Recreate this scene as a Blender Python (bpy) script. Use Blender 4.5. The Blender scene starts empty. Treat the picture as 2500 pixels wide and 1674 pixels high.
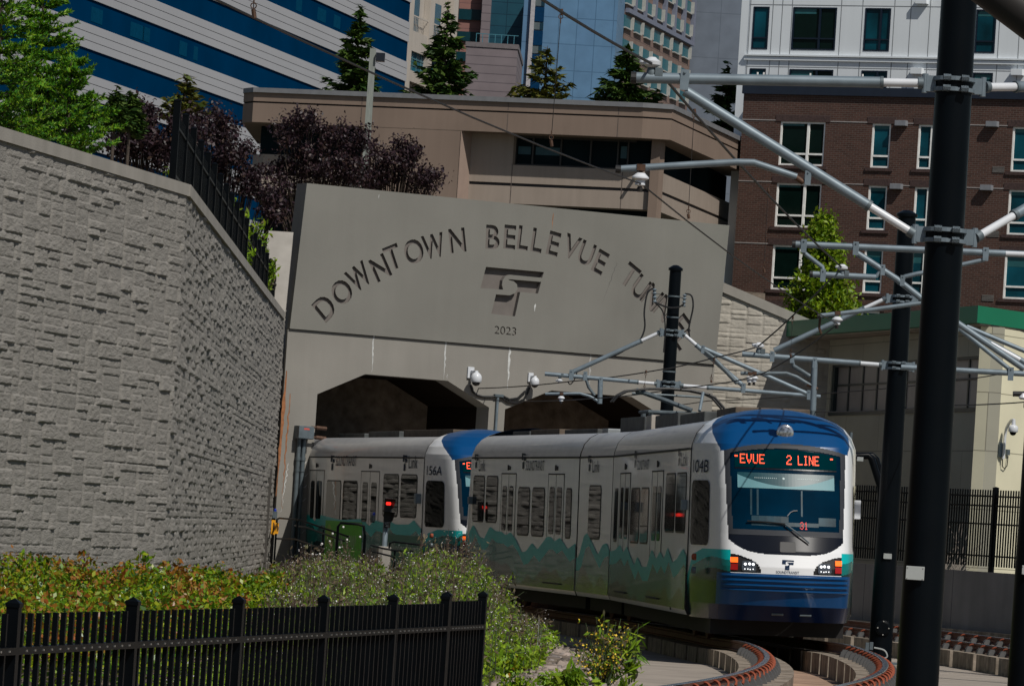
import bpy, bmesh, math, random
import numpy as np
from mathutils import Vector, Matrix
R = math.radians
SC = bpy.context.scene
COL = SC.collection
random.seed(7)

# ---------------------------------------------------------------- camera
FPX = 12500.0; ROLL = R(3.7); PITCH = math.atan(458 / FPX); CAM = Vector((0, 0, 1.5))
_F = Vector((0, math.cos(PITCH), math.sin(PITCH))); _U0 = Vector((0, -math.sin(PITCH), math.cos(PITCH))); _R0 = Vector((1, 0, 0))
_R = _R0 * math.cos(ROLL) + _U0 * math.sin(ROLL)
_U = _U0 * math.cos(ROLL) - _R0 * math.sin(ROLL)
cam_d = bpy.data.cameras.new('camera'); cam_d.lens = 180; cam_d.sensor_width = 36; cam_d.clip_start = 0.5; cam_d.clip_end = 5000
cam = bpy.data.objects.new('camera', cam_d); COL.objects.link(cam)
cam.matrix_world = Matrix(((_R.x, _U.x, -_F.x, CAM.x), (_R.y, _U.y, -_F.y, CAM.y), (_R.z, _U.z, -_F.z, CAM.z), (0, 0, 0, 1)))
SC.camera = cam

# ---------------------------------------------------------------- light
SUN_AZ = (0.559, -0.829); SUN_EL = R(51)
w = bpy.data.worlds.new('World'); SC.world = w; w.use_nodes = True
nt = w.node_tree; bg = nt.nodes['Background']
sky = nt.nodes.new('ShaderNodeTexSky'); sky.sky_type = 'NISHITA'; sky.sun_disc = False
sky.sun_elevation = SUN_EL; sky.sun_rotation = math.atan2(SUN_AZ[0], SUN_AZ[1]); sky.altitude = 50; sky.air_density = 1.0
nt.links.new(sky.outputs[0], bg.inputs[0]); bg.inputs[1].default_value = 0.05
sl = bpy.data.lights.new('sun', 'SUN'); sl.energy = 3.9; sl.angle = R(0.5); sl.color = (1.0, 0.955, 0.88)
so = bpy.data.objects.new('sun', sl); COL.objects.link(so)
sd = Vector((SUN_AZ[0] * math.cos(SUN_EL), SUN_AZ[1] * math.cos(SUN_EL), math.sin(SUN_EL)))
so.rotation_euler = sd.to_track_quat('Z', 'Y').to_euler(); so.location = (40, -40, 80)
SC.view_settings.view_transform = 'Standard'; SC.view_settings.look = 'None'
SC.view_settings.exposure = -0.02; SC.view_settings.gamma = 1.0

# ---------------------------------------------------------------- helpers
def ray(px, py):
    return _F * FPX + _R * (px - 1250) - _U * (py - 837)
def at(px, py, D):
    d = ray(px, py); return CAM + d * (D / d.y)

class Plane:
    """vertical plane through a point with a horizontal direction; local coords (s, n, z), n towards the viewer"""
    def __init__(s, px, py, D, dx, dy):
        p = at(px, py, D); s.O = Vector((p.x, p.y, 0)); s.d = Vector((dx, dy, 0)).normalized()
        n = Vector((s.d.y, -s.d.x, 0))
        if n.dot(CAM - s.O) < 0: n = -n
        s.n = n
    def hit(s, px, py):
        r = ray(px, py); t = (s.O - CAM).dot(s.n) / r.dot(s.n); p = CAM + r * t
        return (p - s.O).dot(s.d), p.z
    def P(s, a, n, z):
        return s.O + s.d * a + s.n * n + Vector((0, 0, z))

ORG = {}
def link(o, parent=None):
    COL.objects.link(o)
    if parent: o.parent = parent
    return o
def tag(o, label, cat, group=None, kind=None):
    if label: o['label'] = label
    if cat: o['category'] = cat
    if group: o['group'] = group
    if kind: o['kind'] = kind
    return o
def thing(name, label, cat, loc=(0, 0, 0), group=None):
    o = bpy.data.objects.new(name, None); COL.objects.link(o); o.location = loc; o.empty_display_size = 0.2
    ORG[o.name] = Vector(loc); return tag(o, label, cat, group)
def org(o):
    v = Vector((0, 0, 0))
    while o: v = v + o.location; o = o.parent
    return v
def copy_tree(o, parent=None):
    c = o.copy(); COL.objects.link(c)
    if parent: c.parent = parent
    for ch in [x for x in o.children]: copy_tree(ch, c)
    return c

class MB:
    def __init__(s, tr=None): s.v = []; s.f = []; s.m = []; s.tr = tr or (lambda a, b, c: Vector((a, b, c)))
    def add(s, vs, fs, mi=0, raw=False):
        o = len(s.v)
        s.v += [tuple(v) if raw else tuple(s.tr(*v)) for v in vs]
        for f in fs: s.f.append(tuple(i + o for i in f)); s.m.append(mi)
    def box(s, a, b, mi=0):
        x0, y0, z0 = a; x1, y1, z1 = b
        s.add([(x0,y0,z0),(x1,y0,z0),(x1,y1,z0),(x0,y1,z0),(x0,y0,z1),(x1,y0,z1),(x1,y1,z1),(x0,y1,z1)],
              [(3,2,1,0),(4,5,6,7),(0,1,5,4),(1,2,6,5),(2,3,7,6),(3,0,4,7)], mi)
    def prism(s, poly, c0, c1, axis=1, mi=0):
        """poly in 2 coords, extruded on the third (axis index)"""
        def mk(p, c):
            return (c, p[0], p[1]) if axis == 0 else ((p[0], c, p[1]) if axis == 1 else (p[0], p[1], c))
        n = len(poly)
        s.add([mk(p, c0) for p in poly] + [mk(p, c1) for p in poly],
              [tuple(range(n))[::-1], tuple(range(n, 2 * n))] + [(i, (i + 1) % n, n + (i + 1) % n, n + i) for i in range(n)], mi)
    def tube(s, pts, r, seg=8, mi=0, r1=None, cap=True):
        pts = [Vector(p) if s.tr is None else s.tr(*p) for p in pts]
        n = len(pts); rings = []; prev = None
        for i, p in enumerate(pts):
            t = (pts[min(i + 1, n - 1)] - pts[max(i - 1, 0)])
            t = t.normalized() if t.length > 1e-9 else Vector((0, 0, 1))
            up = prev if prev is not None else (Vector((0, 0, 1)) if abs(t.z) < 0.9 else Vector((1, 0, 0)))
            a = (up - t * up.dot(t))
            a = a.normalized() if a.length > 1e-6 else t.orthogonal().normalized()
            prev = a; b = t.cross(a)
            rr = r if r1 is None else r + (r1 - r) * i / max(1, n - 1)
            rings.append([p + a * (rr * math.cos(2 * math.pi * k / seg)) + b * (rr * math.sin(2 * math.pi * k / seg)) for k in range(seg)])
        vs = [v for rg in rings for v in rg]; fs = []
        for i in range(n - 1):
            for k in range(seg):
                k2 = (k + 1) % seg; fs.append((i * seg + k, i * seg + k2, (i + 1) * seg + k2, (i + 1) * seg + k))
        if cap: fs.append(tuple(range(seg))[::-1]); fs.append(tuple((n - 1) * seg + k for k in range(seg)))
        s.add(vs, fs, mi, raw=True)
    def lathe(s, c, axis, prof, seg=16, mi=0):
        """prof: list of (r, h) along axis from c, world coords"""
        c = Vector(c); ax = Vector(axis).normalized(); a = ax.orthogonal().normalized(); b = ax.cross(a)
        vs = []; fs = []
        for r, h in prof:
            for k in range(seg):
                t = 2 * math.pi * k / seg; vs.append(c + ax * h + a * (r * math.cos(t)) + b * (r * math.sin(t)))
        for i in range(len(prof) - 1):
            for k in range(seg):
                k2 = (k + 1) % seg; fs.append((i * seg + k, i * seg + k2, (i + 1) * seg + k2, (i + 1) * seg + k))
        fs.append(tuple(range(seg))[::-1]); fs.append(tuple((len(prof) - 1) * seg + k for k in range(seg)))
        s.add(vs, fs, mi, raw=True)
    def build(s, name, mats, parent=None, label=None, smooth=False, uvp=None, fix=True, bevel=0):
        if not isinstance(mats, (list, tuple)): mats = [mats]
        me = bpy.data.meshes.new(name); o0 = org(parent) if parent else Vector((0, 0, 0))
        me.from_pydata([(x - o0.x, y - o0.y, z - o0.z) for x, y, z in s.v], [], s.f)
        for m in mats: me.materials.append(m)
        me.polygons.foreach_set('material_index', s.m)
        if fix:
            bm = bmesh.new(); bm.from_mesh(me); bmesh.ops.recalc_face_normals(bm, faces=bm.faces)
            if bevel: bmesh.ops.bevel(bm, geom=list(bm.edges), offset=bevel, segments=2, affect='EDGES', profile=0.7)
            bm.to_mesh(me); bm.free()
        if uvp:
            uv = me.uv_layers.new(name='uv').data
            for p in me.polygons:
                for li in p.loop_indices:
                    co = me.vertices[me.loops[li].vertex_index].co + o0 - uvp.O
                    sx = co.dot(uvp.d) if abs(p.normal.dot(uvp.d)) < 0.7 else co.dot(uvp.n)
                    uv[li].uv = (sx, co.z)
        if smooth:
            me.polygons.foreach_set('use_smooth', [True] * len(me.polygons))
            try: me.set_sharp_from_angle(angle=R(40))
            except Exception: pass
        me.update()
        o = bpy.data.objects.new(name, me); link(o, parent)
        if label: o['label'] = label
        return o

def mesh_np(name, V, F, mats, parent=None, mi=None, smooth=False):
    me = bpy.data.meshes.new(name); V = np.asarray(V, np.float32); F = np.asarray(F, np.int32)
    if parent is not None:
        V = V - np.array(org(parent), np.float32)
    k = F.shape[1]; me.vertices.add(len(V)); me.vertices.foreach_set('co', V.ravel())
    me.loops.add(F.size); me.loops.foreach_set('vertex_index', F.ravel())
    me.polygons.add(len(F)); me.polygons.foreach_set('loop_start', np.arange(0, F.size, k, dtype=np.int32))
    try: me.polygons.foreach_set('loop_total', np.full(len(F), k, np.int32))
    except Exception: pass
    if not isinstance(mats, (list, tuple)): mats = [mats]
    for m in mats: me.materials.append(m)
    if mi is not None: me.polygons.foreach_set('material_index', np.asarray(mi, np.int32))
    if smooth: me.polygons.foreach_set('use_smooth', np.ones(len(F), bool))
    me.update(calc_edges=True); me.validate()
    return link(bpy.data.objects.new(name, me), parent)

# ---------------------------------------------------------------- materials
def mat(name, col, rough=0.6, metal=0.0, var=0.12, scale=3.0, bump=0.0, bscale=40.0, spec=0.4, coat=0.0, emit=0.0, stain=0.0, island=0.0, cols=None, trans=0.0, aniso=None):
    m = bpy.data.materials.new(name); m.use_nodes = True; t = m.node_tree; N = t.nodes; L = t.links; b = N['Principled BSDF']
    b.inputs['Roughness'].default_value = rough; b.inputs['Metallic'].default_value = metal
    b.inputs['Specular IOR Level'].default_value = spec
    if coat: b.inputs['Coat Weight'].default_value = coat; b.inputs['Coat Roughness'].default_value = 0.03
    c = (*col, 1)
    if emit:
        b.inputs['Emission Color'].default_value = c; b.inputs['Emission Strength'].default_value = emit
        b.inputs['Base Color'].default_value = c; return m
    tc = N.new('ShaderNodeTexCoord'); src = tc.outputs['Object']
    if aniso:
        mp = N.new('ShaderNodeMapping'); mp.inputs['Scale'].default_value = aniso; L.new(src, mp.inputs[0]); src = mp.outputs[0]
    if island or cols:
        g = N.new('ShaderNodeNewGeometry'); cr = N.new('ShaderNodeValToRGB'); cs = cols or [[x * (1 - island) for x in col], [min(1, x * (1 + island)) for x in col]]
        while len(cr.color_ramp.elements) < len(cs): cr.color_ramp.elements.new(0.5)
        for i, e in enumerate(cr.color_ramp.elements): e.position = i / (len(cs) - 1); e.color = (*cs[i], 1)
        L.new(g.outputs['Random Per Island'], cr.inputs[0]); out = cr.outputs[0]
    else:
        n = N.new('ShaderNodeTexNoise'); n.inputs['Scale'].default_value = scale; n.inputs['Detail'].default_value = 6; L.new(src, n.inputs['Vector'])
        cr = N.new('ShaderNodeValToRGB'); cr.color_ramp.elements[0].position = 0.3; cr.color_ramp.elements[1].position = 0.7
        cr.color_ramp.elements[0].color = (*[x * (1 - var) for x in col], 1); cr.color_ramp.elements[1].color = (*[min(1, x * (1 + var)) for x in col], 1)
        L.new(n.outputs['Fac'], cr.inputs[0]); out = cr.outputs[0]
    if stain:
        mp = N.new('ShaderNodeMapping'); mp.inputs['Scale'].default_value = (2.2, 2.2, 0.18); L.new(tc.outputs['Object'], mp.inputs[0])
        n2 = N.new('ShaderNodeTexNoise'); n2.inputs['Scale'].default_value = 1.6; n2.inputs['Detail'].default_value = 5; L.new(mp.outputs[0], n2.inputs['Vector'])
        r2 = N.new('ShaderNodeValToRGB'); r2.color_ramp.elements[0].position = 0.35; r2.color_ramp.elements[1].position = 0.75
        r2.color_ramp.elements[0].color = (1, 1, 1, 1); r2.color_ramp.elements[1].color = (1 - stain, 1 - stain, 1 - stain * 1.05, 1)
        L.new(n2.outputs['Fac'], r2.inputs[0]); mx = N.new('ShaderNodeMixRGB'); mx.blend_type = 'MULTIPLY'; mx.inputs[0].default_value = 1
        L.new(out, mx.inputs[1]); L.new(r2.outputs[0], mx.inputs[2]); out = mx.outputs[0]
    L.new(out, b.inputs['Base Color'])
    if bump:
        n3 = N.new('ShaderNodeTexNoise'); n3.inputs['Scale'].default_value = bscale; n3.inputs['Detail'].default_value = 8; L.new(src, n3.inputs['Vector'])
        bp = N.new('ShaderNodeBump'); bp.inputs['Strength'].default_value = bump; bp.inputs['Distance'].default_value = 0.02
        L.new(n3.outputs['Fac'], bp.inputs['Height']); L.new(bp.outputs[0], b.inputs['Normal'])
    if trans:
        tl = N.new('ShaderNodeBsdfTranslucent'); L.new(out, tl.inputs[0]); ms = N.new('ShaderNodeMixShader'); ms.inputs[0].default_value = trans
        L.new(b.outputs[0], ms.inputs[1]); L.new(tl.outputs[0], ms.inputs[2]); L.new(ms.outputs[0], N['Material Output'].inputs[0])
    return m
def brickmat(name, c1, c2, mortar, bw, bh, ms, off=0.5, rough=0.8, bump=0.5):
    m = bpy.data.materials.new(name); m.use_nodes = True; t = m.node_tree; N = t.nodes; L = t.links; b = N['Principled BSDF']; b.inputs['Roughness'].default_value = rough
    b.inputs['Specular IOR Level'].default_value = 0.25
    uv = N.new('ShaderNodeTexCoord'); br = N.new('ShaderNodeTexBrick'); L.new(uv.outputs['UV'], br.inputs['Vector'])
    br.inputs['Color1'].default_value = (*c1, 1); br.inputs['Color2'].default_value = (*c2, 1); br.inputs['Mortar'].default_value = (*mortar, 1)
    br.inputs['Scale'].default_value = 1; br.inputs['Brick Width'].default_value = bw; br.inputs['Row Height'].default_value = bh; br.inputs['Mortar Size'].default_value = ms; br.offset = off
    n = N.new('ShaderNodeTexNoise'); n.inputs['Scale'].default_value = 0.5; n.inputs['Detail'].default_value = 6; L.new(uv.outputs['UV'], n.inputs['Vector'])
    r2 = N.new('ShaderNodeValToRGB'); r2.color_ramp.elements[0].color = (0.72, 0.72, 0.72, 1); r2.color_ramp.elements[1].color = (1.2, 1.2, 1.2, 1); L.new(n.outputs['Fac'], r2.inputs[0])
    mx = N.new('ShaderNodeMixRGB'); mx.blend_type = 'MULTIPLY'; mx.inputs[0].default_value = 1; L.new(br.outputs['Color'], mx.inputs[1]); L.new(r2.outputs[0], mx.inputs[2]); L.new(mx.outputs[0], b.inputs['Base Color'])
    bp = N.new('ShaderNodeBump'); bp.inputs['Strength'].default_value = bump; bp.inputs['Distance'].default_value = 0.01; bp.invert = True
    L.new(br.outputs['Fac'], bp.inputs['Height']); L.new(bp.outputs[0], b.inputs['Normal'])
    return m

M = {}
M['stone'] = mat('stone', (0.225, 0.213, 0.195), 0.85, var=0.10, scale=0.15, bump=0.7, bscale=1.0, spec=0.15, aniso=(40, 22, 60))
M['cap'] = mat('cap_concrete', (0.29, 0.272, 0.245), 0.8, var=0.1, scale=1.5, bump=0.15, stain=0.15, spec=0.2)
M['portal_up'] = mat('portal_concrete_upper', (0.178, 0.174, 0.157), 0.85, var=0.09, scale=0.4, bump=0.12, bscale=25, stain=0.04, spec=0.15)
M['portal_lo'] = mat('portal_concrete_lower', (0.23, 0.219, 0.198), 0.85, var=0.1, scale=0.5, bump=0.15, bscale=25, stain=0.06, spec=0.15)
M['engrave'] = mat('engraved_concrete', (0.15, 0.135, 0.125), 0.9, var=0.1, spec=0.1)
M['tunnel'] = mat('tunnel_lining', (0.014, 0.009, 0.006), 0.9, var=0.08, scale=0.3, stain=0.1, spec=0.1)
M['slab'] = mat('slab_concrete', (0.27, 0.235, 0.20), 0.85, var=0.16, scale=1.2, bump=0.3, bscale=14, spec=0.2)
M['slab_rust'] = mat('slab_rust_stained', (0.30, 0.20, 0.14), 0.85, var=0.3, scale=1.5, bump=0.3, bscale=14, spec=0.2)
M['plinth'] = mat('plinth_concrete', (0.27, 0.225, 0.18), 0.85, var=0.35, scale=5, bump=0.5, bscale=14, stain=0.6, spec=0.2)
M['concrete'] = mat('concrete', (0.22, 0.21, 0.20), 0.85, var=0.12, scale=1.0, bump=0.2, stain=0.15, spec=0.2)
M['rust'] = mat('rust', (0.23, 0.052, 0.022), 0.8, var=0.5, scale=20, bump=0.3)
M['railside'] = mat('rail_side', (0.11, 0.045, 0.028), 0.7, var=0.3, scale=6, bump=0.2)
M['railtop'] = mat('rail_running_surface', (0.30, 0.30, 0.31), 0.22, metal=0.9, var=0.15, scale=3)
M['steelgrey'] = mat('cast_shoulder', (0.10, 0.10, 0.10), 0.6, metal=0.3, var=0.2, scale=10)
M['soil'] = mat('soil', (0.15, 0.12, 0.095), 0.95, var=0.35, scale=4, bump=1.0, bscale=12, spec=0.1)
M['rubble'] = mat('rubble_stones', (0.24, 0.2, 0.17), 0.9, spec=0.15, cols=[(0.13, 0.11, 0.095), (0.22, 0.18, 0.15), (0.33, 0.27, 0.235), (0.2, 0.18, 0.17)])
M['ground'] = mat('ground', (0.09, 0.09, 0.07), 0.95, var=0.3, scale=0.5)
M['black'] = mat('black_paint', (0.0022, 0.003, 0.004), 0.35, var=0.2, scale=4, spec=0.07)
M['polemat'] = mat('black_powder_coat', (0.0022, 0.0035, 0.005), 0.30, var=0.15, scale=2, spec=0.09)
M['galv'] = mat('galvanised_steel', (0.155, 0.195, 0.225), 0.5, metal=0.25, var=0.15, scale=6)
M['galvd'] = mat('galvanised_dull', (0.10, 0.125, 0.14), 0.55, metal=0.3, var=0.2, scale=8)
M['insul'] = mat('white_porcelain', (0.55, 0.57, 0.60), 0.3, var=0.05)
M['wire'] = mat('copper_wire_weathered', (0.017, 0.014, 0.013), 0.6, metal=0.1, var=0.2)
M['brass'] = mat('rusty_fitting', (0.075, 0.04, 0.025), 0.6, metal=0.4, var=0.3, scale=20)
M['plate'] = mat('metal_plate', (0.36, 0.38, 0.37), 0.45, metal=0.3, var=0.1)
M['bolt'] = mat('shiny_bolt', (0.7, 0.7, 0.7), 0.2, metal=0.9)

# value noise on arrays
def vnoise(x, y, seed):
    rs = np.random.RandomState(seed); G = rs.rand(257, 257)
    xi = np.floor(x).astype(int); yi = np.floor(y).astype(int); fx = x - xi; fy = y - yi
    fx = fx * fx * (3 - 2 * fx); fy = fy * fy * (3 - 2 * fy); xi %= 256; yi %= 256
    return (G[xi, yi] * (1 - fx) + G[xi + 1, yi] * fx) * (1 - fy) + (G[xi, yi + 1] * (1 - fx) + G[xi + 1, yi + 1] * fx) * fy

def ashlar(name, path, zb, topf, cw, ch, ds, dz, parent, m, relief=0.06, seed=1, wch=(2, 3, 4), hch=(1, 2, 2, 3), rnx=5.0, rnz=9.0, dlk=0.35, jw=0.022, kn=1.0):
    """split-face stone relief over a plan path [(x,y)...]; topf(s) = height of the top"""
    P = [Vector((a, b, 0)) for a, b in path]; L = sum((P[i + 1] - P[i]).length for i in range(len(P) - 1))
    S = np.arange(0, L + ds * 0.5, ds); S[-1] = L; ztop = max(topf(s) for s in S); Z = np.arange(zb, ztop + dz, dz)
    nc = int(L / cw) + 3; nr = int((ztop - zb) / ch) + 4; own = -np.ones((nr, nc), int); rs = random.Random(seed); st = []
    for r in range(nr):
        for c in range(nc):
            if own[r, c] >= 0: continue
            wd = rs.choice(wch); ht = rs.choice(hch); k = 1
            while k < wd and c + k < nc and own[r, c + k] < 0: k += 1
            ht = min(ht, nr - r); own[r:r + ht, c:c + k] = len(st); st.append((c * cw, (c + k) * cw, zb + r * ch, zb + (r + ht) * ch, rs.random(), rs.random() * 40, rs.uniform(-1, 1)))
    st = np.array(st); SS, ZZ = np.meshgrid(S, Z, indexing='ij')
    ids = own[np.clip(((ZZ - zb) / ch).astype(int), 0, nr - 1), np.clip((SS / cw).astype(int), 0, nc - 1)]
    a = st[ids]; dl = np.minimum(SS - a[..., 0], a[..., 1] - SS) * 0.8; db = ZZ - a[..., 2]; dt = a[..., 3] - ZZ
    d = np.minimum(np.minimum(dl * dlk, db * 1.8), dt); pil = np.clip(d / jw, 0, 1) ** 0.5
    rough = vnoise(SS * rnx + a[..., 5], ZZ * rnz + a[..., 5], seed) * 0.4 + vnoise(SS * rnx * 2.7, ZZ * rnz * 2.5 + a[..., 5], seed + 1) * 0.35 + vnoise(SS * rnx * 6, ZZ * rnz * 5, seed + 2) * 0.25
    tilt = 1 - 0.55 * np.clip((ZZ - a[..., 2]) / (a[..., 3] - a[..., 2]), 0, 1) * (0.5 + 0.5 * a[..., 6])
    pr = np.where(a[..., 4] > 0.62, 0.75 + 0.25 * a[..., 6], 0.18 + 0.5 * a[..., 4]); H = relief * pil * pr * tilt * (0.72 + 0.5 * rough) + 0.016 * kn * rough * pil
    xs = np.zeros_like(S); ys = np.zeros_like(S); nx = np.zeros_like(S); ny = np.zeros_like(S); acc = 0
    for i in range(len(P) - 1):
        seg = P[i + 1] - P[i]; l = seg.length; u = seg / l; n = Vector((u.y, -u.x, 0))
        if n.dot(CAM - P[i]) < 0: n = -n
        msk = (S >= acc - 1e-6) & (S <= acc + l + 1e-6); t = S[msk] - acc
        xs[msk] = P[i].x + u.x * t; ys[msk] = P[i].y + u.y * t; nx[msk] = n.x; ny[msk] = n.y; acc += l
    T = np.array([topf(s) for s in S])[:, None]; ZC = np.minimum(ZZ, T)
    H = np.where(ZZ > T, 0.0, H)
    V = np.stack([xs[:, None] + nx[:, None] * H, ys[:, None] + ny[:, None] * H, ZC], -1).reshape(-1, 3)
    ni, nj = len(S), len(Z); I, J = np.meshgrid(np.arange(ni - 1), np.arange(nj - 1), indexing='ij')
    keep = ~((ZZ[:-1, :-1] > T[:-1]) & (ZZ[1:, :-1] > T[1:])); I = I[keep]; J = J[keep]
    F = np.stack([I * nj + J, (I + 1) * nj + J, (I + 1) * nj + J + 1, I * nj + J + 1], -1)
    return mesh_np(name, V, F, m, parent)

def wall_holes(pl, s0, s1, z0, z1, holes, rev, thick, name, m, parent, n=0.0):
    """facade sheet with real openings (holes = [(s0,s1,z0,z1)]) and reveals, closed behind by thickness"""
    mb = MB(pl.P); xs = sorted({s0, s1, *[h[0] for h in holes], *[h[1] for h in holes]}); zs = sorted({z0, z1, *[h[2] for h in holes], *[h[3] for h in holes]})
    xs = [x for x in xs if s0 <= x <= s1]; zs = [z for z in zs if z0 <= z <= z1]
    for i in range(len(xs) - 1):
        for j in range(len(zs) - 1):
            cx = (xs[i] + xs[i + 1]) / 2; cz = (zs[j] + zs[j + 1]) / 2
            if any(h[0] < cx < h[1] and h[2] < cz < h[3] for h in holes): continue
            mb.add([(xs[i], n, zs[j]), (xs[i + 1], n, zs[j]), (xs[i + 1], n, zs[j + 1]), (xs[i], n, zs[j + 1])], [(0, 1, 2, 3)])
    for a, b, c, d in holes:
        a = max(a, s0); b = min(b, s1); c = max(c, z0); d = min(d, z1)
        for q in (((a, c), (a, d)), ((b, c), (b, d)), ((a, c), (b, c)), ((a, d), (b, d))):
            (p, r), (t, u) = q; mb.add([(p, n, r), (t, n, u), (t, n - rev, u), (p, n - rev, r)], [(0, 1, 2, 3)])
    mb.add([(s0, n, z0), (s0, n - thick, z0), (s0, n - thick, z1), (s0, n, z1)], [(0, 1, 2, 3)])
    mb.add([(s1, n, z0), (s1, n - thick, z0), (s1, n - thick, z1), (s1, n, z1)], [(0, 1, 2, 3)])
    mb.add([(s0, n - thick, z0), (s1, n - thick, z0), (s1, n - thick, z1), (s0, n - thick, z1)], [(0, 1, 2, 3)])
    mb.add([(s0, n, z1), (s1, n, z1), (s1, n - thick, z1), (s0, n - thick, z1)], [(0, 1, 2, 3)])
    return mb.build(name, m, parent, uvp=pl, fix=False)

_txt = {}
def text2d(s, extrude=0.0, size=1.0, off=0.0):
    cu = bpy.data.curves.new('t', 'FONT'); cu.body = s; cu.align_x = 'CENTER'; cu.align_y = 'CENTER'; cu.size = size; cu.extrude = extrude; cu.resolution_u = 4; cu.offset = off
    o = bpy.data.objects.new('t', cu); COL.objects.link(o); dg = bpy.context.evaluated_depsgraph_get(); e = o.evaluated_get(dg); me = e.to_mesh()
    v = [tuple(x.co) for x in me.vertices]; f = [tuple(p.vertices) for p in me.polygons]; e.to_mesh_clear()
    bpy.data.objects.remove(o); bpy.data.curves.remove(cu)
    xs = [p[0] for p in v]; ys = [p[1] for p in v]; cx = (min(xs) + max(xs)) / 2; cy = (min(ys) + max(ys)) / 2
    return [(a - cx, b - cy, c) for a, b, c in v], f, max(xs) - min(xs), max(ys) - min(ys)

# ---------------------------------------------------------------- track alignment (s = distance beyond the tangent point)
def track_pt(s, off=0.0, z=0.0, cant=0.045):
    q = min(1.0, max(0.0, (9.0 - s) / 13.0)); z = z + 0.12 * q * q * (3 - 2 * q)
    Rr = 130.0; s1 = 28.0
    if s < -4.0:
        th = (s + 4.0) / 138.0; x = 4.52 - 138 * (1 - math.cos(th)); y = 74 + 138 * math.sin(th)
    elif s < 0:
        th = 0.0; x = 4.52; y = 78 + s
    elif s <= s1:
        th = s / Rr + 0.0067 * math.sin(math.pi * s / s1); x = 4.52 - Rr * (1 - math.cos(s / Rr)) - 0.06 * (1 - math.cos(math.pi * s / s1)); y = 78 + Rr * math.sin(s / Rr)
    else:
        th1 = s1 / Rr; u = s - s1; n = max(1, int(u)); x = 4.4 - Rr * (1 - math.cos(th1)); y = 78 + Rr * math.sin(th1)
        for i in range(n):
            th = th1 + min(0.05, (u * (i + 0.5) / n) / 500); x -= math.sin(th) * u / n; y += math.cos(th) * u / n
        th = th1 + min(0.05, u / 500)
    return Vector((x + off * math.cos(th), y + off * math.sin(th), z + off * cant * (1 if abs(off) < 3 else 0))), th
# ================================================================ SETTING
def sheet(name, x0, x1, y0, y1, z, m, kind='structure'):
    o = MB(); o.box((x0, y0, z - 0.3), (x1, y1, z)); q = o.build(name, m); q['kind'] = kind; return q
sheet('ground', -1500, 1500, -200, 2500, -0.75, M['ground'])

# concrete track slab following both tracks
mb = MB(); SV = [-55 + i * 1.5 for i in range(78)]
offs = [-2.45, -1.0, 1.0, 2.4, 4.9, 6.9, 9.0]; vs = []; fs = []; ms = []
for s in SV:
    for o in offs: vs.append(track_pt(s, o, -0.45, 0)[0])
no = len(offs)
for i in range(len(SV) - 1):
    for j in range(no - 1):
        fs.append((i * no + j, i * no + j + 1, (i + 1) * no + j + 1, (i + 1) * no + j)); ms.append(1 if j in (1, 4) else 0)
k = len(vs); 
for s in SV: vs.append(track_pt(s, offs[0], -0.9, 0)[0])
for i in range(len(SV) - 1): fs.append((i * no, (i + 1) * no, k + i + 1, k + i)); ms.append(0)
mb.v = [tuple(v) for v in vs]; mb.f = fs; mb.m = ms
o = mb.build('track_slab', [M['slab'], M['slab_rust']]); o['kind'] = 'structure'
# slab joints
mb = MB()
for s in range(-40, 50, 5):
    p0, th = track_pt(s, -2.44, -0.446, 0); p1, _ = track_pt(s, 8.9, -0.446, 0); d = Vector((-math.sin(th), math.cos(th), 0)) * 0.012
    mb.add([p0 - d, p1 - d, p1 + d, p0 + d], [(0, 1, 2, 3)])
o = mb.build('slab_joint', mat('joint_dark', (0.05, 0.045, 0.04), 0.9), fix=False); o['kind'] = 'structure'

# planting bank between the left wall and the slab
WALL = [(-8.1, 58.0), (-4.86, 74.0), (-5.59, 125.0)]
def wall_x(y):
    if y < 74: return -4.86 + (y - 74) * (3.24 / 16)
    return -4.86 - (y - 74) * 0.73 / 51
YS = np.arange(18, 128, 0.33); nU = 46; V = []
edge = {}
for y in YS:
    sE = 0
    for _ in range(12):
        p, th = track_pt(sE, -2.45); sE += (y - p.y)
    xe = p.x if y < 124 else p.x; xl = min(wall_x(y) - 0.3, xe - 3) if y > 58 else -9
    for j in range(nU):
        t = j / (nU - 1); x = xl + (xe - xl) * t
        V.append((x, y, -0.30 - 0.22 * max(0, (t - 0.75) / 0.25) ** 1.5))
V = np.array(V); V[:, 2] += (vnoise(V[:, 0] * 1.3 + 50, V[:, 1] * 0.9, 3) - 0.5) * 0.16 + (vnoise(V[:, 0] * 6 + 50, V[:, 1] * 5, 4) - 0.5) * 0.07
nY = len(YS); I, J = np.meshgrid(np.arange(nY - 1), np.arange(nU - 1), indexing='ij'); I = I.ravel(); J = J.ravel()
o = mesh_np('planting_bank', V, np.stack([I * nU + J, I * nU + J + 1, (I + 1) * nU + J + 1, (I + 1) * nU + J], -1), M['soil'], smooth=True); o['kind'] = 'structure'
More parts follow.
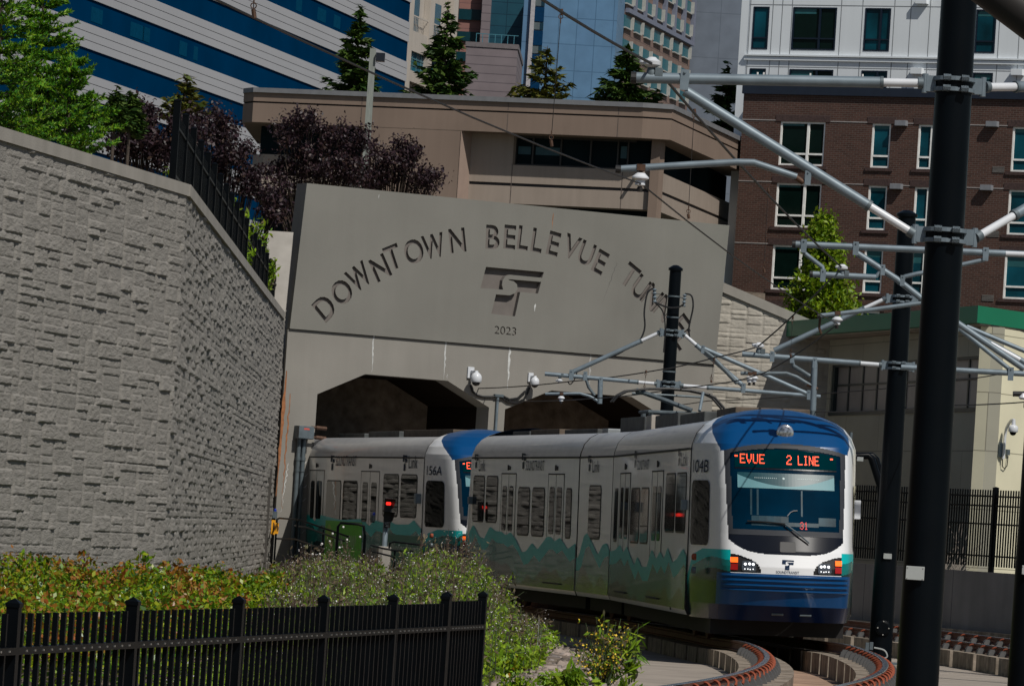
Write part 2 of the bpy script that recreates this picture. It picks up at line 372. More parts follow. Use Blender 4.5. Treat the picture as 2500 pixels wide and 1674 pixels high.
# raised ground behind the wall and the portal
mb = MB(); mb.prism([(-60, 30), (-16.0, 30), (-8.5, 58.0), (-5.3, 74.2), (-6.1, 125.6), (-6.1, 129), (-60, 129)], -0.7, 5.85, axis=2)
o = mb.build('raised_ground', M['soil']); o['kind'] = 'structure'
mb = MB(); mb.prism([(-60, 129.01), (-4.9, 129.01), (6.6, 135.3), (6.6, 210), (-60, 210)], -0.7, 8.2, axis=2)
o = mb.build('hillside', M['soil']); o['kind'] = 'structure'
mb = MB(); mb.prism([(6.61, 133.2), (60, 133.2), (60, 210), (6.61, 210)], -0.7, 5.0, axis=2); o = mb.build('lower_hillside', M['soil']); o['kind'] = 'structure'
mb = MB(); mb.prism([(-200, 210.01), (200, 210.01), (200, 330), (-200, 330)], -0.7, 9.0, axis=2)
o = mb.build('hilltop', M['ground']); o['kind'] = 'structure'

# ================================================================ LEFT RETAINING WALL
lw = thing('retaining_wall', 'tall grey split-face stone block wall with a smooth coping, bending back towards the tunnel', 'wall', (-4.86, 74, 0))
def topz(s):
    L1 = math.hypot(3.24, 16)
    if s <= L1: return 6.2
    y = 74 + (s - L1) * (51 / math.hypot(51, .73))
    if y < 122.6: return 6.2 + 0.18 * (y - 74) / 48.6
    return 6.38 + (y - 122.6) * 2.05 / 2.4
ashlar('stone_face', WALL[:2], -0.6, lambda s: 6.05, 0.30, 0.108, 0.030, 0.0125, lw, M['stone'], relief=0.046, seed=5, wch=(2, 2, 3, 3, 4), hch=(1, 1, 2, 2), rnx=9, rnz=22, dlk=.22, jw=.016, kn=.85)
L1 = math.hypot(3.24, 16)
ashlar('stone_face', WALL[1:], -0.6, lambda s: topz(s + L1) - 0.16, 0.36, 0.11, 0.05, 0.018, lw, M['stone'], relief=0.06, seed=9, wch=(1, 2, 2, 3), hch=(1, 1, 1, 2), rnx=2.6, rnz=11, dlk=.12, kn=1.1)
def ribbon(path, z0f, z1f, n0, n1, name, m, parent):
    """bar along a 3D plan path with sloping top; offsets to the viewer side"""
    mb = MB(); rings = []
    for i, (x, y) in enumerate(path):
        a = Vector((*path[max(0, i - 1)], 0)); b = Vector((*path[min(len(path) - 1, i + 1)], 0)); u = (b - a).normalized(); n = Vector((u.y, -u.x, 0))
        if n.x < 0: n = -n
        p = Vector((x, y, 0)); rings.append([p + n * n0 + Vector((0, 0, z0f[i])), p + n * n1 + Vector((0, 0, z0f[i])), p + n * n1 + Vector((0, 0, z1f[i])), p + n * n0 + Vector((0, 0, z1f[i]))])
    for i in range(len(rings) - 1):
        mb.add(rings[i] + rings[i + 1], [(0, 1, 5, 4), (1, 2, 6, 5), (2, 3, 7, 6), (3, 0, 4, 7)])
    mb.add(rings[0], [(0, 1, 2, 3)]); mb.add(rings[-1], [(0, 1, 2, 3)])
    return mb.build(name, m, parent)
pth = [WALL[0], WALL[1]]; ribbon(pth, [6.03] * 2, [6.2] * 2, -0.35, 0.055, 'coping', M['cap'], lw)
pth = [(-4.862, 74.02)] + [(wall_x(y), y) for y in (90, 107, 122.6)]; zz = [6.2, 6.26, 6.32, 6.38]
ribbon(pth, [z - 0.17 for z in zz], zz, -0.35, 0.075, 'coping', M['cap'], lw)
pth = [(wall_x(122.61), 122.61), (wall_x(124.75), 124.75)]; ribbon(pth, [6.16, 8.18], [6.38, 8.42], -0.52, 0.09, 'coping', M['cap'], lw)
mb = MB()
y = 120.5; x = wall_x(y); mb.box((x + 0.02, y - 0.02, -0.5), (x + 0.09, y + 0.02, 2.6))
mb.build('joint', mat('wall_joint_dark', (0.06, 0.055, 0.05), 0.9), lw)  # narrow dark vertical joint on the stone face

# ================================================================ TUNNEL PORTAL
PP = Plane(691, 1000, 125, 1, 0.55)
H = PP.hit
po = thing('tunnel_portal', 'grey concrete tunnel portal with two openings and engraved arched lettering', 'tunnel', PP.P(5, 0, 0))
sl, zt = H(745, 447); sr, zt2 = H(1776, 551); sjl, zj = H(703, 801); sjr, zj2 = H(1741, 894)
zt = (zt + zt2) / 2; zj = (zj + zj2) / 2
print('portal', sl, sr, zt, sjl, sjr, zj, 'opening heights', [H(*q) for q in ((773, 960), (890, 913), (1091, 929), (1192, 996), (1231, 999), (1345, 952), (1540, 969), (1640, 1030))])
up = MB(PP.P); up.prism([(sjl, zj + 0.02), (sjr, zj + 0.02), (sr, zt), (sl, zt)], -0.45, 0.10)
upo = up.build('inscribed_panel', [M['portal_up'], M['engrave']], po)
# lettering: (char, px, py, image angle ccw)
LET = [('D',788.7,751,43),('O',830,713,40),('W',872,676,34),('N',924,654,27),('T',955,628,21),('O',1005.6,614,17),('W',1054,601,12),('N',1112,587,7),
       ('B',1198.5,579,-2),('E',1240,579,-4),('L',1273,581,-7),('L',1307,587,-9),('E',1347,595,-13),('V',1391,603,-18),('U',1427,619,-22),('E',1461,640,-26),
       ('T',1533,673,-35),('U',1559,702,-38),('N',1587,725,-41),('N',1617,753,-44),('E',1655,794,-49),('L',1665,829,-52)]
cut = MB(PP.P)
def put_text(dst, s, z, ang, txt, hgt, xs, n0, n1, wtarget=None):
    v, f, wd, ht = text2d(txt, extrude=0.5, off=0.022 if len(txt) == 1 else 0.0); k = hgt / ht; kx = (wtarget / wd) if wtarget else k * xs; c = math.cos(ang); sn = math.sin(ang)
    out = []
    for a, b, e in v:
        a *= kx; b *= k; out.append((s + a * c - b * sn, n0 if e > 0 else n1, z + a * sn + b * c))
    dst.add(out, f)
WID = {'D': .40, 'O': .46, 'W': .53, 'N': .39, 'T': .37, 'B': .34, 'E': .29, 'L': .27, 'V': .40, 'U': .36}
for ch, px, py, a in LET:
    s, z = H(px, py); sgn = math.copysign(1, a); put_text(cut, s, z, R(a + 3.7), ch, 0.60, 1, 0.30, 0.035, WID[ch] * 1.17)
s, z = H(1229, 807); put_text(cut, s, z, R(0), '2023', 0.20, 1, 0.30, 0.06, 0.62)
def crop6(x, y): return H(650 + x / 3.136, 450 + y / 3.136)
A = [(1668,632),(2112,672),(2097,716),(1850,692),(1815,706),(1795,735),(1790,770),(1800,806),(1625,795)]
B = [(2090,747),(2066,836),(1930,824),(1890,1010),(1708,990),(1745,842),(1850,850),(1890,832),(1910,800),(1905,765),(1880,742),(1850,735),(1838,728),(1850,727)]
for pol in (A, B):
    cut.prism([crop6(*p) for p in pol], 0.30, 0.02 - 0.06)
co = cut.build('cutter', M['engrave'])
bm = bmesh.new(); bm.from_mesh(co.data); bmesh.ops.remove_doubles(bm, verts=bm.verts, dist=1e-4); bmesh.ops.recalc_face_normals(bm, faces=bm.faces); bm.to_mesh(co.data); bm.free()
bo = upo.modifiers.new('b', 'BOOLEAN'); bo.operation = 'DIFFERENCE'; bo.object = co; bo.solver = 'EXACT'; bo.use_self = True
try: bo.material_mode = 'TRANSFER'
except Exception as e: print(e)
dg = bpy.context.evaluated_depsgraph_get(); me = bpy.data.meshes.new_from_object(upo.evaluated_get(dg)); upo.modifiers.clear(); upo.data = me
bpy.data.objects.remove(co)
print('panel faces', len(me.polygons), [m.name if m else None for m in me.materials])
# lower wall with two openings as one comb-shaped outline
OL = [(773, 960), (890, 913), (1091, 929), (1192, 996)]; OR = [(1231, 999), (1345, 952), (1540, 969), (1640, 1030)]
def outline(o):
    q = [H(*p) for p in o]; zs = [(q[0][1] + q[3][1]) / 2, (q[1][1] + q[2][1]) / 2]
    return [(q[0][0], zs[0]), (q[1][0], zs[1]), (q[2][0], zs[1]), (q[3][0], zs[0])]
oL, oR = outline(OL), outline(OR); print(oL, oR); zb = -0.7
poly = [(sjl - 0.02, zb), (sjl - 0.02, zj), (sjr + 0.02, zj), (sjr + 0.02, zb), (oR[3][0], zb)] + oR[::-1] + [(oR[0][0], zb), (oL[3][0], zb)] + oL[::-1] + [(oL[0][0], zb)]
lo = MB(PP.P); lo.prism(poly, -0.6, 0.04); lo.build('wall', M['portal_lo'], po)
mb = MB(PP.P); mb.box((sjl + 0.01, -0.4, zj), (sjr - 0.01, 0.02, zj + 0.02)); mb.build('joint', M['engrave'], po)
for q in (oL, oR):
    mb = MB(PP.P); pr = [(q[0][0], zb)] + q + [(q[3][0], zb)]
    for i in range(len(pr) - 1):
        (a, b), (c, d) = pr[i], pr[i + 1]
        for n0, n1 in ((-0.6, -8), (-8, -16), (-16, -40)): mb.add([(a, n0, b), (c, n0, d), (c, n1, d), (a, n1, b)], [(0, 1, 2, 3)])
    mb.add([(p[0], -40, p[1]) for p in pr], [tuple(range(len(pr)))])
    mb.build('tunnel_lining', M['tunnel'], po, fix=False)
# stains with their own shape
def streak(pts, w0, m, n=0.043, seed=1):
    rs = random.Random(seed); mb = MB(PP.P); L_ = []; R_ = []
    for i, (px, py) in enumerate(pts):
        s, z = H(px, py); t = i / (len(pts) - 1); w_ = w0 * (0.25 + 0.9 * math.sin(math.pi * min(1, t * 1.1 + 0.08)) ) * rs.uniform(0.6, 1.2)
        L_.append((s - w_, n, z)); R_.append((s + w_, n, z))
    k = len(L_); mb.add(L_ + R_, [(i, i + 1, k + i + 1, k + i) for i in range(k - 1)]); mb.build('stain', m, po, fix=False)
def line(x0, y0, x1, y1, n=10, j=1.2, seed=0):
    rs = random.Random(seed); return [(x0 + (x1 - x0) * i / n + rs.uniform(-j, j), y0 + (y1 - y0) * i / n) for i in range(n + 1)]
M['lime'] = mat('lime_streak', (0.46, 0.47, 0.46), 0.9, var=0.3, scale=10); M['ruststain'] = mat('rust_streak', (0.27, 0.11, 0.045), 0.9, var=0.35, scale=8)
M['limed'] = mat('lime_streak_dull', (0.36, 0.36, 0.35), 0.9, var=0.3, scale=10)
for x, y0, y1, w_, k in ((911, 806, 908, .018, 'lime'), (1087, 824, 925, .022, 'lime'), (1243, 842, 948, .032, 'lime'), (1440, 858, 950, .02, 'limed'), (1090, 912, 926, .01, 'limed')):
    streak(line(x, y0, x - (y1 - y0) * 0.05, y1, 12, 1.2, int(x)), w_, M[k], seed=int(x))
streak(line(1302, 742, 1300, 760, 6, 0.6), .02, M['lime'], n=0.103)
streak(line(921, 475, 919, 486, 4, 0.4), .012, M['limed'], n=0.103); streak(line(1346, 520, 1343, 560, 6, 0.4), .01, M['ruststain'], n=0.103)
streak(line(1502, 640, 1466, 740, 14, 1.5, 8), .008, mat('crack', (0.1, 0.095, 0.09), 0.9), n=0.103)
streak(line(698, 905, 672, 1210, 24, 0.8, 3), .04, M['ruststain'], seed=4)
streak(line(706, 960, 686, 1240, 30, 1.8, 5), .018, M['ruststain'], seed=6); streak(line(702, 1130, 684, 1250, 24, 2.2, 9), .014, M['lime'], seed=8)
for i, (x, y) in enumerate(((735, 1130), (738, 1160), (736, 1187), (733, 1220), (730, 1298))): streak([(x, y), (x + 5, y + 3), (x + 11, y - 4), (x + 14, y - 5)], .015, M['lime'], seed=i)

# right wing wall (split-face, sloping coping)
PW = Plane(1745, 900, 132, 1, 0.02); s0, z0 = PW.hit(1764, 690); s1, z1 = PW.hit(1992, 790); s2 = PW.hit(2045, 900)[0]; slp = (z1 - z0) / (s1 - s0)
rw = thing('wing_wall', 'grey split-face stone wing wall with sloping coping, right of the tunnel portal', 'wall', PW.P(1, 0, 0))
a = PW.P(-0.1, 0, 0); b = PW.P(s2 + 0.6, 0, 0)
ashlar('stone_face', [(a.x, a.y), (b.x, b.y)], -0.6, lambda s: z0 + slp * (s - 0.1 - s0) - 0.2, 0.21, 0.12, 0.035, 0.02, rw, mat('stone_warm', (0.37, 0.345, 0.30), 0.85, var=0.14, scale=1.3, bump=0.5, bscale=18, spec=0.2), relief=0.035, seed=21, wch=(2, 2, 3), hch=(1, 2, 2), rnx=6, rnz=9, dlk=1.0, jw=.03, kn=.9)
e = s2 + 0.5
mb = MB(PW.P); mb.prism([(-0.12, z0 - slp * s0 - 0.2), (e, z0 + slp * (e - s0) - 0.2), (e, z0 + slp * (e - s0) + 0.05), (-0.12, z0 - slp * s0 + 0.05)], -0.4, 0.08); mb.build('coping', M['cap'], rw)
print('wing', s0, z0, s1, z1)

# ================================================================ TRACKS
prof = [(-.07, -.155), (.07, -.155), (.07, -.14), (.02, -.125), (.012, -.05), (.036, -.035), (.036, -.004), (.03, 0), (-.03, 0), (-.036, -.004), (-.036, -.035), (-.012, -.05), (-.02, -.125), (-.07, -.14)]
def rail_mesh(off, zc, s0, s1, nm, parent):
    n = int((s1 - s0) / 0.7); vs = []; fs = []; ms = []
    for i in range(n + 1):
        s = s0 + (s1 - s0) * i / n; 
        for a, b in prof: vs.append(tuple(track_pt(s, off + a, b + zc, 0)[0]))
    k = len(prof)
    for i in range(n):
        for j in range(k):
            fs.append((i * k + j, i * k + (j + 1) % k, (i + 1) * k + (j + 1) % k, (i + 1) * k + j)); ms.append(1 if j in (6, 7, 8) else 0)
    mb = MB(); mb.v = vs; mb.f = fs; mb.m = ms; return mb.build(nm, [M['railside'], M['railtop']], parent, fix=False)
# one fastener: cast shoulder and rusty spring clip (part mesh, origin on the plinth; x = across)
def clip_mesh():
    mb = MB(); mb.tr = None
    def T(pts, r, mi): mb.tube(pts, r, 6, mi)
    mb.tr = None
    m2 = MB(); m2.prism([(-.06, 0), (.06, 0), (.045, .05), (.02, .085), (-.03, .085), (-.05, .05)], -.05, .05, axis=1, mi=0)
    m2.tr = None
    pts = []
    for i in range(15):
        t = i / 14; an = -0.6 + t * 4.6; pts.append(Vector((-.055 + .045 * math.cos(an) - .0 * t, -.06 + .12 * t, .075 + .042 * math.sin(an))))
    m2.tube(pts, .0135, 6, 1)
    me_o = m2.build('rail_clip', [M['steelgrey'], M['rust']]); me = me_o.data; bpy.data.objects.remove(me_o); return me
CLIP = clip_mesh()
def track(name, label, base, zc, s_rng, clip_rng, pl_rng):
    c, _ = track_pt(0, base); t = thing(name, label, 'railway track', (c.x, c.y, -0.45))
    for side, e in ((-1, -.7525), (1, .7525)):
        o = base + e; zr = zc + side * 0.032
        rail_mesh(o, zr, s_rng[0], s_rng[1], 'rail', t)
        # plinth blocks under this rail
        s = pl_rng[0]
        while s < pl_rng[1]:
            mb = MB(); n = 3
            for i in range(n):
                a0 = s + 1.75 * i / n; a1 = s + 1.75 * (i + 1) / n; vs = []
                for aa in (a0, a1):
                    for oo, z in ((-.36, -.447), (.36, -.447), (.36, -.17 + zr), (-.36, -.17 + zr)): vs.append(track_pt(aa, o + oo, z, 0)[0])
                mb.add(vs, [(0, 1, 5, 4), (1, 2, 6, 5), (2, 3, 7, 6), (3, 0, 4, 7)] + ([(0, 1, 2, 3)] if i == 0 else []) + ([(4, 5, 6, 7)] if i == n - 1 else []))
            mb.build('plinth', M['plinth'], t, fix=False); s += 2.0
        k = 0; s = clip_rng[0]
        while s < clip_rng[1]:
            p, th = track_pt(s, o, -0.17 + zr, 0)
            for sg in (-1, 1):
                cl = bpy.data.objects.new('rail_clip', CLIP); link(cl, t); q = track_pt(s, o + sg * 0.12, -0.17 + zr, 0)[0]
                cl.location = q - org(t); cl.rotation_euler = (0, 0, th + (math.pi if sg < 0 else 0)); cl.scale = (1.25, 1.25, 1.25)
                k += 1
            s += (clip_rng[1] - clip_rng[0]) / 25
    return t
track('railway_track', 'curving rusty rails on concrete plinths running under the blue and white tram', 0.0, 0.0, (-45, 66), (-26, -2), (-27, 40))
track('railway_track', 'pair of rails on plinths curving behind the thick black pole at the right', 5.9, 0.05, (-30, 66), (3, 27), (3, 40))
# ================================================================ BUILDINGS BEHIND
M['brownfascia'] = mat('brown_stucco', (0.215, 0.162, 0.130), 0.9, var=0.06, scale=0.4, stain=0.08, spec=0.15)
M['tanwall'] = mat('tan_stucco', (0.305, 0.255, 0.215), 0.9, var=0.06, scale=0.4, stain=0.1, spec=0.15)
M['glassdark'] = mat('dark_glass', (0.008, 0.015, 0.018), 0.4, var=0.3, scale=0.3, spec=0.0)  # slight teal reflection is put into the base colour
M['glassteal'] = mat('teal_glass', (0.003, 0.05, 0.072), 0.12, var=0.6, scale=0.5, spec=0.14)
M['glassblue'] = mat('blue_ribbon_glass', (0.0, 0.026, 0.075), 0.8, var=0.15, scale=0.15, spec=0.0, stain=0.0)
M['bandgrey'] = mat('grey_precast', (0.34, 0.345, 0.365), 0.85, var=0.03, scale=0.1, stain=0.03, spec=0.1)
M['linedark'] = mat('panel_joint_dark', (0.035, 0.035, 0.04), 0.9)
M['roofcap'] = mat('roof_flashing', (0.16, 0.165, 0.175), 0.6, var=0.1)
M['bframe'] = mat('bronze_frame', (0.03, 0.028, 0.026), 0.5)

# ---- brown office building
M['blind_teal'] = mat('blind_teal', (0.02, 0.07, 0.09), 0.5)
B1 = Plane(615, 300, 240, 1, -0.30)
h = B1.hit
zt_ = h(620, 214)[1]; zg = h(700, 252)[1]; zf = h(620, 298)[1]; zs = h(1200, 385)[1] - 0.9; zs = h(1400, 405)[1]
zl = h(1300, 449)[1]; sa = h(615, 300)[0]; sb = h(888, 300)[0]; sc = h(1128, 300)[0]; sd2 = h(1139, 300)[0]; se = h(1566, 340)[0]
br = thing('brown_building', 'low brown and tan stucco office building with dark ribbon windows above the portal', 'building', B1.P(15, 0, 0))
ze = 8.0
def cham(mbp, z0, z1, n0, n1, sA, sB): mbp.box((sA, n0, z0), (sB, n1, z1))
B2 = Plane(0, 0, 1, 1, 0); B2.O = B1.P(se, 0, 0); B2.d = Vector((1, 0.0, 0)).normalized(); B2.n = Vector((0, -1, 0)); 
w2 = B2.hit(1637, 340)[0]
B3 = Plane(0, 0, 1, 1, 0); B3.O = B2.P(w2, 0, 0); B3.d = Vector((.24, 1, 0)).normalized(); B3.n = Vector((B3.d.y, -B3.d.x, 0)); w3 = B3.hit(1800, 420)[0] + 5
print('brown', zt_, zg, zf, zs, zl, se, w2, w3)
A0 = B1.P(sa, 0, 0); back = Vector((-0.09, 1, 0)).normalized()
def walkprism(z0, z1, off, name, m, sA=None):
    """footprint of the whole building inset by off"""
    q = [B1.P(sa + max(0, off * 0.3), -off, 0), B1.P(se, -off, 0), B2.P(w2 - off * 0.4, -off, 0), B3.P(w3, -off, 0), B1.P(sa + max(0, off * .3), -off, 0) + Vector((-.4, 14, 0)), B1.P(sa + max(0, off * .3), -off, 0) + Vector((-.52, 1.0, 0))]
    mb = MB(); mb.prism([(p.x, p.y) for p in q], z0, z1, axis=2); return mb.build(name, m, br, fix=True)
walkprism(zg + .04, zt_ - .22, 0, 'fascia', M['brownfascia']); walkprism(zf, zg - .04, 0, 'fascia', M['brownfascia']); walkprism(zg - .04, zg + .04, .12, 'groove', M['linedark'])
walkprism(zt_ - .22, zt_, -.12, 'roof_flashing', M['roofcap'])
walkprism(zl + .07, zs, 1.0, 'wall', M['tanwall']); walkprism(zl - .07, zl + .07, 1.1, 'groove', M['linedark']); zl2 = h(1500, 505)[1]
walkprism(zl2, zl - .07, 1.0, 'wall', M['tanwall']); walkprism(ze, zl2, 2.2, 'base', M['glassdark'])
walkprism(zs, zf, 1.5, 'core', M['glassdark'])
mb = MB(B1.P); mb.box((sb, -1.05, ze), (sc, -0.01, zf + .01)); mb.build('pier', M['brownfascia'], br)
mb = MB(B1.P); mb.prism([(sc, -0.01), (sd2 + .15, -1.1), (sc, -1.1)], ze, zf, axis=2)
mb.v = []; mb.f = []; mb.m = []
for z in (ze, zf): 
    for a, n in ((sc - .01, 0.02), (sd2 + .0, -1.06), (sc - .01, -1.06)): mb.v.append(tuple(B1.P(a, n, z)))
mb.f = [(0, 1, 2), (3, 4, 5), (0, 1, 4, 3), (1, 2, 5, 4), (2, 0, 3, 5)]; mb.m = [0] * 5; mb.build('pilaster', mat('pilaster_brown_lit', (0.27, 0.2, 0.165), 0.9, var=0.05), br)  # lighter brown: the lit tone of the turned side is put into the colour
s4 = h(1237, 380)[0]; mb = MB(B1.P); mb.box((sc, -1.5, zs - .01), (s4, -1.0, zf + .01)); mb.build('wall', M['tanwall'], br)
# corner column
c0 = B1.hit(1586, 400)[0]; c1 = B1.hit(1606, 400)[0]; mb = MB(B1.P); mb.box((se + .3, -1.6, ze), (se + .3 + .42, -.75, zf + .01)); mb.build('corner_column', M['brownfascia'], br)
# window strip frames on both faces
mb = MB(B1.P); mb.box((s4, -1.55, zs), (se - .6, -1.42, zs + .1)); mb.box((s4, -1.55, zf - .1), (se - .6, -1.42, zf))
for px in (1237, 1279, 1348, 1421, 1488, 1513): s = h(px, 380)[0]; mb.box((s - .04, -1.55, zs), (s + .04, -1.40, zf))
mb.build('window_frame', M['bframe'], br)
for a, b in ((1243, 1274), (1286, 1345), (1495, 1510)):
    mb = MB(B1.P); mb.box((h(a, 360)[0], -1.6, zs + .55), (h(b, 360)[0], -1.492, zf - .5 + (0.2 if a == 1495 else 0)))
    mb.build('window_blind', M['blind_teal'], br)  # plain dark teal blind panels in the window strip
mb = MB(B3.P)
for i in range(9): mb.box((1.5 + i * 1.9, -1.55, zs), (1.57 + i * 1.9, -1.42, zf))
mb.box((0, -1.55, zs), (w3, -1.42, zs + .08)); mb.build('window_frame', M['bframe'], br)
# small vertical control joints
mb = MB(B1.P)
for px in (882, 1240, 1510): s = h(px, 280)[0]; mb.box((s - .02, 0, zf), (s + .02, .004, zg - .08)); mb.box((s - .02, 0, zg + .08), (s + .02, .004, zt_ - .25))
for px in (1234, 1505): s = h(px, 430)[0]; mb.box((s - .02, -1, zl2), (s + .02, -.995, zs))
mb.build('control_joint', mat('joint_brown', (0.10, 0.08, 0.07), 0.9), br)

# ---- brick and white apartment building
M['brick'] = brickmat('dark_brick', (0.058, 0.029, 0.022), (0.088, 0.043, 0.032), (0.115, 0.092, 0.08), 0.30, 0.10, 0.012)
M['soldier'] = mat('soldier_course_brick', (0.055, 0.033, 0.030), 0.85, var=0.4, scale=14)
M['whitep'] = mat('white_panel', (0.68, 0.72, 0.75), 0.7, var=0.03, scale=0.2, stain=0.04, spec=0.2)
M['wframe'] = mat('white_vinyl', (0.85, 0.85, 0.82), 0.45); M['dkframe'] = mat('navy_frame', (0.004, 0.010, 0.022), 0.4)
PB = Plane(1813, 300, 250, 1, -0.5); h = PB.hit
ap = thing('apartment_building', 'apartment block with dark brick lower storeys and white panelled upper storeys', 'building', PB.P(8, 0, 0))
sL = h(1812, 300)[0]; sR = h(2500, 300)[0] + 6; zT = h(1900, 231)[1]; zB = 5.0
cols = [(h(1906, 296)[0], h(2016, 296)[0], 2), (h(2130, 300)[0], h(2176, 300)[0], 1), (h(2243, 302)[0], h(2288, 302)[0], 3), (h(2473, 306)[0], h(2590, 306)[0], 2)]
zr = [(h(1900, 296)[1], h(1898, 403)[1]), (h(1890, 446)[1], h(1888, 553)[1]), (h(1882, 597)[1], h(1880, 706)[1]), (h(1870, 749)[1], h(1868, 857)[1])]
hol = [(a, b, z1, z0) for a, b, k in cols for z0, z1 in zr]
wall_holes(PB, sL, sR, zB, zT, hol, 0.16, 14, 'brick_wall', M['brick'], ap)
rs = random.Random(3)
def window(pl, a, b, z0, z1, k, rec, fm, gm, parent, ft=0.09, rail=0.27, blind=0.0):
    mb = MB(pl.P); n0, n1 = -rec - .05, -rec + .05
    mb.box((a, n0, z0), (b, n1, z0 + ft)); mb.box((a, n0, z1 - ft), (b, n1, z1)); mb.box((a, n0, z0 + ft), (a + ft, n1, z1 - ft)); mb.box((b - ft, n0, z0 + ft), (b, n1, z1 - ft))
    zr_ = z0 + rail * (z1 - z0)
    if rail: mb.box((a + ft, n0, zr_ - ft * .5), (b - ft, n1 - .004, zr_ + ft * .5))
    if k == 2: sm = a + (b - a) * .62; mb.box((sm - ft * .7, n0, z0 + ft), (sm + ft * .7, n1 + .006, z1 - ft))
    if k == 3: sm = a + (b - a) * .72; mb.box((sm - ft * .6, n0, z0 + ft), (sm + ft * .6, n1 + .006, z1 - ft))
    f = mb.build('window', fm, parent)
    g = MB(pl.P); g.box((a + .02, n0 - .02, z0 + .02), (b - .02, n0 + .03, z1 - .02)); g.build('pane', gm, f)
    if blind: q = MB(pl.P); q.box((a + ft, n0 + .031, z1 - ft - blind * (z1 - z0)), (a + (b - a) * (.55 if k == 2 else 1) - ft, n0 + .036, z1 - ft)); q.build('blind', M['glassteal2'], f)
    return f
M['glassteal2'] = mat('pale_blind_behind_glass', (0.02, 0.10, 0.11), 0.4)
M['glassgreen'] = mat('dark_green_glass', (0.003, 0.010, 0.008), 0.1, spec=0.10)
for ci, (a, b, k) in enumerate(cols):
    for ri, (z0, z1) in enumerate(zr):
        window(PB, a, b, z1, z0, k, 0.10, M['wframe'], M['glassgreen'] if ci == 0 else M['glassteal'], ap, blind=rs.choice([0, .08, .15, .25]) if ci else .05)
        s = MB(PB.P); s.box((a - .25, 0, z0), (b + .25, .03, z0 + .32)); s.build('lintel', M['soldier'], ap)
        s = MB(PB.P); s.box((a - .22, 0, z1 - .16), (b + .22, .07, z1)); s.build('sill', M['soldier'], ap)
        # slim header band
tm_ = mat('pale_trim', (0.3, 0.28, 0.27), 0.7)
for z0, z1 in zr[:3]:
    lx = sL
    for a, b, k in cols: mb = MB(PB.P); mb.box((lx, 0, z0 + .02), (a - .26, .02, z0 + .07)); lx = b + .26; mb.build('trim_band', tm_, ap)
mb = MB(PB.P); mb.box((sL - .05, -.4, zT), (sR, .14, zT + .42)); mb.build('parapet_cap', mat('navy_flashing', (0.012, 0.018, 0.032), 0.4), ap)
for px, py in ((2187, 295), (2409, 297), (2175, 449), (2395, 452)):
    s, z = h(px + 3, py); mb = MB(PB.P); mb.prism([(0, z), (.42, z - .1), (.42, z - .26), (0, z - .26)], s, s + .58, axis=0)
    mb.v = []; mb.f = []; mb.m = []; mb.box((s, 0, z - .26), (s + .58, .30, z)); mb.build('vent_hood', mat('grey_vent', (0.2, 0.21, 0.23), 0.5), ap, bevel=.02)
for px, py in ((2424, 406), (2411, 563), (2398, 719)):
    s, z = h(px, py); mb = MB(PB.P)
    for i in range(5): mb.box((s, 0, z - .05 - i * .06), (s + .6, .03, z - .015 - i * .06))
    mb.build('louvre', mat('louvre_grey', (0.16, 0.15, 0.14), 0.6), ap)
# white storeys: facade set slightly back, seen over the brick parapet
PV = Plane(1813, 300, 250, 1, -0.5); PV.O = PV.O - PV.n * 1.2; h = PV.hit
wL = h(1824, 120)[0]; wz = [(h(1880, 17)[1], h(1880, 121)[1]), (h(1880, 168)[1], h(1880, 168)[1] - (h(1880, 17)[1] - h(1880, 121)[1]))]; top = h(1880, -60)[1]
wc = [(h(1838, 60)[0], h(1877, 60)[0], 1), (h(1935, 60)[0], h(2042, 60)[0], 2), (h(2111, 60)[0], h(2174, 60)[0], 4), (h(2383, 60)[0], h(2432, 60)[0], 1), (h(2560, 60)[0], h(2640, 60)[0], 1)]
dz_ = wz[0][0] - wz[1][0]
zrs = [(wz[0][0] + dz_, wz[0][1] + dz_), wz[0], wz[1]]
wall_holes(PV, wL, sR, zT - .4, top + 6, [(a, b, z1, z0) for a, b, k in wc for z0, z1 in zrs if z0 < top + 6], 0.05, 13, 'panel_wall', M['whitep'], ap)
mb = MB(PV.P); mb.box((wL - .45, -13, zB), (wL, -.02, top + 6)); mb.box((wL - .45, -13, zB), (sL - .06, -.35, zT)); mb.build('corner_panel', M['whitep'], ap)
for ci, (a, b, k) in enumerate(wc):
    for z0, z1 in zrs:
        if z0 > top + 6: continue
        window(PV, a, b, z1, z0, 2 if k in (2, 4) else 1, .03, M['dkframe'], M['glassteal'] if ci != 1 else M['glassgreen'], ap, ft=.07, blind=.12 if ci in (1, 3) else 0)
mb = MB(PV.P)
for z in (zrs[1][0] + .08, zrs[2][0] + .08): mb.box((wL, 0, z), (sR, .006, z + .04))
for px in (1857 - 27, 1885, 1908, 1932, 2052, 2104, 2182, 2222, 2269, 2300, 2440, 2490):
    s = h(px, 60)[0]; mb.box((s - .02, 0, zT - .3), (s + .02, .005, top + 5))
mb.build('panel_joint', mat('panel_joint_grey', (0.20, 0.215, 0.23), 0.8), ap)
zc = h(1850, 140)[1]; mb = MB(PV.P); mb.box((wL - .1, 0, zc - .14), (sR, .10, zc + .02)); mb.box((wL - .1, 0, zc + .06), (sR, .16, zc + .14)); mb.build('ledge', M['whitep'], ap)
for px, py in ((2228, 167), (2473, 170), (2240, -4)):
    s, z = h(px, py); mb = MB(PV.P); mb.box((s, 0, z - .30), (s + .6, .30, z)); mb.build('vent_hood', M['whitep'], ap, bevel=.02)
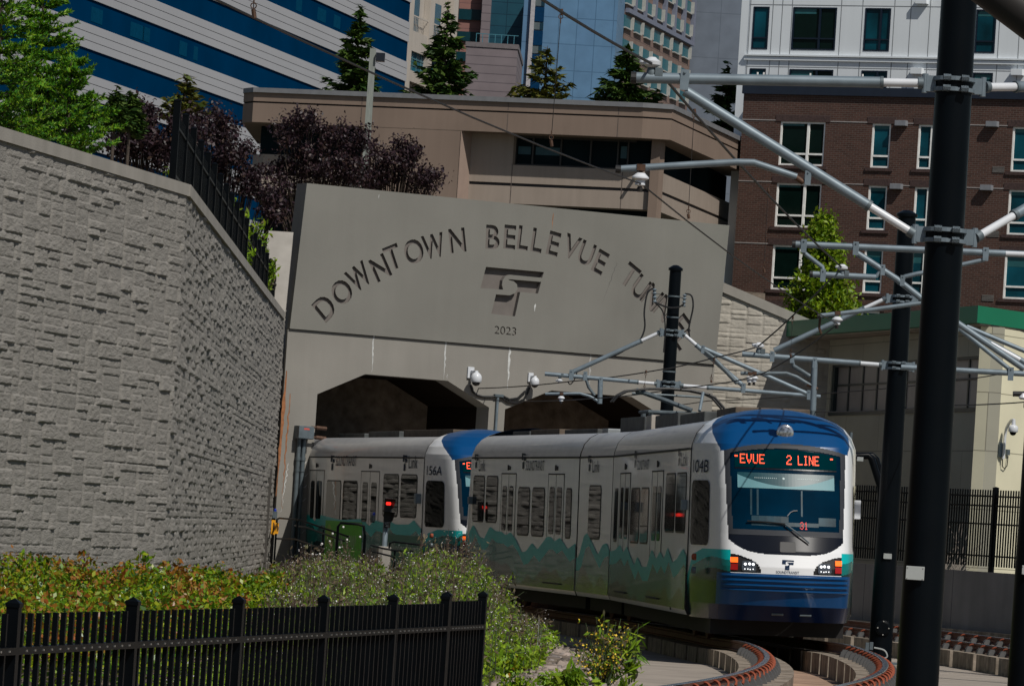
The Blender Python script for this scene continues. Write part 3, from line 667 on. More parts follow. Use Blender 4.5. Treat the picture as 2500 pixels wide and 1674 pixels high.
# roof deck guard of glass above the parapet
mb = MB(PB.P)
for px in (1842, 1857, 1971, 2099): s = PB.hit(px, 215)[0]; mb.box((s - .03, -.3, zT + .4), (s + .03, -.24, zT + 1.1))
mb.build('guard_post', M['wframe'], ap)

# ---- big office building with blue ribbon glazing
PO = Plane(1000, 100, 500, .223, 1); h = PO.hit
of = thing('ribbon_window_tower', 'large office block with long slanting bands of blue glass and pale grey panels', 'building', PO.P(-40, 0, 0))
def c1(x, y): return h(x / 3.136, y / 3.136)
z_bl = [c1(1000, 112)[1], c1(1000, 303)[1], c1(1000, 484)[1], c1(1000, 680)[1], c1(1000, 865)[1]]
print('office z', z_bl)
per = (z_bl[0] - z_bl[4]) / 2; zb0 = z_bl[0]; sE = h(1003, 30)[0]; sW = h(-60, 300)[0] - 60
x_end = sE
for i in range(-6, 7):
    z_hi = zb0 - i * per; z_lo = z_hi - (z_bl[0] - z_bl[1]) * 1.0
    if z_lo < 9: continue
    mb = MB(PO.P); mb.box((sW, -30, z_lo), (sE, -.12, z_hi)); mb.build('window_band', M['glassblue'], of)
    mb = MB(PO.P); zz1 = z_hi + per - (z_bl[0] - z_bl[1]); hgt = zz1 - z_hi; g = .05
    mb.box((sW, -30, z_hi), (sE, 0, z_hi + hgt * .34 - g)); mb.box((sW, -30, z_hi + hgt * .34), (sE, 0, z_hi + hgt * .67 - g)); mb.box((sW, -30, z_hi + hgt * .67), (sE, 0, zz1)); mb.box((sW, -30, z_hi + .1), (sE, -.25, zz1 - .1), 1)
    mb.build('spandrel', [M['bandgrey'], M['linedark']], of, fix=False)
M['curtain'] = mat('pale_blue_curtain', (0.002, 0.045, 0.095), 0.8, spec=0.0)
for i, (px, py, ww, hh) in enumerate(((226, 35, 3, 12), (322, 68, 1.6, 10), (336, 72, 2.2, 10), (352, 78, 2.0, 9), (441, 122, 2.2, 8), (475, 145, 1.2, 6), (726, 10, 2, 6), (779, 22, 3, 8), (818, 50, 2.4, 6))):
    s, z = h(px, py); k_ = (zb0 - z) // per; zt0 = zb0 - k_ * per; mb = MB(PO.P); mb.box((s, -.15, zt0 - (z_bl[0] - z_bl[1]) * .85), (s + ww, -.10, zt0 - .5)); mb.build('curtain', M['curtain'], of)

# ---- cream building with balconies
M['cream'] = mat('cream_concrete', (0.42, 0.38, 0.335), 0.85, var=0.06, scale=0.3, stain=0.12)
PC = Plane(1004, 100, 560, .26, 1); h = PC.hit
cb = thing('balcony_building', 'cream concrete building with balconies and tall teal glazing behind the conifers', 'building', PC.P(5, 0, 0))
sl_, sr_ = h(1000, 100)[0], h(1115, 100)[0] ; 
def q(px, py): return h(px, py)
zz = {k: q(1040, v)[1] for k, v in dict(t=-30, a=60, b=88, c=186, d=205).items()}
mb = MB(PC.P); mb.box((sl_ - 2, -12, 9), (sr_, -.62, zz['t'] + 10)); mb.build('wall', M['cream'], cb)
for px in (1052, 1109, 1001):
    s = h(px, 60)[0]; mb = MB(PC.P); mb.box((s - .9, -.6, 9), (s + .9, .12, zz['t'] + 10)); mb.build('pier', M['cream'], cb)
for za, zb_ in ((zz['b'], zz['b'] - 2.2), (zz['c'], zz['c'] - 1.2), (zz['b'] + 9, zz['b'] + 7.2), (zz['c'] - 14, zz['c'] - 15.4)):
    mb = MB(PC.P); mb.box((sl_ - 2, -.6, zb_), (sr_, 0, za)); mb.build('floor_band', M['cream'], cb)
for (a, b) in ((1004, 1047), (1057, 1100)):
    s0_, s1_ = h(a, 120)[0], h(b, 120)[0]
    f = MB(PC.P); n = 4
    for i in range(n + 1): s = s0_ + (s1_ - s0_) * i / n; f.box((s - .12, -.35, zz['c']), (s + .12, -.30, zz['b'] - 2.2))
    for i in range(1, 3): z = zz['c'] + (zz['b'] - 2.2 - zz['c']) * i / 3; f.box((s0_, -.35, z - .06), (s1_, -.29, z + .06))
    fo = f.build('window', mat('teal_mullion', (0.07, 0.16, 0.19), 0.4), cb); g = MB(PC.P); g.box((s0_, -.5, zz['c']), (s1_, -.36, zz['b'] - 2.2)); g.build('pane', mat('teal_curtain_glass', (0.01, 0.10, 0.15), 0.3, spec=.15), fo)
    r = MB(PC.P)
    for i in range(13): s = s0_ + (s1_ - s0_) * i / 12; r.box((s - .05, -.08, zz['b']), (s + .05, -.05, zz['b'] + 1.6))
    r.box((s0_, -.10, zz['b'] + 1.6), (s1_, -.04, zz['b'] + 1.75)); r.build('balcony_rail', M['cream'], cb)
    d = MB(PC.P); d.box((s0_ + .25 * (s1_ - s0_), -.6, zz['b']), (s0_ + .6 * (s1_ - s0_), -.55, zz['b'] + 4.2)); d.build('balcony_door', mat('door_glass', (0.01, 0.06, 0.10), 0.2), cb)

# ---- far towers
def tower(name, label, px0, px1, pytop, D, dx, dy, m, deep=20, cat='tower'):
    pl = Plane(px0, 150, D, dx, dy); a = pl.hit(px0, 150)[0]; b = pl.hit(px1, 150)[0]; z = pl.hit(px0, pytop)[1]
    t = thing(name, label, cat, pl.P((a + b) / 2, 0, 0)); mb = MB(pl.P); mb.box((a, -deep, 0), (b, 0, z)); mb.build('wall', m, t, uvp=pl); return t, pl, a, b, z
M['pinkpanel'] = brickmat('pink_panel', (0.235, 0.115, 0.10), (0.25, 0.13, 0.11), (0.16, 0.085, 0.08), 5, 1.5, 0.05, off=0, bump=0.1)
M['mauve'] = brickmat('mauve_panel', (0.17, 0.145, 0.155), (0.18, 0.15, 0.16), (0.09, 0.075, 0.085), 9, 0.95, 0.05, off=0.3, bump=0.1)
M['tealcw'] = brickmat('teal_curtain_wall', (0.012, 0.055, 0.085), (0.014, 0.062, 0.09), (0.007, 0.03, 0.05), 2.2, 1.5, 0.05, off=0, rough=.35, bump=0.1)
M['bluecw'] = brickmat('blue_curtain_wall', (0.10, 0.20, 0.33), (0.105, 0.21, 0.34), (0.06, 0.13, 0.22), 2.2, 3.2, 0.05, off=0, rough=.4, bump=0.1)
M['hotel'] = brickmat('hotel_panel', (0.18, 0.125, 0.105), (0.19, 0.13, 0.11), (0.12, 0.085, 0.075), 3.3, 1.5, 0.06, off=0, bump=0.1)
M['greycw'] = brickmat('grey_blue_wall', (0.135, 0.16, 0.20), (0.14, 0.165, 0.205), (0.10, 0.12, 0.15), 4.4, 6.0, 0.05, off=0, rough=.5, bump=0.1)
t, pl, a, b, z = tower('pink_office_building', 'pink panelled office building with dark window bands, partly hidden by a conifer', 1112, 1180, -60, 600, 1, 0, M['pinkpanel'])
for y0, y1 in ((23, 49), (78, 101), (128, 150), (-30, -10)):
    mb = MB(pl.P); mb.box((a, 0, pl.hit(1140, y1)[1]), (b, .25, pl.hit(1140, y0)[1])); mb.build('window_band', mat('window_band_glass', (0.004, 0.03, 0.04), 0.3, spec=.2), t)
tower('mauve_pier', 'narrow mauve panelled pier between the pink and teal buildings', 1168, 1190, -60, 598, 1, 0, M['mauve'], 6, 'building')
t, pl, a, b, z = tower('teal_glass_tower', 'dark teal curtain wall tower behind the mauve box building', 1187, 1276, -60, 640, 1, 0.02, M['tealcw'])
t, pl, a, b, z = tower('mauve_box_building', 'windowless mauve panelled building with a glass roof railing', 1136, 1262, 102, 560, 1, -0.03, M['mauve'])
mb = MB(pl.P)
for i in range(7): s = a + 1 + (b - a - 1.5) * i / 6; mb.box((s, -.2, z), (s + .07, -.1, z + .95))
mb.box((a + 1, -.2, z + .95), (b, -.1, z + 1.02)); mb.build('roof_railing', mat('teal_rail', (0.05, 0.17, 0.22), 0.4), t)
mb = MB(pl.P); mb.box((a - .1, -20, z - .5), (b + .1, .1, z + .02)); mb.build('roof_flashing', mat('mauve_flashing', (0.13, 0.115, 0.12), 0.6), t)
t, pl, a, b, z = tower('blue_panel_tower', 'tall pale blue tower with a vertical strip of dark windows', 1270, 1500, -80, 620, 1, -0.06, M['bluecw'])
sA, sB = pl.hit(1304, 60)[0], pl.hit(1327, 60)[0]
for i in range(-2, 8):
    y = 18 + i * 58; zt1 = pl.hit(1310, y)[1]; z1_ = pl.hit(1310, y + 35)[1]; z2_ = pl.hit(1310, y + 58)[1]
    mb = MB(pl.P); mb.box((sA, 0, z1_), (sB, .25, zt1)); f = mb.build('window', mat('navy_glass', (0.0, 0.025, 0.075), 0.3, spec=.2), t)
    mb = MB(pl.P); mb.box((sA, 0, z2_ + .15), (sB, .2, z1_ - .12), 0); mb.box((sA + (sB - sA) * .62, .2, z2_ + .15), (sB, .21, z1_ - .12), 1); mb.build('spandrel', [mat('sage_panel', (0.075, 0.10, 0.11), 0.6), M['tealcw']], t)
mb = MB(pl.P); mb.box((sA - .5, 0, 0), (sA, .5, z)); mb.build('mullion', mat('pale_mullion', (0.36, 0.36, 0.38), 0.5), t)
# hotel: strongly oblique face with a grid of windows
t, pl, a, b, z = tower('hotel_tower', 'brown pink tower with a regular grid of small teal windows', 1519, 1684, -120, 640, .25, 1, M['hotel'], 25)
def c3(x, y): return pl.hit(1200 + x / 3.136, y / 3.136)
g0 = c3(1035, 170); g1 = c3(1485, 385 + 25); ds_ = (c3(1490, 215)[0] - g0[0]) / 6
zrow = c3(1035, 122)[1]; dzr = zrow - c3(1013, 300)[1]; hh = zrow - c3(1030, 215)[1]
wm = MB(pl.P); wm.box((g0[0] - ds_ * .32, 0, zrow - hh), (g0[0] + ds_ * .30, .12, zrow)); gm = mat('hotel_glass', (0.012, 0.10, 0.13), 0.3, spec=.15)
fm = mat('hotel_frame', (0.36, 0.36, 0.34), 0.5)
for r in range(-5, 6):
    for c in range(0, 8):
        s = g0[0] + c * ds_; zt1 = zrow - r * dzr
        if s > b - 1: continue
        f = MB(pl.P); s0_, s1_ = s - ds_ * .30, s + ds_ * .30; f.box((s0_, 0, zt1 - hh), (s1_, .10, zt1)); fo = f.build('window', gm, t)
        f = MB(pl.P); f.box((s1_, 0, zt1 - hh), (s1_ + ds_ * .07, .5, zt1)); f.box((s0_, 0, zt1 - hh - .15), (s1_, .35, zt1 - hh)); f.build('frame', fm, fo)
bm_ = mat('hotel_band', (0.15, 0.165, 0.22), 0.6); zb_ = zrow + .9
mb = MB(pl.P); mb.box((a, 0, zb_ - .55), (b, .5, zb_)); mb.build('cornice', bm_, t)
for c in range(0, 8):
    s = g0[0] + (c + .5) * ds_
    if s < b: mb = MB(pl.P); mb.box((s - .5, 0, zb_), (s + .5, .5, z)); mb.build('pilaster', bm_, t)
tower('grey_blue_tower', 'plain grey blue tower beside the white apartment storeys', 1672, 1850, -80, 680, 1, -0.05, M['greycw'])

# ---- service building at the right with green roof
M['creamwall'] = brickmat('cream_siding', (0.68, 0.64, 0.47), (0.68, 0.64, 0.47), (0.30, 0.28, 0.2), 4.1, 1.35, 0.012, off=0.35, bump=0.1)
M['creamwall_shade'] = brickmat('cream_siding_shade', (0.30, 0.29, 0.235), (0.31, 0.30, 0.24), (0.17, 0.16, 0.13), 2.9, 1.35, 0.012, off=0.4, bump=0.1)  # cream siding of the side wall, its shade put into a darker colour
M['green'] = mat('green_metal_roof', (0.006, 0.15, 0.075), 0.45, var=0.06, scale=0.5)
S1 = Plane(2408, 1050, 118, -.22, 1); S1.n = Vector((-S1.d.y, S1.d.x, 0)) if Vector((-S1.d.y, S1.d.x, 0)).x < 0 else -Vector((-S1.d.y, S1.d.x, 0))
S2 = Plane(2408, 1050, 118, .6, 1); h = S1.hit
sv = thing('service_building', 'cream station service building with green metal roof at the right', 'building', S1.P(4, 0, 0))
sl1 = h(2016, 1000)[0]; zt_ = h(2395, 800)[1]; print('service', sl1, zt_, S1.n)
wa, wb = h(2393, 930)[0], h(2028, 940)[0]; wz0 = h(2390, 1004)[1]; wz1 = h(2396, 868)[1]
print(wa, wb, wz0, wz1)
wall_holes(S1, 0, sl1, -.6, zt_, [(wa, wb, wz0, wz1)], .15, .3, 'side_wall', M['creamwall_shade'], sv)
wall_holes(S2, 0, 14, -.6, zt_, [], .15, .3, 'front_wall', M['creamwall'], sv)
mb = MB(S1.P); n0, n1 = -.12, -.03
mb.box((wa, n0, wz0), (wb, .03, wz0 + .09)); mb.box((wa, n0, wz1 - .06), (wb, n1, wz1)); mb.box((wb - .2, n0, wz0), (wb, n1, wz1)); mb.box((wa, n0, wz0), (wa + .07, n1, wz1))
for i in range(1, 10): s = wa + (wb - wa) * i / 10; mb.box((s - .05, -.125, wz0), (s + .05, -.105, wz1))
zm = wz0 + (wz1 - wz0) * .60; mb.box((wa, -.125, zm - .025), (wb, -.103, zm + .025))
wf = mb.build('window', mat('window_frame_teal_black', (0.008, 0.018, 0.02), 0.4), sv)
mb = MB(S1.P); mb.box((wa, -.22, wz0), (wb, -.13, wz1)); mb.build('pane', mat('grey_blind_glass', (0.20, 0.185, 0.18), 0.35, var=0.2, scale=1.2), wf)
# eaves: fascia rings
e = 1.0; zf1 = h(2390, 795)[1]; zf2 = h(2390, 754)[1]
q0 = S1.P(sl1 + 1.6, .9, 0); q1 = S1.P(0, .9, 0) + S2.n * .55 ; q2 = S2.P(14, .9, 0); q3 = q2 + Vector((-6, 12, 0)); 
c_ = q1
mb = MB(); ring = [(p.x, p.y) for p in (q0, q1, q2, q3)]; mb.prism(ring, zf1, zf2, axis=2); mb.build('roof', M['green'], sv)
mb = MB(); mb.prism([(p.x, p.y) for p in (q0 + Vector((.15, 0, 0)), q1 + Vector((.1, .2, 0)), q2 + Vector((0, .15, 0)), q3)], zf1 - .04, zf1 - .004, axis=2); mb.build('soffit', mat('tan_soffit', (0.30, 0.26, 0.22), 0.8), sv)
# dome camera on a gooseneck
p = S2.P; s, z = S2.hit(2442, 1098)
dc = thing('security_camera', 'white dome camera on a gooseneck bracket on the cream wall at the right', 'camera', p(s, 0, z))
mb = MB(p); mb.box((s - .13, 0.001, z - .17), (s + .13, .05, z + .17)); mb.build('mounting_plate', M['galv'], dc, bevel=.006)
mb = MB(p); mb.tube([(s, .09, z - .2), (s, .1, z + .35), (s, .12, z + .50), (s - .05, .2, z + .62), (s - .16, .32, z + .70), (s - .24, .4, z + .70)], .035, 8); mb.build('arm', M['insul'], dc, smooth=True)
c_ = p(s - .26, .42, z + .42); mb = MB(); mb.lathe(c_, (0, 0, 1), [(.10, 0), (.115, .02), (.115, .12), (.09, .15), (.05, .17), (.04, .30)], 16); mb.build('housing', M['insul'], dc, smooth=True)
mb = MB(); mb.lathe(c_ + Vector((0, 0, -.08)), (0, 0, 1), [(.01, 0), (.05, .015), (.075, .05), (.08, .08)], 16); mb.build('dome', M['black'], dc, smooth=True)
mb = MB(p); mb.tube([(s + .02, .06, z - .2), (s + .06, .05, z - .38), (s + .2, .05, z - .42), (s + .31, .05, z - .35), (s + .34, .05, z - .12)], .012, 6); mb.build('cable', M['black'], dc)
mb = MB(p); mb.box((s + .28, .001, z - .1), (s + .41, .06, z + .03)); mb.build('junction_box', M['galvd'], dc)

# ---- retaining wall and black fence at the right
p0 = Vector((6.9, 121, 0)); p1 = Vector((13.0, 106.5, 0)); u = (p1 - p0).normalized(); nn = Vector((u.y, -u.x, 0)); nn = -nn if nn.y > 0 else nn
class PF_: pass
PF = Plane(1250, 800, 100, 1, 0); PF.O = p0.copy(); PF.d = u; PF.n = nn
LF = (p1 - p0).length
kw = thing('low_retaining_wall', 'low grey concrete retaining wall under the black fence at the right', 'wall', PF.P(6, 0, 0))
mb = MB(PF.P); mb.box((-1, -.35, -.6), (LF + 1, 0, 1.28)); mb.build('wall', M['concrete'], kw)
mb = MB(PF.P)
for s in (3.9, 8.2, 12.4): mb.box((s, 0, -.5), (s + .012, .003, 1.28))
mb.build('joint', M['linedark'], kw)
mb = MB(PF.P); mb.box((-1, .01, -.5), (LF + 1, .35, -.02)); mb.build('footing', M['plinth'], kw)
def picket_fence(name, label, pl, L, base, hgt, posts, pitch, pw, rails, group=None, postw=.065, gz=0.12, boltm=None, drop=0.0):
    t = thing(name, label, 'fence', pl.P(0, 0, base), group)
    for i in range(len(posts) - 1):
        a, b = posts[i], posts[i + 1]; mb = MB(pl.P); n = max(1, int(round((b - a) / pitch))) ; 
        for k in range(1, n): s = a + (b - a) * k / n; mb.box((s - pw / 2, -pw / 2, base + gz), (s + pw / 2, pw / 2, base + hgt - drop))
        mb.build('picket_panel', M['black'], t, fix=False)
        for rz in rails:
            mb = MB(pl.P); mb.box((a + postw / 2, -pw / 2 - .018, base + rz - .018), (b - postw / 2, pw / 2 + .018, base + rz + .018)); ro = mb.build('rail', M['black'], t)
            if boltm and rz == rails[-1]:
                bm_ = MB(pl.P)
                for k in range(1, n): s = a + (b - a) * k / n; bm_.box((s - .009, pw / 2 + .018, base + rz - .004), (s + .009, pw / 2 + .024, base + rz + .005))
                bm_.build('bolts', boltm, ro, fix=False)
    for s in posts:
        mb = MB(pl.P); mb.box((s - postw / 2, -postw / 2, base - .1), (s + postw / 2, postw / 2, base + hgt + .03)); po_ = mb.build('post', M['black'], t)
        mb = MB(pl.P); e = postw / 2 + .005; zc = base + hgt + .03; mb.add([(s - e, -e, zc), (s + e, -e, zc), (s + e, e, zc), (s - e, e, zc), (s - e, -e, zc + .02), (s + e, -e, zc + .02), (s + e, e, zc + .02), (s - e, e, zc + .02), (s, 0, zc + .045)], [(0, 1, 2, 3), (0, 1, 5, 4), (1, 2, 6, 5), (2, 3, 7, 6), (3, 0, 4, 7), (4, 5, 8), (5, 6, 8), (6, 7, 8), (7, 4, 8)]); mb.build('post_cap', M['black'], po_)
    return t
PF2 = Plane(1250, 800, 100, 1, 0); PF2.O = PF.P(0, -.18, 0); PF2.d = u; PF2.n = nn
picket_fence('picket_fence', 'tall black picket fence standing on the low concrete wall at the right', PF2, LF, 1.28, 1.8, [0.2 + 2.35 * i for i in range(7)], .115, .028, [.35, 1.05, 1.45, 1.66], postw=.10)
# fence up on the left wall
a = Vector((-4.86 - .22, 74.3, 0)); b = Vector((wall_x(124) - .22, 124, 0)); PL_ = Plane(1250, 800, 100, 1, 0); PL_.O = a; PL_.d = (b - a).normalized(); PL_.n = Vector((PL_.d.y, -PL_.d.x, 0))
n_ = 19; picket_fence('picket_fence', 'black steel fence running along the top of the stone wall towards the tunnel', PL_, 50, 6.1, 1.28, [(b - a).length * i / n_ for i in range(n_ + 1)], .20, .03, [.25, .95], postw=.10, gz=.05, drop=.14)
# foreground fence
FP = Plane(30, 1500, 24.7, 1, 1); f0 = at(30, 1500, 24.7); f1 = at(1083, 1476, 36.9); FP.O = Vector((f0.x, f0.y, 0)); FP.d = Vector((f1.x - f0.x, f1.y - f0.y, 0)).normalized(); FP.n = Vector((FP.d.y, -FP.d.x, 0))
if FP.n.dot(CAM - FP.O) < 0: FP.n = -FP.n
PPX = [(30, 1500), (320, 1493), (578, 1487), (785, 1482), (955, 1478), (1083, 1476)]
ps = [FP.hit(x, 1550)[0] for x, y in PPX]; print('fence posts', ps, [FP.hit(x, y)[1] for x, y in PPX])
e0 = ps[0] - 2.45
picket_fence('picket_fence', 'black picket fence with a bolted top rail along the bottom left foreground', FP, 20, -.25, 1.2, [e0] + ps, .165, .026, [.2, 1.02], postw=.062, boltm=M['bolt'])
g1 = at(1178, 1474, 38.6); GP = Plane(1250, 800, 100, 1, 1); GP.O = FP.P(ps[-1], 0, 0); GP.d = Vector((g1.x - GP.O.x, g1.y - GP.O.y, 0)).normalized(); GP.n = Vector((GP.d.y, -GP.d.x, 0)); lg = math.hypot(g1.x - GP.O.x, g1.y - GP.O.y)
picket_fence('picket_fence', 'last short panel of the foreground picket fence, ending at a lone post', GP, lg, -.25, 1.215, [0.05, lg], .13, .026, [.2, 1.02], postw=.062, boltm=M['bolt'])
# ================================================================ TRAM CARS
M['tw'] = mat('white_gloss_paint', (0.82, 0.82, 0.80), 0.22, var=0.03, scale=0.8, spec=0.3, coat=0.28, stain=0.05)
M['tw2'] = mat('white_cab_paint', (0.72, 0.73, 0.74), 0.28, var=0.02, spec=0.5, coat=0.4)
M['tsilver'] = mat('silver_roof_shroud', (0.46, 0.47, 0.49), 0.30, metal=0.25, var=0.08, scale=2, spec=0.5, coat=0.3, aniso=(0.2, 1, 3))
M['tblue'] = mat('blue_gloss_paint', (0.001, 0.048, 0.155), 0.3, var=0.04, spec=0.3, coat=0.12)
M['tnavy'] = mat('navy_skirt_paint', (0.003, 0.012, 0.05), 0.25, var=0.1, spec=0.15, coat=0.03)
M['tteal'] = mat('teal_wave_paint', (0.0, 0.40, 0.40), 0.35, var=0.05, spec=0.25, coat=0.08)
M['tteal2'] = mat('deep_teal_wave_paint', (0.0, 0.15, 0.14), 0.25, var=0.1, spec=0.3, coat=0.3)
M['tgreen'] = mat('dark_green_livery', (0.008, 0.032, 0.034), 0.2, var=0.4, scale=1.2, spec=0.3, coat=0.15)
M['tglass'] = mat('tinted_side_glass', (0.002, 0.003, 0.003), 0.03, var=0.1, spec=0.22)
M['cglass'] = mat('tinted_cab_glass', (0.002, 0.003, 0.003), 0.05, var=0.1, spec=0.05)
M['wglass'] = mat('windshield_glass', (0.0, 0.014, 0.032), 0.08, var=0.35, scale=1.4, spec=0.07)
M['trub'] = mat('black_rubber', (0.010, 0.010, 0.011), 0.5, var=0.2)
M['tframe'] = mat('windshield_surround', (0.035, 0.038, 0.045), 0.5, var=0.1, spec=0.15)
M['tmask'] = mat('black_mask', (0.007, 0.009, 0.015), 0.25, var=0.1, spec=0.12)
M['tline'] = mat('panel_gap', (0.03, 0.03, 0.03), 0.7)
M['tunder'] = mat('underframe_black', (0.010, 0.009, 0.009), 0.8, var=0.3)
M['ledred'] = mat('led_red', (1.0, 0.09, 0.03), emit=1.15); M['amber'] = mat('amber_lamp', (1.0, 0.13, 0.01), emit=1.1)
M['redlamp'] = mat('red_lamp', (0.35, 0.01, 0.01), 0.2); M['white_lamp'] = mat('lit_headlight', (0.95, 0.97, 1.0), emit=1.1)
M['ink'] = mat('navy_lettering', (0.006, 0.02, 0.05), 0.6, spec=0.1); M['inkg'] = mat('grey_lettering', (0.05, 0.06, 0.075), 0.6, spec=0.1)
M['roofgear'] = mat('roof_equipment', (0.07, 0.075, 0.075), 0.6, metal=0.2, var=0.4, scale=3); M['roofgear2'] = mat('roof_equipment_brown', (0.10, 0.075, 0.055), 0.7, var=0.4, scale=4)
M['rooflight'] = mat('roof_equipment_pale', (0.30, 0.32, 0.33), 0.45, metal=0.4, var=0.1)
M['adgreen'] = mat('bright_green_ad', (0.08, 0.42, 0.01), 0.4, var=0.1, spec=.15); M['adgreen2'] = mat('lime_ad', (0.25, 0.42, 0.06), 0.4, spec=.1); M['adsage'] = mat('sage_green_ad', (0.04, 0.15, 0.11), 0.4, var=0.1, spec=.15)
M['adtext'] = mat('pale_ad_text', (0.33, 0.40, 0.32), 0.5)

def frame(s_back, s_front):
    a, _ = track_pt(s_back); b, _ = track_pt(s_front); a.z = 0.01; b.z = 0.01; x = (b - a).normalized(); y = Vector((-x.y, x.x, 0)).normalized(); z = Vector((0, 0, 1))
    y = Vector((-x.y, x.x, 0)); 
    if y.x < 0: y = -y
    c = R(1.5); y2 = y * math.cos(c) + z * math.sin(c); z2 = z * math.cos(c) - y * math.sin(c)
    L = (b - a).length; O = a.copy()
    def tr(u, v, w_): return O + x * u + y2 * v + z2 * w_
    tr.O = O; tr.x = x; tr.y = y2; tr.z = z2; tr.L = L
    return tr
W = 1.325
def side_hit(tr, px, py):
    """local (x, z) of a picture point on the image-left side"""
    O = tr.O - tr.y * W; r = ray(px, py); t = (O - CAM).dot(tr.y) / r.dot(tr.y); p = CAM + r * t - O
    a, b = getattr(tr, 'fit', (1.0, 0.0)); return p.dot(tr.x) * a + b, p.dot(tr.z)
def fit(tr, px0, px1, x0, x1, py=1250):
    """rescale the side coordinate so two known seams fall on the car's real seams"""
    tr.fit = (1.0, 0.0); a = side_hit(tr, px0, py)[0]; b = side_hit(tr, px1, py)[0]; k = (x1 - x0) / (b - a); tr.fit = (k, x0 - k * a)
BP = [(1.29, .38), (1.325, .46), (1.325, 1.1), (1.325, 3.0), (1.31, 3.1), (1.25, 3.27), (1.14, 3.40), (1.0, 3.48), (.88, 3.50)]
def shell(tr, x0, x1, par):
    mb = MB(tr); pr = [(y, z) for y, z in BP] + [(-y, z) for y, z in BP[::-1]]; n = len(pr)
    mb.add([(x0, y, z) for y, z in pr] + [(x1, y, z) for y, z in pr], [(i, (i + 1) % n, n + (i + 1) % n, n + i) for i in range(n)])
    mb.m = [1 if (3 <= i <= 7 or 9 <= i <= 13) else (2 if i == 8 else (3 if i == n - 1 else 0)) for i in range(n)]
    mb.add([(x0, y, z) for y, z in pr], [tuple(range(n))], 3); mb.add([(x1, y, z) for y, z in pr], [tuple(range(n))], 3)
    mb.build('body_shell', [M['tw'], M['tsilver'], M['roofgear'], M['tunder']], par, smooth=True)
    for sg in (-1, 1):
        g = MB(tr); g.box((x0, sg * 1.32, 3.0), (x1, sg * 1.338, 3.035)); g.build('gutter', M['tline'], par)
def rr(x0, x1, z0, z1, r=.09, n=5):
    out = []
    for cx, cz, a0 in ((x1 - r, z1 - r, 0), (x0 + r, z1 - r, 90), (x0 + r, z0 + r, 180), (x1 - r, z0 + r, 270)):
        for i in range(n + 1): a = R(a0 + 90 * i / n); out.append((cx + r * math.cos(a), cz + r * math.sin(a)))
    return out
def swin(tr, x0, x1, z0, z1, par, nm='window', r=.1, sides=(-1, 1)):
    for sg in sides:
        mb = MB(tr); mb.prism(rr(x0 - .03, x1 + .03, z0 - .03, z1 + .03, r + .03), sg * (W - .02), sg * (W + .008), axis=1); f = mb.build(nm, M['trub'], par)
        mb = MB(tr); mb.prism(rr(x0, x1, z0, z1, r), sg * (W), sg * (W + .012), axis=1); mb.build('pane', M['tglass'], f)
def sdoor(tr, x0, x1, par, leaf):
    for sg in (-1, 1):
        z0, z1 = .58, 2.68; mb = MB(tr); mb.box((x0, sg * (W - .02), z0), (x1, sg * (W + .006), z1)); d = mb.build('door', M['tw'], par)
        g = MB(tr); t = .012
        for a in (x0 - t, (x0 + x1) / 2 - t / 2, x1): g.box((a, sg * (W + .001), z0), (a + t, sg * (W + .010), z1))
        g.box((x0 - t, sg * W, z1 + .001), (x1 + t, sg * (W + .014), z1 + .025)); g.box((x0 - .02, sg * W, z0 - .03), (x1 + .02, sg * (W + .05), z0 - .005)); g.build('door_gap', M['tline'], d)
        for a, b in leaf:
            q = MB(tr); q.prism(rr(a, b, 1.52, 2.44, min(.09, (b - a) * .4)), sg * W, sg * (W + .014), axis=1); q.build('door_pane', M['tglass'], d)
        q = MB(tr); xm = (x0 + x1) / 2; q.prism(rr(xm - .12, xm - .05, 2.76, 2.87, .02), sg * W, sg * (W + .02), axis=1); q.prism(rr(xm + .04, xm + .12, 2.77, 2.85, .03), sg * W, sg * (W + .02), axis=1)
        q.build('door_lamp', M['trub'], d)
def sdecal(tr, txt, xc, zc, h, wd, m, par, nm='lettering', sides=(-1,), off=.013):
    for sg in sides:
        v, f, w0, h0 = text2d(txt); k = h / h0; kx = wd / w0; mb = MB(tr)
        mb.add([(xc + a * kx * (1 if sg < 0 else -1), sg * (W + off), zc + b * k) for a, b, c in v], f); mb.build(nm, m, par, fix=False)
def stlogo(put, xc, zc, h, m, par, nm='logo'):
    """T-shaped emblem cut by an S ribbon; put(u, v) -> 3D"""
    k = h / 380.0
    def c(p): return put(xc + (p[0] - 1870) * k, zc - (p[1] - 820) * k)
    A_ = [(1665,630),(2112,640),(2105,690),(1850,680),(1815,694),(1795,725),(1790,760),(1800,800),(1650,790)]
    B_ = [(2100,720),(2085,810),(1940,810),(1930,1010),(1760,1005),(1765,842),(1850,850),(1890,832),(1910,800),(1905,765),(1880,742),(1850,735),(1838,728),(1850,722)]
    mb = MB(None); mb.tr = lambda a, b, c_: Vector((a, b, c_))
    for q in (A_, B_): mb.add([c(p) for p in q], [tuple(range(len(q)))], raw=True)
    return mb.build(nm, m, par, fix=False)
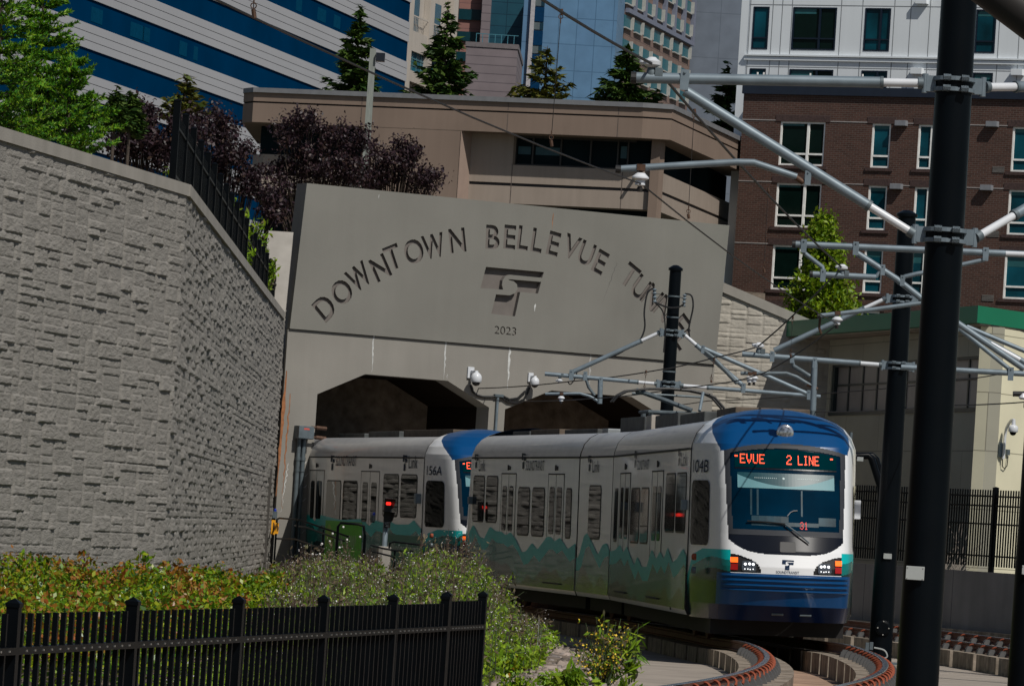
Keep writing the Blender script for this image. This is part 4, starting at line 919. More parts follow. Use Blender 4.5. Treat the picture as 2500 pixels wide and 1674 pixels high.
def wave(tr, pts, x0, x1, par, lay=True):
    """pts: top outline (x,z) sorted by x; on both sides"""
    pts = sorted(pts); xs = np.linspace(x0, x1, max(8, int((x1 - x0) / .035))); px_ = [p[0] for p in pts]; pz = [p[1] for p in pts]
    top = np.interp(xs, px_, pz); ker = np.hanning(11); ker /= ker.sum(); top = np.convolve(np.pad(top, 5, 'edge'), ker, 'valid')
    t2 = np.minimum(top - .13, np.interp(xs - .25, px_, pz) - .24); t3 = np.interp(xs + .3, px_, pz) - .62
    for sg in (-1, 1):
        mb = MB(tr)
        for hi, lo_, y, mi in ((top, t2, .0125, 0), (t2, t3, .0126, 1), (t3, xs * 0 + .40, .0127, 2)):
            hi = np.maximum(hi, .46); lo_ = np.maximum(lo_, .46)
            for i in range(len(xs) - 1):
                yy = lambda z: sg * (W + y)
                if hi[i] <= lo_[i] + 1e-4 and hi[i + 1] <= lo_[i + 1] + 1e-4: continue
                za, zb_, zc, zd = lo_[i], lo_[i + 1], hi[i + 1], hi[i]
                lv = [v for v in (.8, 1.1)]
                mb.add([(xs[i], yy(za), za), (xs[i + 1], yy(zb_), zb_), (xs[i + 1], yy(zc), zc), (xs[i], yy(zd), zd)], [(0, 1, 2, 3)], mi)
        mb.build('wave_livery', [M['tteal'], M['tteal2'], M['tgreen']], par, fix=False)

# nose -----------------------------------------------------------------
WZ = [(.36, 1.25), (.6, 1.29), (1.0, 1.305), (3.0, 1.31), (3.1, 1.30), (3.27, 1.235), (3.41, 1.12), (3.5, .98), (3.58, .78), (3.65, .50), (3.69, .22), (3.70, .03)]
XF = [(.36, 1.90), (.6, 2.12), (.95, 2.27), (1.2, 2.27), (1.45, 2.19), (1.7, 2.08), (2.4, 1.84), (3.1, 1.52), (3.3, 1.32), (3.5, .98), (3.6, .66), (3.67, .33), (3.70, .04)]
def ip(t, z):
    return float(np.interp(z, [a for a, b in t], [b for a, b in t]))
NE = 3.9
_cp = [(-.12, 1.0), (0, 1), (.2, .975), (.45, .912), (.65, .853), (.78, .80), (.86, .745), (.915, .66), (.95, .52), (.978, .34), (.994, .16), (1, 0), (.994, -.16)]
_c = []
for i in range(1, len(_cp) - 2):
    p0, p1, p2, p3 = [np.array(q) for q in _cp[i - 1:i + 3]]
    for k in range(200): t = k / 200; _c.append(0.5 * ((2 * p1) + (-p0 + p2) * t + (2 * p0 - 5 * p1 + 4 * p2 - p3) * t * t + (-p0 + 3 * p1 - 3 * p2 + p3) * t ** 3))
_c.append(np.array([1.0, 0.0])); _c = np.array(_c)
ux = np.concatenate([_c[:, 0], _c[::-1, 0][1:]]); uy = np.concatenate([-_c[:, 1], _c[::-1, 1][1:]])
al = np.concatenate([[0], np.cumsum(np.hypot(np.diff(ux * 2.1), np.diff(uy * 1.3)))])
def unit_curve(n):
    a = np.linspace(0, al[-1], n); return np.interp(a, al, ux), np.interp(a, al, uy)
def nose_x(y, z):
    w_ = ip(WZ, z); return ip(XF, z) * float(np.interp(min(1, abs(y) / w_), _c[::-1, 1], _c[::-1, 0]))
def hl_poly(sg): return [(sg * .895, 1.385), (sg * .77, 1.38), (sg * .56, 1.31), (sg * .46, 1.24), (sg * .42, 1.17), (sg * .41, 1.105), (sg * .895, 1.105)]
def inpoly(x, y, P_):
    c = False; j = len(P_) - 1
    for i in range(len(P_)):
        if (P_[i][1] > y) != (P_[j][1] > y) and x < (P_[j][0] - P_[i][0]) * (y - P_[i][1]) / (P_[j][1] - P_[i][1]) + P_[i][0]: c = not c
        j = i
    return c
def region(x, y, z, yn, xn):
    ay = abs(y)
    if z < .60 and yn < .86: return 'skirt'
    if z < 1.09 and yn < .80: return 'bumper'
    if z < 1.45 - .0 and yn >= .66 or (z < 1.09):
        # side livery on the nose: descends rearwards
        d = max(0.0, (1 - xn)); tp = 1.42 + .08 * math.sin(d * 5) - (.32 if d > .82 else 0) * (d - .82) / .18
        if yn >= .66 and z < tp: return 'teal' if z > tp - .17 else ('teal2' if z > tp - .34 else ('green' if z > .0 else 'navy'))
    if z > 3.13 - .12 * (ay / .9) ** 2:
        return 'visor' if yn < .77 + max(0, z - 3.02) * .42 else 'shell'
    if z > 1.69 and ay < .965 - .045 * (3.1 - z):
        if z < 3.05 - .10 * (ay / .9) ** 2 and z > 1.77 and ay < .875 - .03 * (3.06 - z): return 'glass'
        return 'frame'
    if z <= 1.69 and ay < .90 and z > 1.395 + .20 * (ay / .88) ** 4: return 'mask'
    if 1.1 < z < 1.39 and (inpoly(y, z, hl_poly(1)) or inpoly(y, z, hl_poly(-1))): return 'hlL' if y < 0 else 'hlR'
    return 'shell'
NM = {'shell': ('cab_shell', 'tw2'), 'visor': ('roof_visor', 'tblue'), 'glass': ('windshield', 'wglass'), 'frame': ('windshield_frame', 'tframe'), 'mask': ('front_mask', 'tmask'),
      'bumper': ('bumper', 'tblue'), 'skirt': ('skirt', 'tnavy'), 'hlL': ('headlight_housing', 'trub'), 'hlR': ('headlight_housing', 'trub'),
      'teal': ('wave_livery', 'tteal'), 'teal2': ('wave_livery', 'tteal2'), 'green': ('wave_livery', 'tgreen'), 'navy': ('wave_livery', 'tnavy')}
GLY = {'E': ['11111','10000','10000','11110','10000','10000','11111'], 'V': ['10001','10001','10001','10001','01010','01010','00100'], 'U': ['10001','10001','10001','10001','10001','10001','01110'],
       '2': ['01110','10001','00001','00110','01000','10000','11111'], 'L': ['10000','10000','10000','10000','10000','10000','11111'], 'I': ['01110','00100','00100','00100','00100','00100','01110'],
       'N': ['10001','11001','11001','10101','10011','10011','10001'], '.': ['00000','00000','00000','00000','00000','01100','01100'], '-': ['00000','00000','00000','11100','00000','00000','00000'], ' ': ['000'] * 7,
       '3': ['01110','10001','00001','00110','00001','10001','01110'], '1': ['00100','01100','00100','00100','00100','00100','01110'], 'B': ['11110','10001','10001','11110','10001','10001','11110']}
def nose(tr, xb, par, sgn=1, fine=True, sign='EVUE', number='31', sign_off=0.0):
    n = 290 if fine else 60; nz = 320 if fine else 70; cx, cy = unit_curve(n); zs_ = np.linspace(.36, 3.70, nz); reg = {}
    xf = np.interp(zs_, [a for a, b in XF], [b for a, b in XF]); wz = np.interp(zs_, [a for a, b in WZ], [b for a, b in WZ])
    inset = {'glass': -.012, 'mask': -.004, 'hlL': -.02, 'hlR': -.02, 'frame': .0}
    for i in range(nz - 1):
        for j in range(n - 1):
            z = (zs_[i] + zs_[i + 1]) / 2; yn_ = (cy[j] + cy[j + 1]) / 2; xn = (cx[j] + cx[j + 1]) / 2; w_ = (wz[i] + wz[i + 1]) / 2
            reg.setdefault(region(0, yn_ * w_, z, abs(yn_), xn), []).append((i, j))
    lv = {}
    for k, cells in reg.items():
        idx = {}; V = []; F = []; off = inset.get(k, 0)
        for i, j in cells:
            f = []
            for a, b in ((i, j), (i, j + 1), (i + 1, j + 1), (i + 1, j)):
                if (a, b) not in idx:
                    idx[(a, b)] = len(V); V.append((xb + sgn * (cx[b] * xf[a] + off), cy[b] * wz[a], zs_[a]))
                f.append(idx[(a, b)])
            F.append(tuple(f))
        if k in ('teal', 'teal2', 'green', 'navy'):
            o = lv.setdefault('v', []); fo = lv.setdefault('f', []); mo = lv.setdefault('m', []); b = len(o); o += V; fo += [tuple(q + b for q in f) for f in F]; mo += [('teal', 'teal2', 'green', 'navy').index(k)] * len(F); continue
        mb = MB(tr); mb.add(V, F); mb.build(NM[k][0], M[NM[k][1]], par, smooth=True, fix=True)
    for sd in (-1, 1):
        keep = [i for i, f in enumerate(lv['f']) if lv['v'][f[0]][1] * sd > 0]; mp = {}; V = []; F = []
        for i in keep:
            F.append(tuple(mp.setdefault(q, len(mp)) for q in lv['f'][i]))
        V = [None] * len(mp)
        for q, k in mp.items(): V[k] = lv['v'][q]
        mb = MB(tr); mb.add(V, F); mb.m = [lv['m'][i] for i in keep]; mb.build('wave_livery', [M['tteal'], M['tteal2'], M['tgreen'], M['tnavy']], par, smooth=True)
    if not fine: return
    def S(y, z, o=.01): return tr(xb + sgn * (nose_x(y, z) + o), y, z)
    def raw(pts_f, m, nm, p=par): mb = MB(None); mb.tr = None; mb.add(pts_f[0], pts_f[1], raw=True); return mb.build(nm, m, p, fix=False)
    # roof headlight
    c = S(0.0, 3.30, -.02); mb = MB(); mb.lathe(c, tr.x * sgn, [(.135, 0), (.135, .05), (.115, .065)], 24); hl = mb.build('roof_headlight', M['bolt'], par, smooth=True)
    mb = MB(); mb.lathe(c + tr.x * sgn * .05, tr.x * sgn, [(.105, 0), (.10, .018), (.06, .03), (.01, .035)], 24); l_ = mb.build('lens', mat('lens', (0.30, 0.31, 0.33), 0.05, metal=0.7, var=0.6, scale=30), hl, smooth=True)
    # grille ribs
    for z in (1.055, .985, .912, .84):
        mb = MB(); mb.tr = None; mb.tube([S(y, z, .012) for y in np.linspace(-.98, .98, 30)], .02, 6); mb.build('grille_rib', M['tblue'], par, smooth=True)
    for y in (-.1, .34):
        mb = MB(); mb.tr = None; mb.tube([S(y + a, .475, .0) for a in (-.09, 0, .09)], .022, 6); mb.build('coupler_step', M['galvd'], par)
    # headlight lamps
    for sg in (-1, 1):
        for (y0, y1, z0, z1, m, nm) in ((.76, .87, 1.255, 1.335, 'amber', 'indicator'), (.76, .87, 1.14, 1.235, 'redlamp', 'tail_lamp')):
            P_ = [S(sg * y0, z0, .004), S(sg * y1, z0, .004), S(sg * y1, z1, .004), S(sg * y0, z1, .004)]; raw((P_, [(0, 1, 2, 3)]), M[m], nm)
        P_ = [S(sg * a, b, .0) for a, b in rr(.48, .70, 1.125, 1.285, .03)]; hd = raw((P_, [tuple(range(len(P_)))]), mat('headlight_reflector', (0.12, 0.13, 0.14), 0.15, metal=0.6, var=0.5, scale=40), 'headlight')
        V = []; F = []
        for a, b in ((.53, 1.235), (.585, 1.24), (.65, 1.235), (.53, 1.16), (.575, 1.155), (.61, 1.16), (.655, 1.16)):
            r_ = .022 if b > 1.2 else .010; k = len(V); V += [S(sg * (a + r_ * math.cos(q)), b + r_ * math.sin(q), .006) for q in np.linspace(0, 2 * math.pi, 9)[:-1]]; F.append(tuple(range(k, k + 8)))
        raw((V, F), M['white_lamp'], 'led', hd)
    # emblem and wordmark
    stlogo(lambda u, v: S(u, v, .006), .0, 1.245, .155, M['ink'], par)
    v, f, w0, h0 = text2d('SOUNDTRANSIT'); raw(([S(a * .36 / w0, 1.13 + b * .042 / h0, .006) for a, b, c in v], f), M['ink'], 'lettering')
    # destination sign: 5x7 LED glyphs
    def led(txt, y0, zb_, pw, ph, m, o=.002):
        V = []; F = []; x = y0
        for ch in txt:
            g = GLY[ch]
            for r_, row in enumerate(g):
                for c_, bit in enumerate(row):
                    if bit == '1':
                        a = x + c_ * pw; b = zb_ + (6 - r_) * ph; k = len(V); e = .06
                        V += [S(a + pw * e, b + ph * e, o), S(a + pw * (1 - e), b + ph * e, o), S(a + pw * (1 - e), b + ph * (1 - e), o), S(a + pw * e, b + ph * (1 - e), o)]; F.append((k, k + 1, k + 2, k + 3))
            x += (len(g[0]) + 1) * pw
        return raw((V, F), m, 'sign_lettering')
    yy = np.linspace(-.80, .80, 24); V = [S(y, 2.74, -.006) for y in yy] + [S(y, 3.03 - .1 * (y / .9) ** 2, -.006) for y in yy]; k = len(yy)
    raw((V, [(i, i + 1, k + i + 1, k + i) for i in range(k - 1)]), mat('sign_box', (0.0, 0.020, 0.026), 0.5, spec=0.0), 'destination_sign')
    led('EVUE', -.72 + sign_off, 2.80, .0165, .0215, M['ledred']); led('2', .0, 2.80, .0165, .0215, M['ledred']); led('LINE', .18, 2.80, .0148, .0215, M['ledred'])
    for y in (-.80, .70): raw(([S(y, 2.90, .002), S(y + .045, 2.90, .002), S(y + .045, 2.925, .002), S(y, 2.925, .002)], [(0, 1, 2, 3)]), M['ledred'], 'sign_lettering')
    V = [S(y, 2.715, -.004) for y in yy] + [S(y, 2.735, -.004) for y in yy]; raw((V, [(i, i + 1, k + i + 1, k + i) for i in range(k - 1)]), M['tmask'], 'sign_edge')
    ysh = np.linspace(-.76, .76, 30); low = [2.42] * 30; hi = [2.66 - .0 * abs(y) for y in ysh]; mid = [2.455 + .17 * (abs(y) / .76) ** 1.8 for y in ysh]; k = 30
    V = [S(y, z, -.008) for y, z in zip(ysh, low)] + [S(y, z, -.008) for y, z in zip(ysh, mid)] + [S(y, z, -.008) for y, z in zip(ysh, hi)]
    sh = raw((V, [(i, i + 1, k + i + 1, k + i) for i in range(k - 1)]), mat('sunshade_pale', (0.10, 0.24, 0.27), 0.5, var=.1), 'sunshade')
    raw((V, [(k + i, k + i + 1, 2 * k + i + 1, 2 * k + i) for i in range(k - 1)]), mat('sunshade_dark', (0.0, 0.045, 0.06), 0.4), 'sunshade_trim', sh)
    V = []; F = []
    for side in (-1, 1):
        for i in range(12): y = side * (.17 + i * .03); b = len(V); V += [S(y, 2.575, -.004), S(y + .013, 2.575, -.004), S(y + .013, 2.587, -.004), S(y, 2.587, -.004)]; F.append((b, b + 1, b + 2, b + 3))
    b = len(V); V += [S(.018 * math.cos(q) - .05, 2.58 + .018 * math.sin(q), -.004) for q in np.linspace(0, 6.28, 13)[:-1]]; F.append(tuple(range(b, b + 12)))
    raw((V, F), mat('dot_white', (0.4, 0.5, 0.5), 0.5), 'marker_dots')
    led(number, .20, 1.80, .0115, .0165, mat('led_dim', (0.55, 0.05, 0.05), emit=.8), -.004)
    # interior pillars and desk seen dimly through the glass
    dm = mat('dim_interior', (0.002, 0.028, 0.043), 0.5, var=.5, scale=5)
    for (y0, y1, z0, z1) in ((-.57, -.54, 2.0, 2.40), (-.47, -.44, 2.0, 2.40), (.22, .245, 2.0, 2.40), (-.55, .02, 1.84, 1.99), (.50, .78, 1.86, 1.99), (.02, .50, 1.84, 1.90)):
        ys_ = np.linspace(y0, y1, 6); V = [S(y, z0, -.009) for y in ys_] + [S(y, z1, -.009) for y in ys_]; raw((V, [(i, i + 1, 7 + i, 6 + i) for i in range(5)]), dm, 'cab_interior')
    # wiper
    mb = MB(); mb.tr = None; mb.tube([S(-.62, 1.90, .02), S(-.3, 1.895, .02), S(-.02, 1.875, .02)], .012, 6); wp = mb.build('wiper_blade', M['trub'], par)
    mb = MB(); mb.tr = None; mb.tube([S(-.04, 1.875, .03), S(.13, 1.76, .05), S(.33, 1.60, .03)], .012, 6); mb.tube([S(.0, 1.855, .035), S(.17, 1.735, .055), S(.34, 1.585, .03)], .008, 6); mb.build('wiper_arm', M['galvd'], par)
    mb = MB(); mb.tr = None; mb.tube([S(.0, 2.0, .0), S(.05, 2.06, .0), S(.10, 2.085, .0), S(.16, 2.09, .0)], .009, 6); mb.build('cab_lamp_arm', M['bolt'], par)
    V = [S(a, b, .003) for a, b in rr(-.12, .13, 1.44, 1.60, .02)]; raw((V, [tuple(range(len(V)))]), M['trub'], 'access_hatch')

def cab_side(tr, xs_, par, sgn, number, wx):
    """side window of the driver's cab, conforming to the nose surface"""
    for sg in (-1, 1):
        V = []; 
        mb = MB(tr); poly = rr(wx[0], wx[1], 1.50, 2.52, .12)
        def yv(x, z):
            xf_ = ip(XF, z); w_ = ip(WZ, z); t = min(.999, max(0, (x * sgn) / xf_)); return w_ * float(np.interp(t, _c[:, 0], _c[:, 1]))
        # slight slant of the front edge
        poly = [(x - (.16 * (z - 1.5) if x > (wx[0] + wx[1]) / 2 else 0), z) for x, z in poly]
        zsn = np.linspace(1.5, 2.52, 12)
        rows = np.linspace(1.502, 2.518, 26); V = []; F = []
        for z in rows:
            e = [];
            for i in range(len(poly)):
                (xa, za), (xb_, zb_) = poly[i], poly[(i + 1) % len(poly)]
                if (za > z) != (zb_ > z): e.append(xa + (xb_ - xa) * (z - za) / (zb_ - za))
            for x in np.linspace(min(e), max(e), 12): V.append((xs_ + sgn * x, sg * (yv(sgn * x, z) + .014), z))
        for r_ in range(25):
            for c_ in range(11): F.append((r_ * 12 + c_, r_ * 12 + c_ + 1, r_ * 12 + c_ + 13, r_ * 12 + c_ + 12))
        mb.add(V, F); mb.build('cab_window', M['cglass'], par, fix=False, smooth=True)
    v, f, w0, h0 = text2d(number); mb = MB(tr); mb.add([(xs_ + a / w0 * .8 + .62, -(yv(a / w0 * .8 + .62, 2.74 + b / h0 * .20) + .014), 2.74 + b / h0 * .20) for a, b, c in v], f); mb.build('lettering', M['ink'], par, fix=False)
    for z in (1.31, 1.10):
        mb = MB(tr); c = tr(xs_ + sgn * 1.0, -1.29, z); mb = MB(); mb.lathe(c, -tr.y, [(.055, 0), (.055, .05), (.03, .07)], 12); mb.build('side_marker', M['rust'] if z > 1.2 else M['galvd'], par, smooth=True)

def section_px(tr, par, wins, doors, base, sc, z_lo=(1.48, 2.40), pairs=(), slim=()):
    def X(c, y=1000): return side_hit(tr, base[0] + c / sc, base[1] + y / sc)[0]
    for a, b in wins: swin(tr, X(a), X(b), *z_lo, par)
    for a, b in pairs: swin(tr, X(a), X(b), 1.70, 2.62, par)
    for a, b in slim: swin(tr, X(a), X(b), *z_lo, par, r=.08)
    for (a, b), leaf in doors: sdoor(tr, X(a), X(b), par, [(X(p), X(q_)) for p, q_ in leaf])
    return X

def under(tr, x0, x1, par, bogie):
    mb = MB(tr); mb.box((x0, -1.05, .12), (x1, 1.05, .37)); mb.build('underframe', M['tunder'], par)
    for bx in bogie:
        for d in (-.95, .95):
            for sg in (-1, 1):
                c = tr(bx + d, sg * .72, .30); mb = MB(); mb.lathe(c - tr.y * .06, tr.y, [(.29, 0), (.32, .01), (.32, .05), (.30, .06), (.30, .12)], 24); mb.build('wheel', M['railside'], par, smooth=True)
        mb = MB(tr); mb.box((bx - 1.3, -.98, .22), (bx + 1.3, -.88, .45)); mb.box((bx - 1.3, .88, .22), (bx + 1.3, .98, .45)); mb.box((bx - .3, -.9, .18), (bx + .3, .9, .36)); mb.build('bogie_frame', M['tunder'], par)

def car(label, joints, numA, numB, front_led=True, secs='ABC'):
    sN, sj1, sj2, sE_ = joints
    o = track_pt((sN + sE_) / 2)[0]; t = thing('tram', label, 'tram', (o.x, o.y, 0), 'coupled light rail cars')
    fB = frame(sj1 - .02, sN); fC = frame(sj2 - .06, sj1 + .12); fA = frame(sE_, sj2 + .14)
    return t, fB, fC, fA

# --- leading car
T1, fB, fC, fA = car('leading light rail car with blue front, number 104B and lit red destination sign', (1.25, 16.45, 20.35, 33.3), '104A', '104B')
LB = fB.L - 2.28
fit(fB, 1100 + 1250 / 3.137, 1692, 0.05, LB - .03); fit(fC, 1422, 1496, 0.05, fC.L - .05); fit(fA, 1156, 1419, 2.3, fA.L - .02)
shell(fB, 0.0, LB, T1); shell(fC, 0.0, fC.L, T1); shell(fA, 2.28, fA.L, T1)
nose(fB, LB, T1); nose(fA, 2.28, T1, sgn=-1, fine=False)
X = section_px(fB, T1, [(1398, 1465), (1477, 1537)], [((1308, 1386), ((1316, 1336), (1352, 1376))), ((1560, 1648), ((1570, 1600), (1611, 1637)))], (1100, 950), 3.137, pairs=[(1672, 1745), (1758, 1833)], slim=[(1268, 1291)])
print('B joints', X(1250), X(1860), LB, 'A', )
def outl(tr, pts, base=(1100, 950), sc=3.137): return [side_hit(tr, base[0] + a / sc, base[1] + b / sc) for a, b in pts]
wave(fB, outl(fB, [(1250,1240),(1280,1230),(1318,1190),(1345,1250),(1372,1200),(1400,1275),(1430,1350),(1455,1280),(1490,1360),(1530,1360),(1570,1225),(1605,1300),(1637,1240),(1665,1300),(1697,1210),(1735,1330),(1770,1300),(1820,1220),(1850,1290),(1870,1340)]), .02, LB, T1)
sdecal(fB, 'SOUNDTRANSIT', X(1485), 2.82, .17, X(1532) - X(1438), M['inkg'], T1); stlogo(lambda u, v: fB(u, -(W + .013), v), X(1422), 2.93, .30, M['inkg'], T1)
sdecal(fB, 'Link', X(1812), 2.86, .22, (X(1832) - X(1790)), M['inkg'], T1); stlogo(lambda u, v: fB(u, -(W + .013), v), X(1772), 2.9, .28, M['inkg'], T1)
cab_side(fB, LB, T1, 1, '104B', (.20, 1.30))
X = section_px(fC, T1, [(1080, 1165)], [], (1100, 950), 3.137, z_lo=(1.50, 2.46))
wave(fC, outl(fC, [(1010,1290),(1020,1250),(1050,1120),(1075,1100),(1110,1180),(1150,1270),(1185,1190),(1215,1175),(1240,1260)]), .02, fC.L - .02, T1)
sdecal(fC, 'Link', X(1122), 2.84, .22, X(1148) - X(1098), M['inkg'], T1); stlogo(lambda u, v: fC(u, -(W + .013), v), X(1076), 2.9, .30, M['inkg'], T1)
mb = MB(fC); mb.box((X(1028), -(W + .011), 1.02), (X(1210), -(W - .01), 1.035)); mb.build('panel_gap', M['tline'], T1)
X = section_px(fA, T1, [(540, 628), (650, 743)], [((408, 518), ((419, 452), (469, 501))), ((770, 890), ((783, 821), (838, 878)))], (1100, 950), 3.137, pairs=[(192, 275), (293, 378)], slim=[(912, 951)])
print('A', X(170), X(1000), fA.L)
wave(fA, outl(fA, [(140,1150),(165,1110),(200,1035),(250,1130),(285,1145),(330,1050),(370,1085),(420,1090),(450,1118),(490,1095),(530,1150),(575,1250),(610,1240),(655,1175),(695,1230),(770,1130),(800,1130),(830,1165),(870,1135),(930,1225),(990,1180),(1010,1200)]), 2.3, fA.L - .02, T1)
sdecal(fA, 'SOUNDTRANSIT', X(662), 2.86, .20, X(735) - X(592), M['inkg'], T1); stlogo(lambda u, v: fA(u, -(W + .013), v), X(572), 2.95, .32, M['inkg'], T1)
sdecal(fA, 'Link', X(252), 2.86, .24, X(275) - X(228), M['inkg'], T1); stlogo(lambda u, v: fA(u, -(W + .013), v), X(207), 2.95, .30, M['inkg'], T1)
# joints
for a, fr, x in ((0, fB, -.10), (1, fC, -.12)):
    mb = MB(fr); pr = [(y * .965, z if z < 3.45 else z - .02) for y, z in BP] + [(-y * .965, z if z < 3.45 else z - .02) for y, z in BP[::-1]]; mb.prism(pr, x - .12, x + .16, axis=0); mb.build('gangway_bellows', M['trub'], T1)
under(fB, .2, LB + 1.2, T1, [LB - 2.6]); under(fC, .1, fC.L - .1, T1, [fC.L / 2]); under(fA, 1.2, fA.L - .2, T1, [4.6])
for fr, x, sg in ((fB, LB - .25, 1), (fA, 2.5, 1)):
    mb = MB(fr); mb.box((x - .06, -(W + .10), 2.04), (x + .05, -(W), 2.2)); mb.build('side_camera', M['galv'], T1, bevel=.015)
mb = MB(fB); mb.box((LB - .2, W, 2.0), (LB - .1, W + .12, 2.3)); mb.build('side_camera', M['insul'], T1, bevel=.01)
# fold of skirt panel line
for fr, a, b in ((fB, LB - 2.2, LB), (fA, 2.3, 4.3)):
    mb = MB(fr); mb.box((a, -(W + .010), 1.0), (b, -(W - .03), 1.012)); mb.box((a, -(W + .010), .42), (a + .012, -(W - .06), 1.0)); mb.build('panel_gap', M['tline'], T1)
# roof gear
def gear(fr, x0, x1, y0, y1, z1, m, par, nm='roof_equipment'):
    mb = MB(fr); mb.box((x0, y0, 3.49), (x1, y1, z1)); 
    return mb.build(nm, m, par, bevel=.02)
gear(fA, 2.9, 4.6, -.6, .6, 3.60, M['roofgear'], T1); gear(fA, 5.2, 8.0, -.7, .7, 3.62, M['roofgear2'], T1); gear(fA, 8.5, 11.5, -.7, .7, 3.60, M['roofgear'], T1)
for i in range(0): gear(fA, 5.3 + i * .3, 5.34 + i * .3, -.84, -.80, 3.72, M['galvd'], T1, 'roof_bracket')
gear(fA, 11.9, fA.L - .4, -.7, .6, 3.60, M['rooflight'], T1); gear(fC, 1.0, 3.6, -.75, .75, 3.78, M['roofgear'], T1)
gear(fB, .5, 1.4, -.8, -.2, 3.78, M['cream'], T1); gear(fB, 1.6, 5.4, -.75, .75, 3.76, M['roofgear'], T1); gear(fB, 5.8, 9.5, -.75, .75, 3.70, M['roofgear'], T1); gear(fB, 10, LB - .3, -.6, .6, 3.72, M['roofgear2'], T1)
for i in range(0): gear(fB, 1.8 + i * .5, 1.86 + i * .5, -.79, -.75, 3.80, M['galvd'], T1, 'roof_bracket')
# pantograph on the middle section
pg = MB(fC); xm = fC.L / 2
pg.tube([(xm - .5, -.45, 3.9), (xm + .5, -.45, 3.9), (xm + .5, .45, 3.9), (xm - .5, .45, 3.9), (xm - .5, -.45, 3.9)], .03, 6)
for y in (-.4, .4):
    for x in (-.4, .4): pg.tube([(xm + x, y, 3.8), (xm + x, y, 3.93)], .05, 8)
po_ = pg.build('pantograph', M['galvd'], T1)
def pt_(pts, r, m, nm): mb = MB(fC); mb.tube(pts, r, 8); mb.build(nm, m, po_, smooth=True)
pt_([(xm + .55, .35, 3.95), (xm + .3, -.1, 4.12), (xm, -.62, 4.30)], .045, M['galvd'], 'lower_arm'); pt_([(xm + .55, .5, 3.95), (xm + .2, .62, 4.30)], .03, M['galv'], 'upper_arm')
pt_([(xm, -.7, 4.24), (xm, .62, 4.22)], .022, M['galvd'], 'cross_tube')
for dx in (-.14, .14):
    pt_([(xm + dx, -.98, 4.18), (xm + dx, -.82, 4.27), (xm + dx, -.4, 4.335), (xm + dx, 0, 4.35), (xm + dx, .4, 4.335), (xm + dx, .72, 4.28), (xm + dx, .86, 4.22), (xm + dx, 1.05, 4.02)], .024, M['trub'], 'collector_bar')
    pt_([(xm + dx, -.98, 4.18), (xm + dx, -1.08, 4.06)], .018, M['trub'], 'horn')

# --- second car, half inside the tunnel
T2, gB, gC, gA = car('second light rail car, number 156A, coming out of the left tunnel mouth', (33.75, 49.6, 53.6, 67.8), '156B', '156A')
L2 = gB.L - 2.28
fit(gB, 770, 1045, side_hit(gB, 770, 1250)[0], L2 - .02)
shell(gB, 0, L2, T2); shell(gC, 0, gC.L, T2); shell(gA, 0, gA.L, T2)
nose(gB, L2, T2, number='31')
base, scl = (600, 900), 3.485
X = section_px(gB, T2, [(697, 822), (845, 970)], [((1003, 1166), ((1020, 1066), (1098, 1145))), ((540, 668), ((556, 588), (607, 652)))], base, scl, pairs=[(1207, 1340), (1365, 1508)], z_lo=(1.50, 2.44))
print('156', X(1550), L2, X(600))
X2 = lambda a, y=1300: side_hit(gB, 750 + a / 5.855, 1200 + y / 5.855)[0]
wave(gB, [side_hit(gB, 750 + a / 5.855, 1200 + b / 5.855) for a, b in [(-400,420),(-250,350),(-150,420),(0,320),(60,340),(110,430),(150,360),(200,330),(500,400),(800,390),(850,400),(935,495),(1010,410),(1070,420),(1120,440),(1180,430),(1220,375),(1260,430),(1330,470),(1540,470),(1610,405),(1660,470),(1715,530),(1760,580),(1800,560),(1850,520)]], .02, L2, T2)
sdecal(gB, 'SOUNDTRANSIT', X(863), 2.93, .24, X(957) - X(770), M['ink'], T2); stlogo(lambda u, v: gB(u, -(W + .013), v), X(740), 3.02 - .14, .36, M['ink'], T2)
sdecal(gB, 'Link', X(1467), 2.92, .28, X(1507) - X(1428), M['inkg'], T2); stlogo(lambda u, v: gB(u, -(W + .013), v), X(1392), 2.90, .36, M['ink'], T2)
cab_side(gB, L2, T2, 1, '156A', (.20, 1.35))
def panel(x0, x1, z0, z1, m, nm, off=.016):
    mb = MB(gB); mb.box((x0, -(W + off), z0), (x1, -(W - .01), z1)); return mb.build(nm, m, T2)
pa = panel(X2(245), X2(798), .62, 1.50, M['adgreen'], 'advert_panel')
mb = MB(gB); x0 = X2(250); x1 = X2(360); mb.prism([(x0, .8)] + [(x0 + (x1 - x0) * (.5 - .5 * math.cos(q)), .8 + .62 * math.sin(q)) for q in np.linspace(0.05, 3.1, 10)] + [(x1, .8), ((x0 + x1) / 2, 1.15)], -(W + .017), -(W + .019), axis=1); mb.build('advert_emblem', M['adgreen2'], pa)
def adt(txt, x, z, h, wd): v, f, w0, h0 = text2d(txt); mb = MB(gB); mb.add([(x + a / w0 * wd, -(W + .020), z + b / h0 * h) for a, b, c in v], f); return mb
adt('VIEW NOW!', (X2(385) + X2(720)) / 2, 1.02, .34, X2(715) - X2(385)).build('lettering', M['adtext'], pa, fix=False)
pb = panel(X2(1085), X2(1712), .50, 1.28, M['adsage'], 'advert_panel')
adt('und Winning Projects', (X2(1125) + X2(1695)) / 2, .95, .30, X2(1692) - X2(1128)).build('lettering', mat('ad_white', (0.42, 0.47, 0.44), 0.5), pb, fix=False)
under(gB, .2, L2 + 1.2, T2, [L2 - 2.6]); under(gA, 0, gA.L, T2, [8])
mb = MB(gB); mb.box((L2 - .35, -(W + .12), 2.0), (L2 - .15, -W, 2.22)); mb.build('side_camera', M['galv'], T2, bevel=.015)
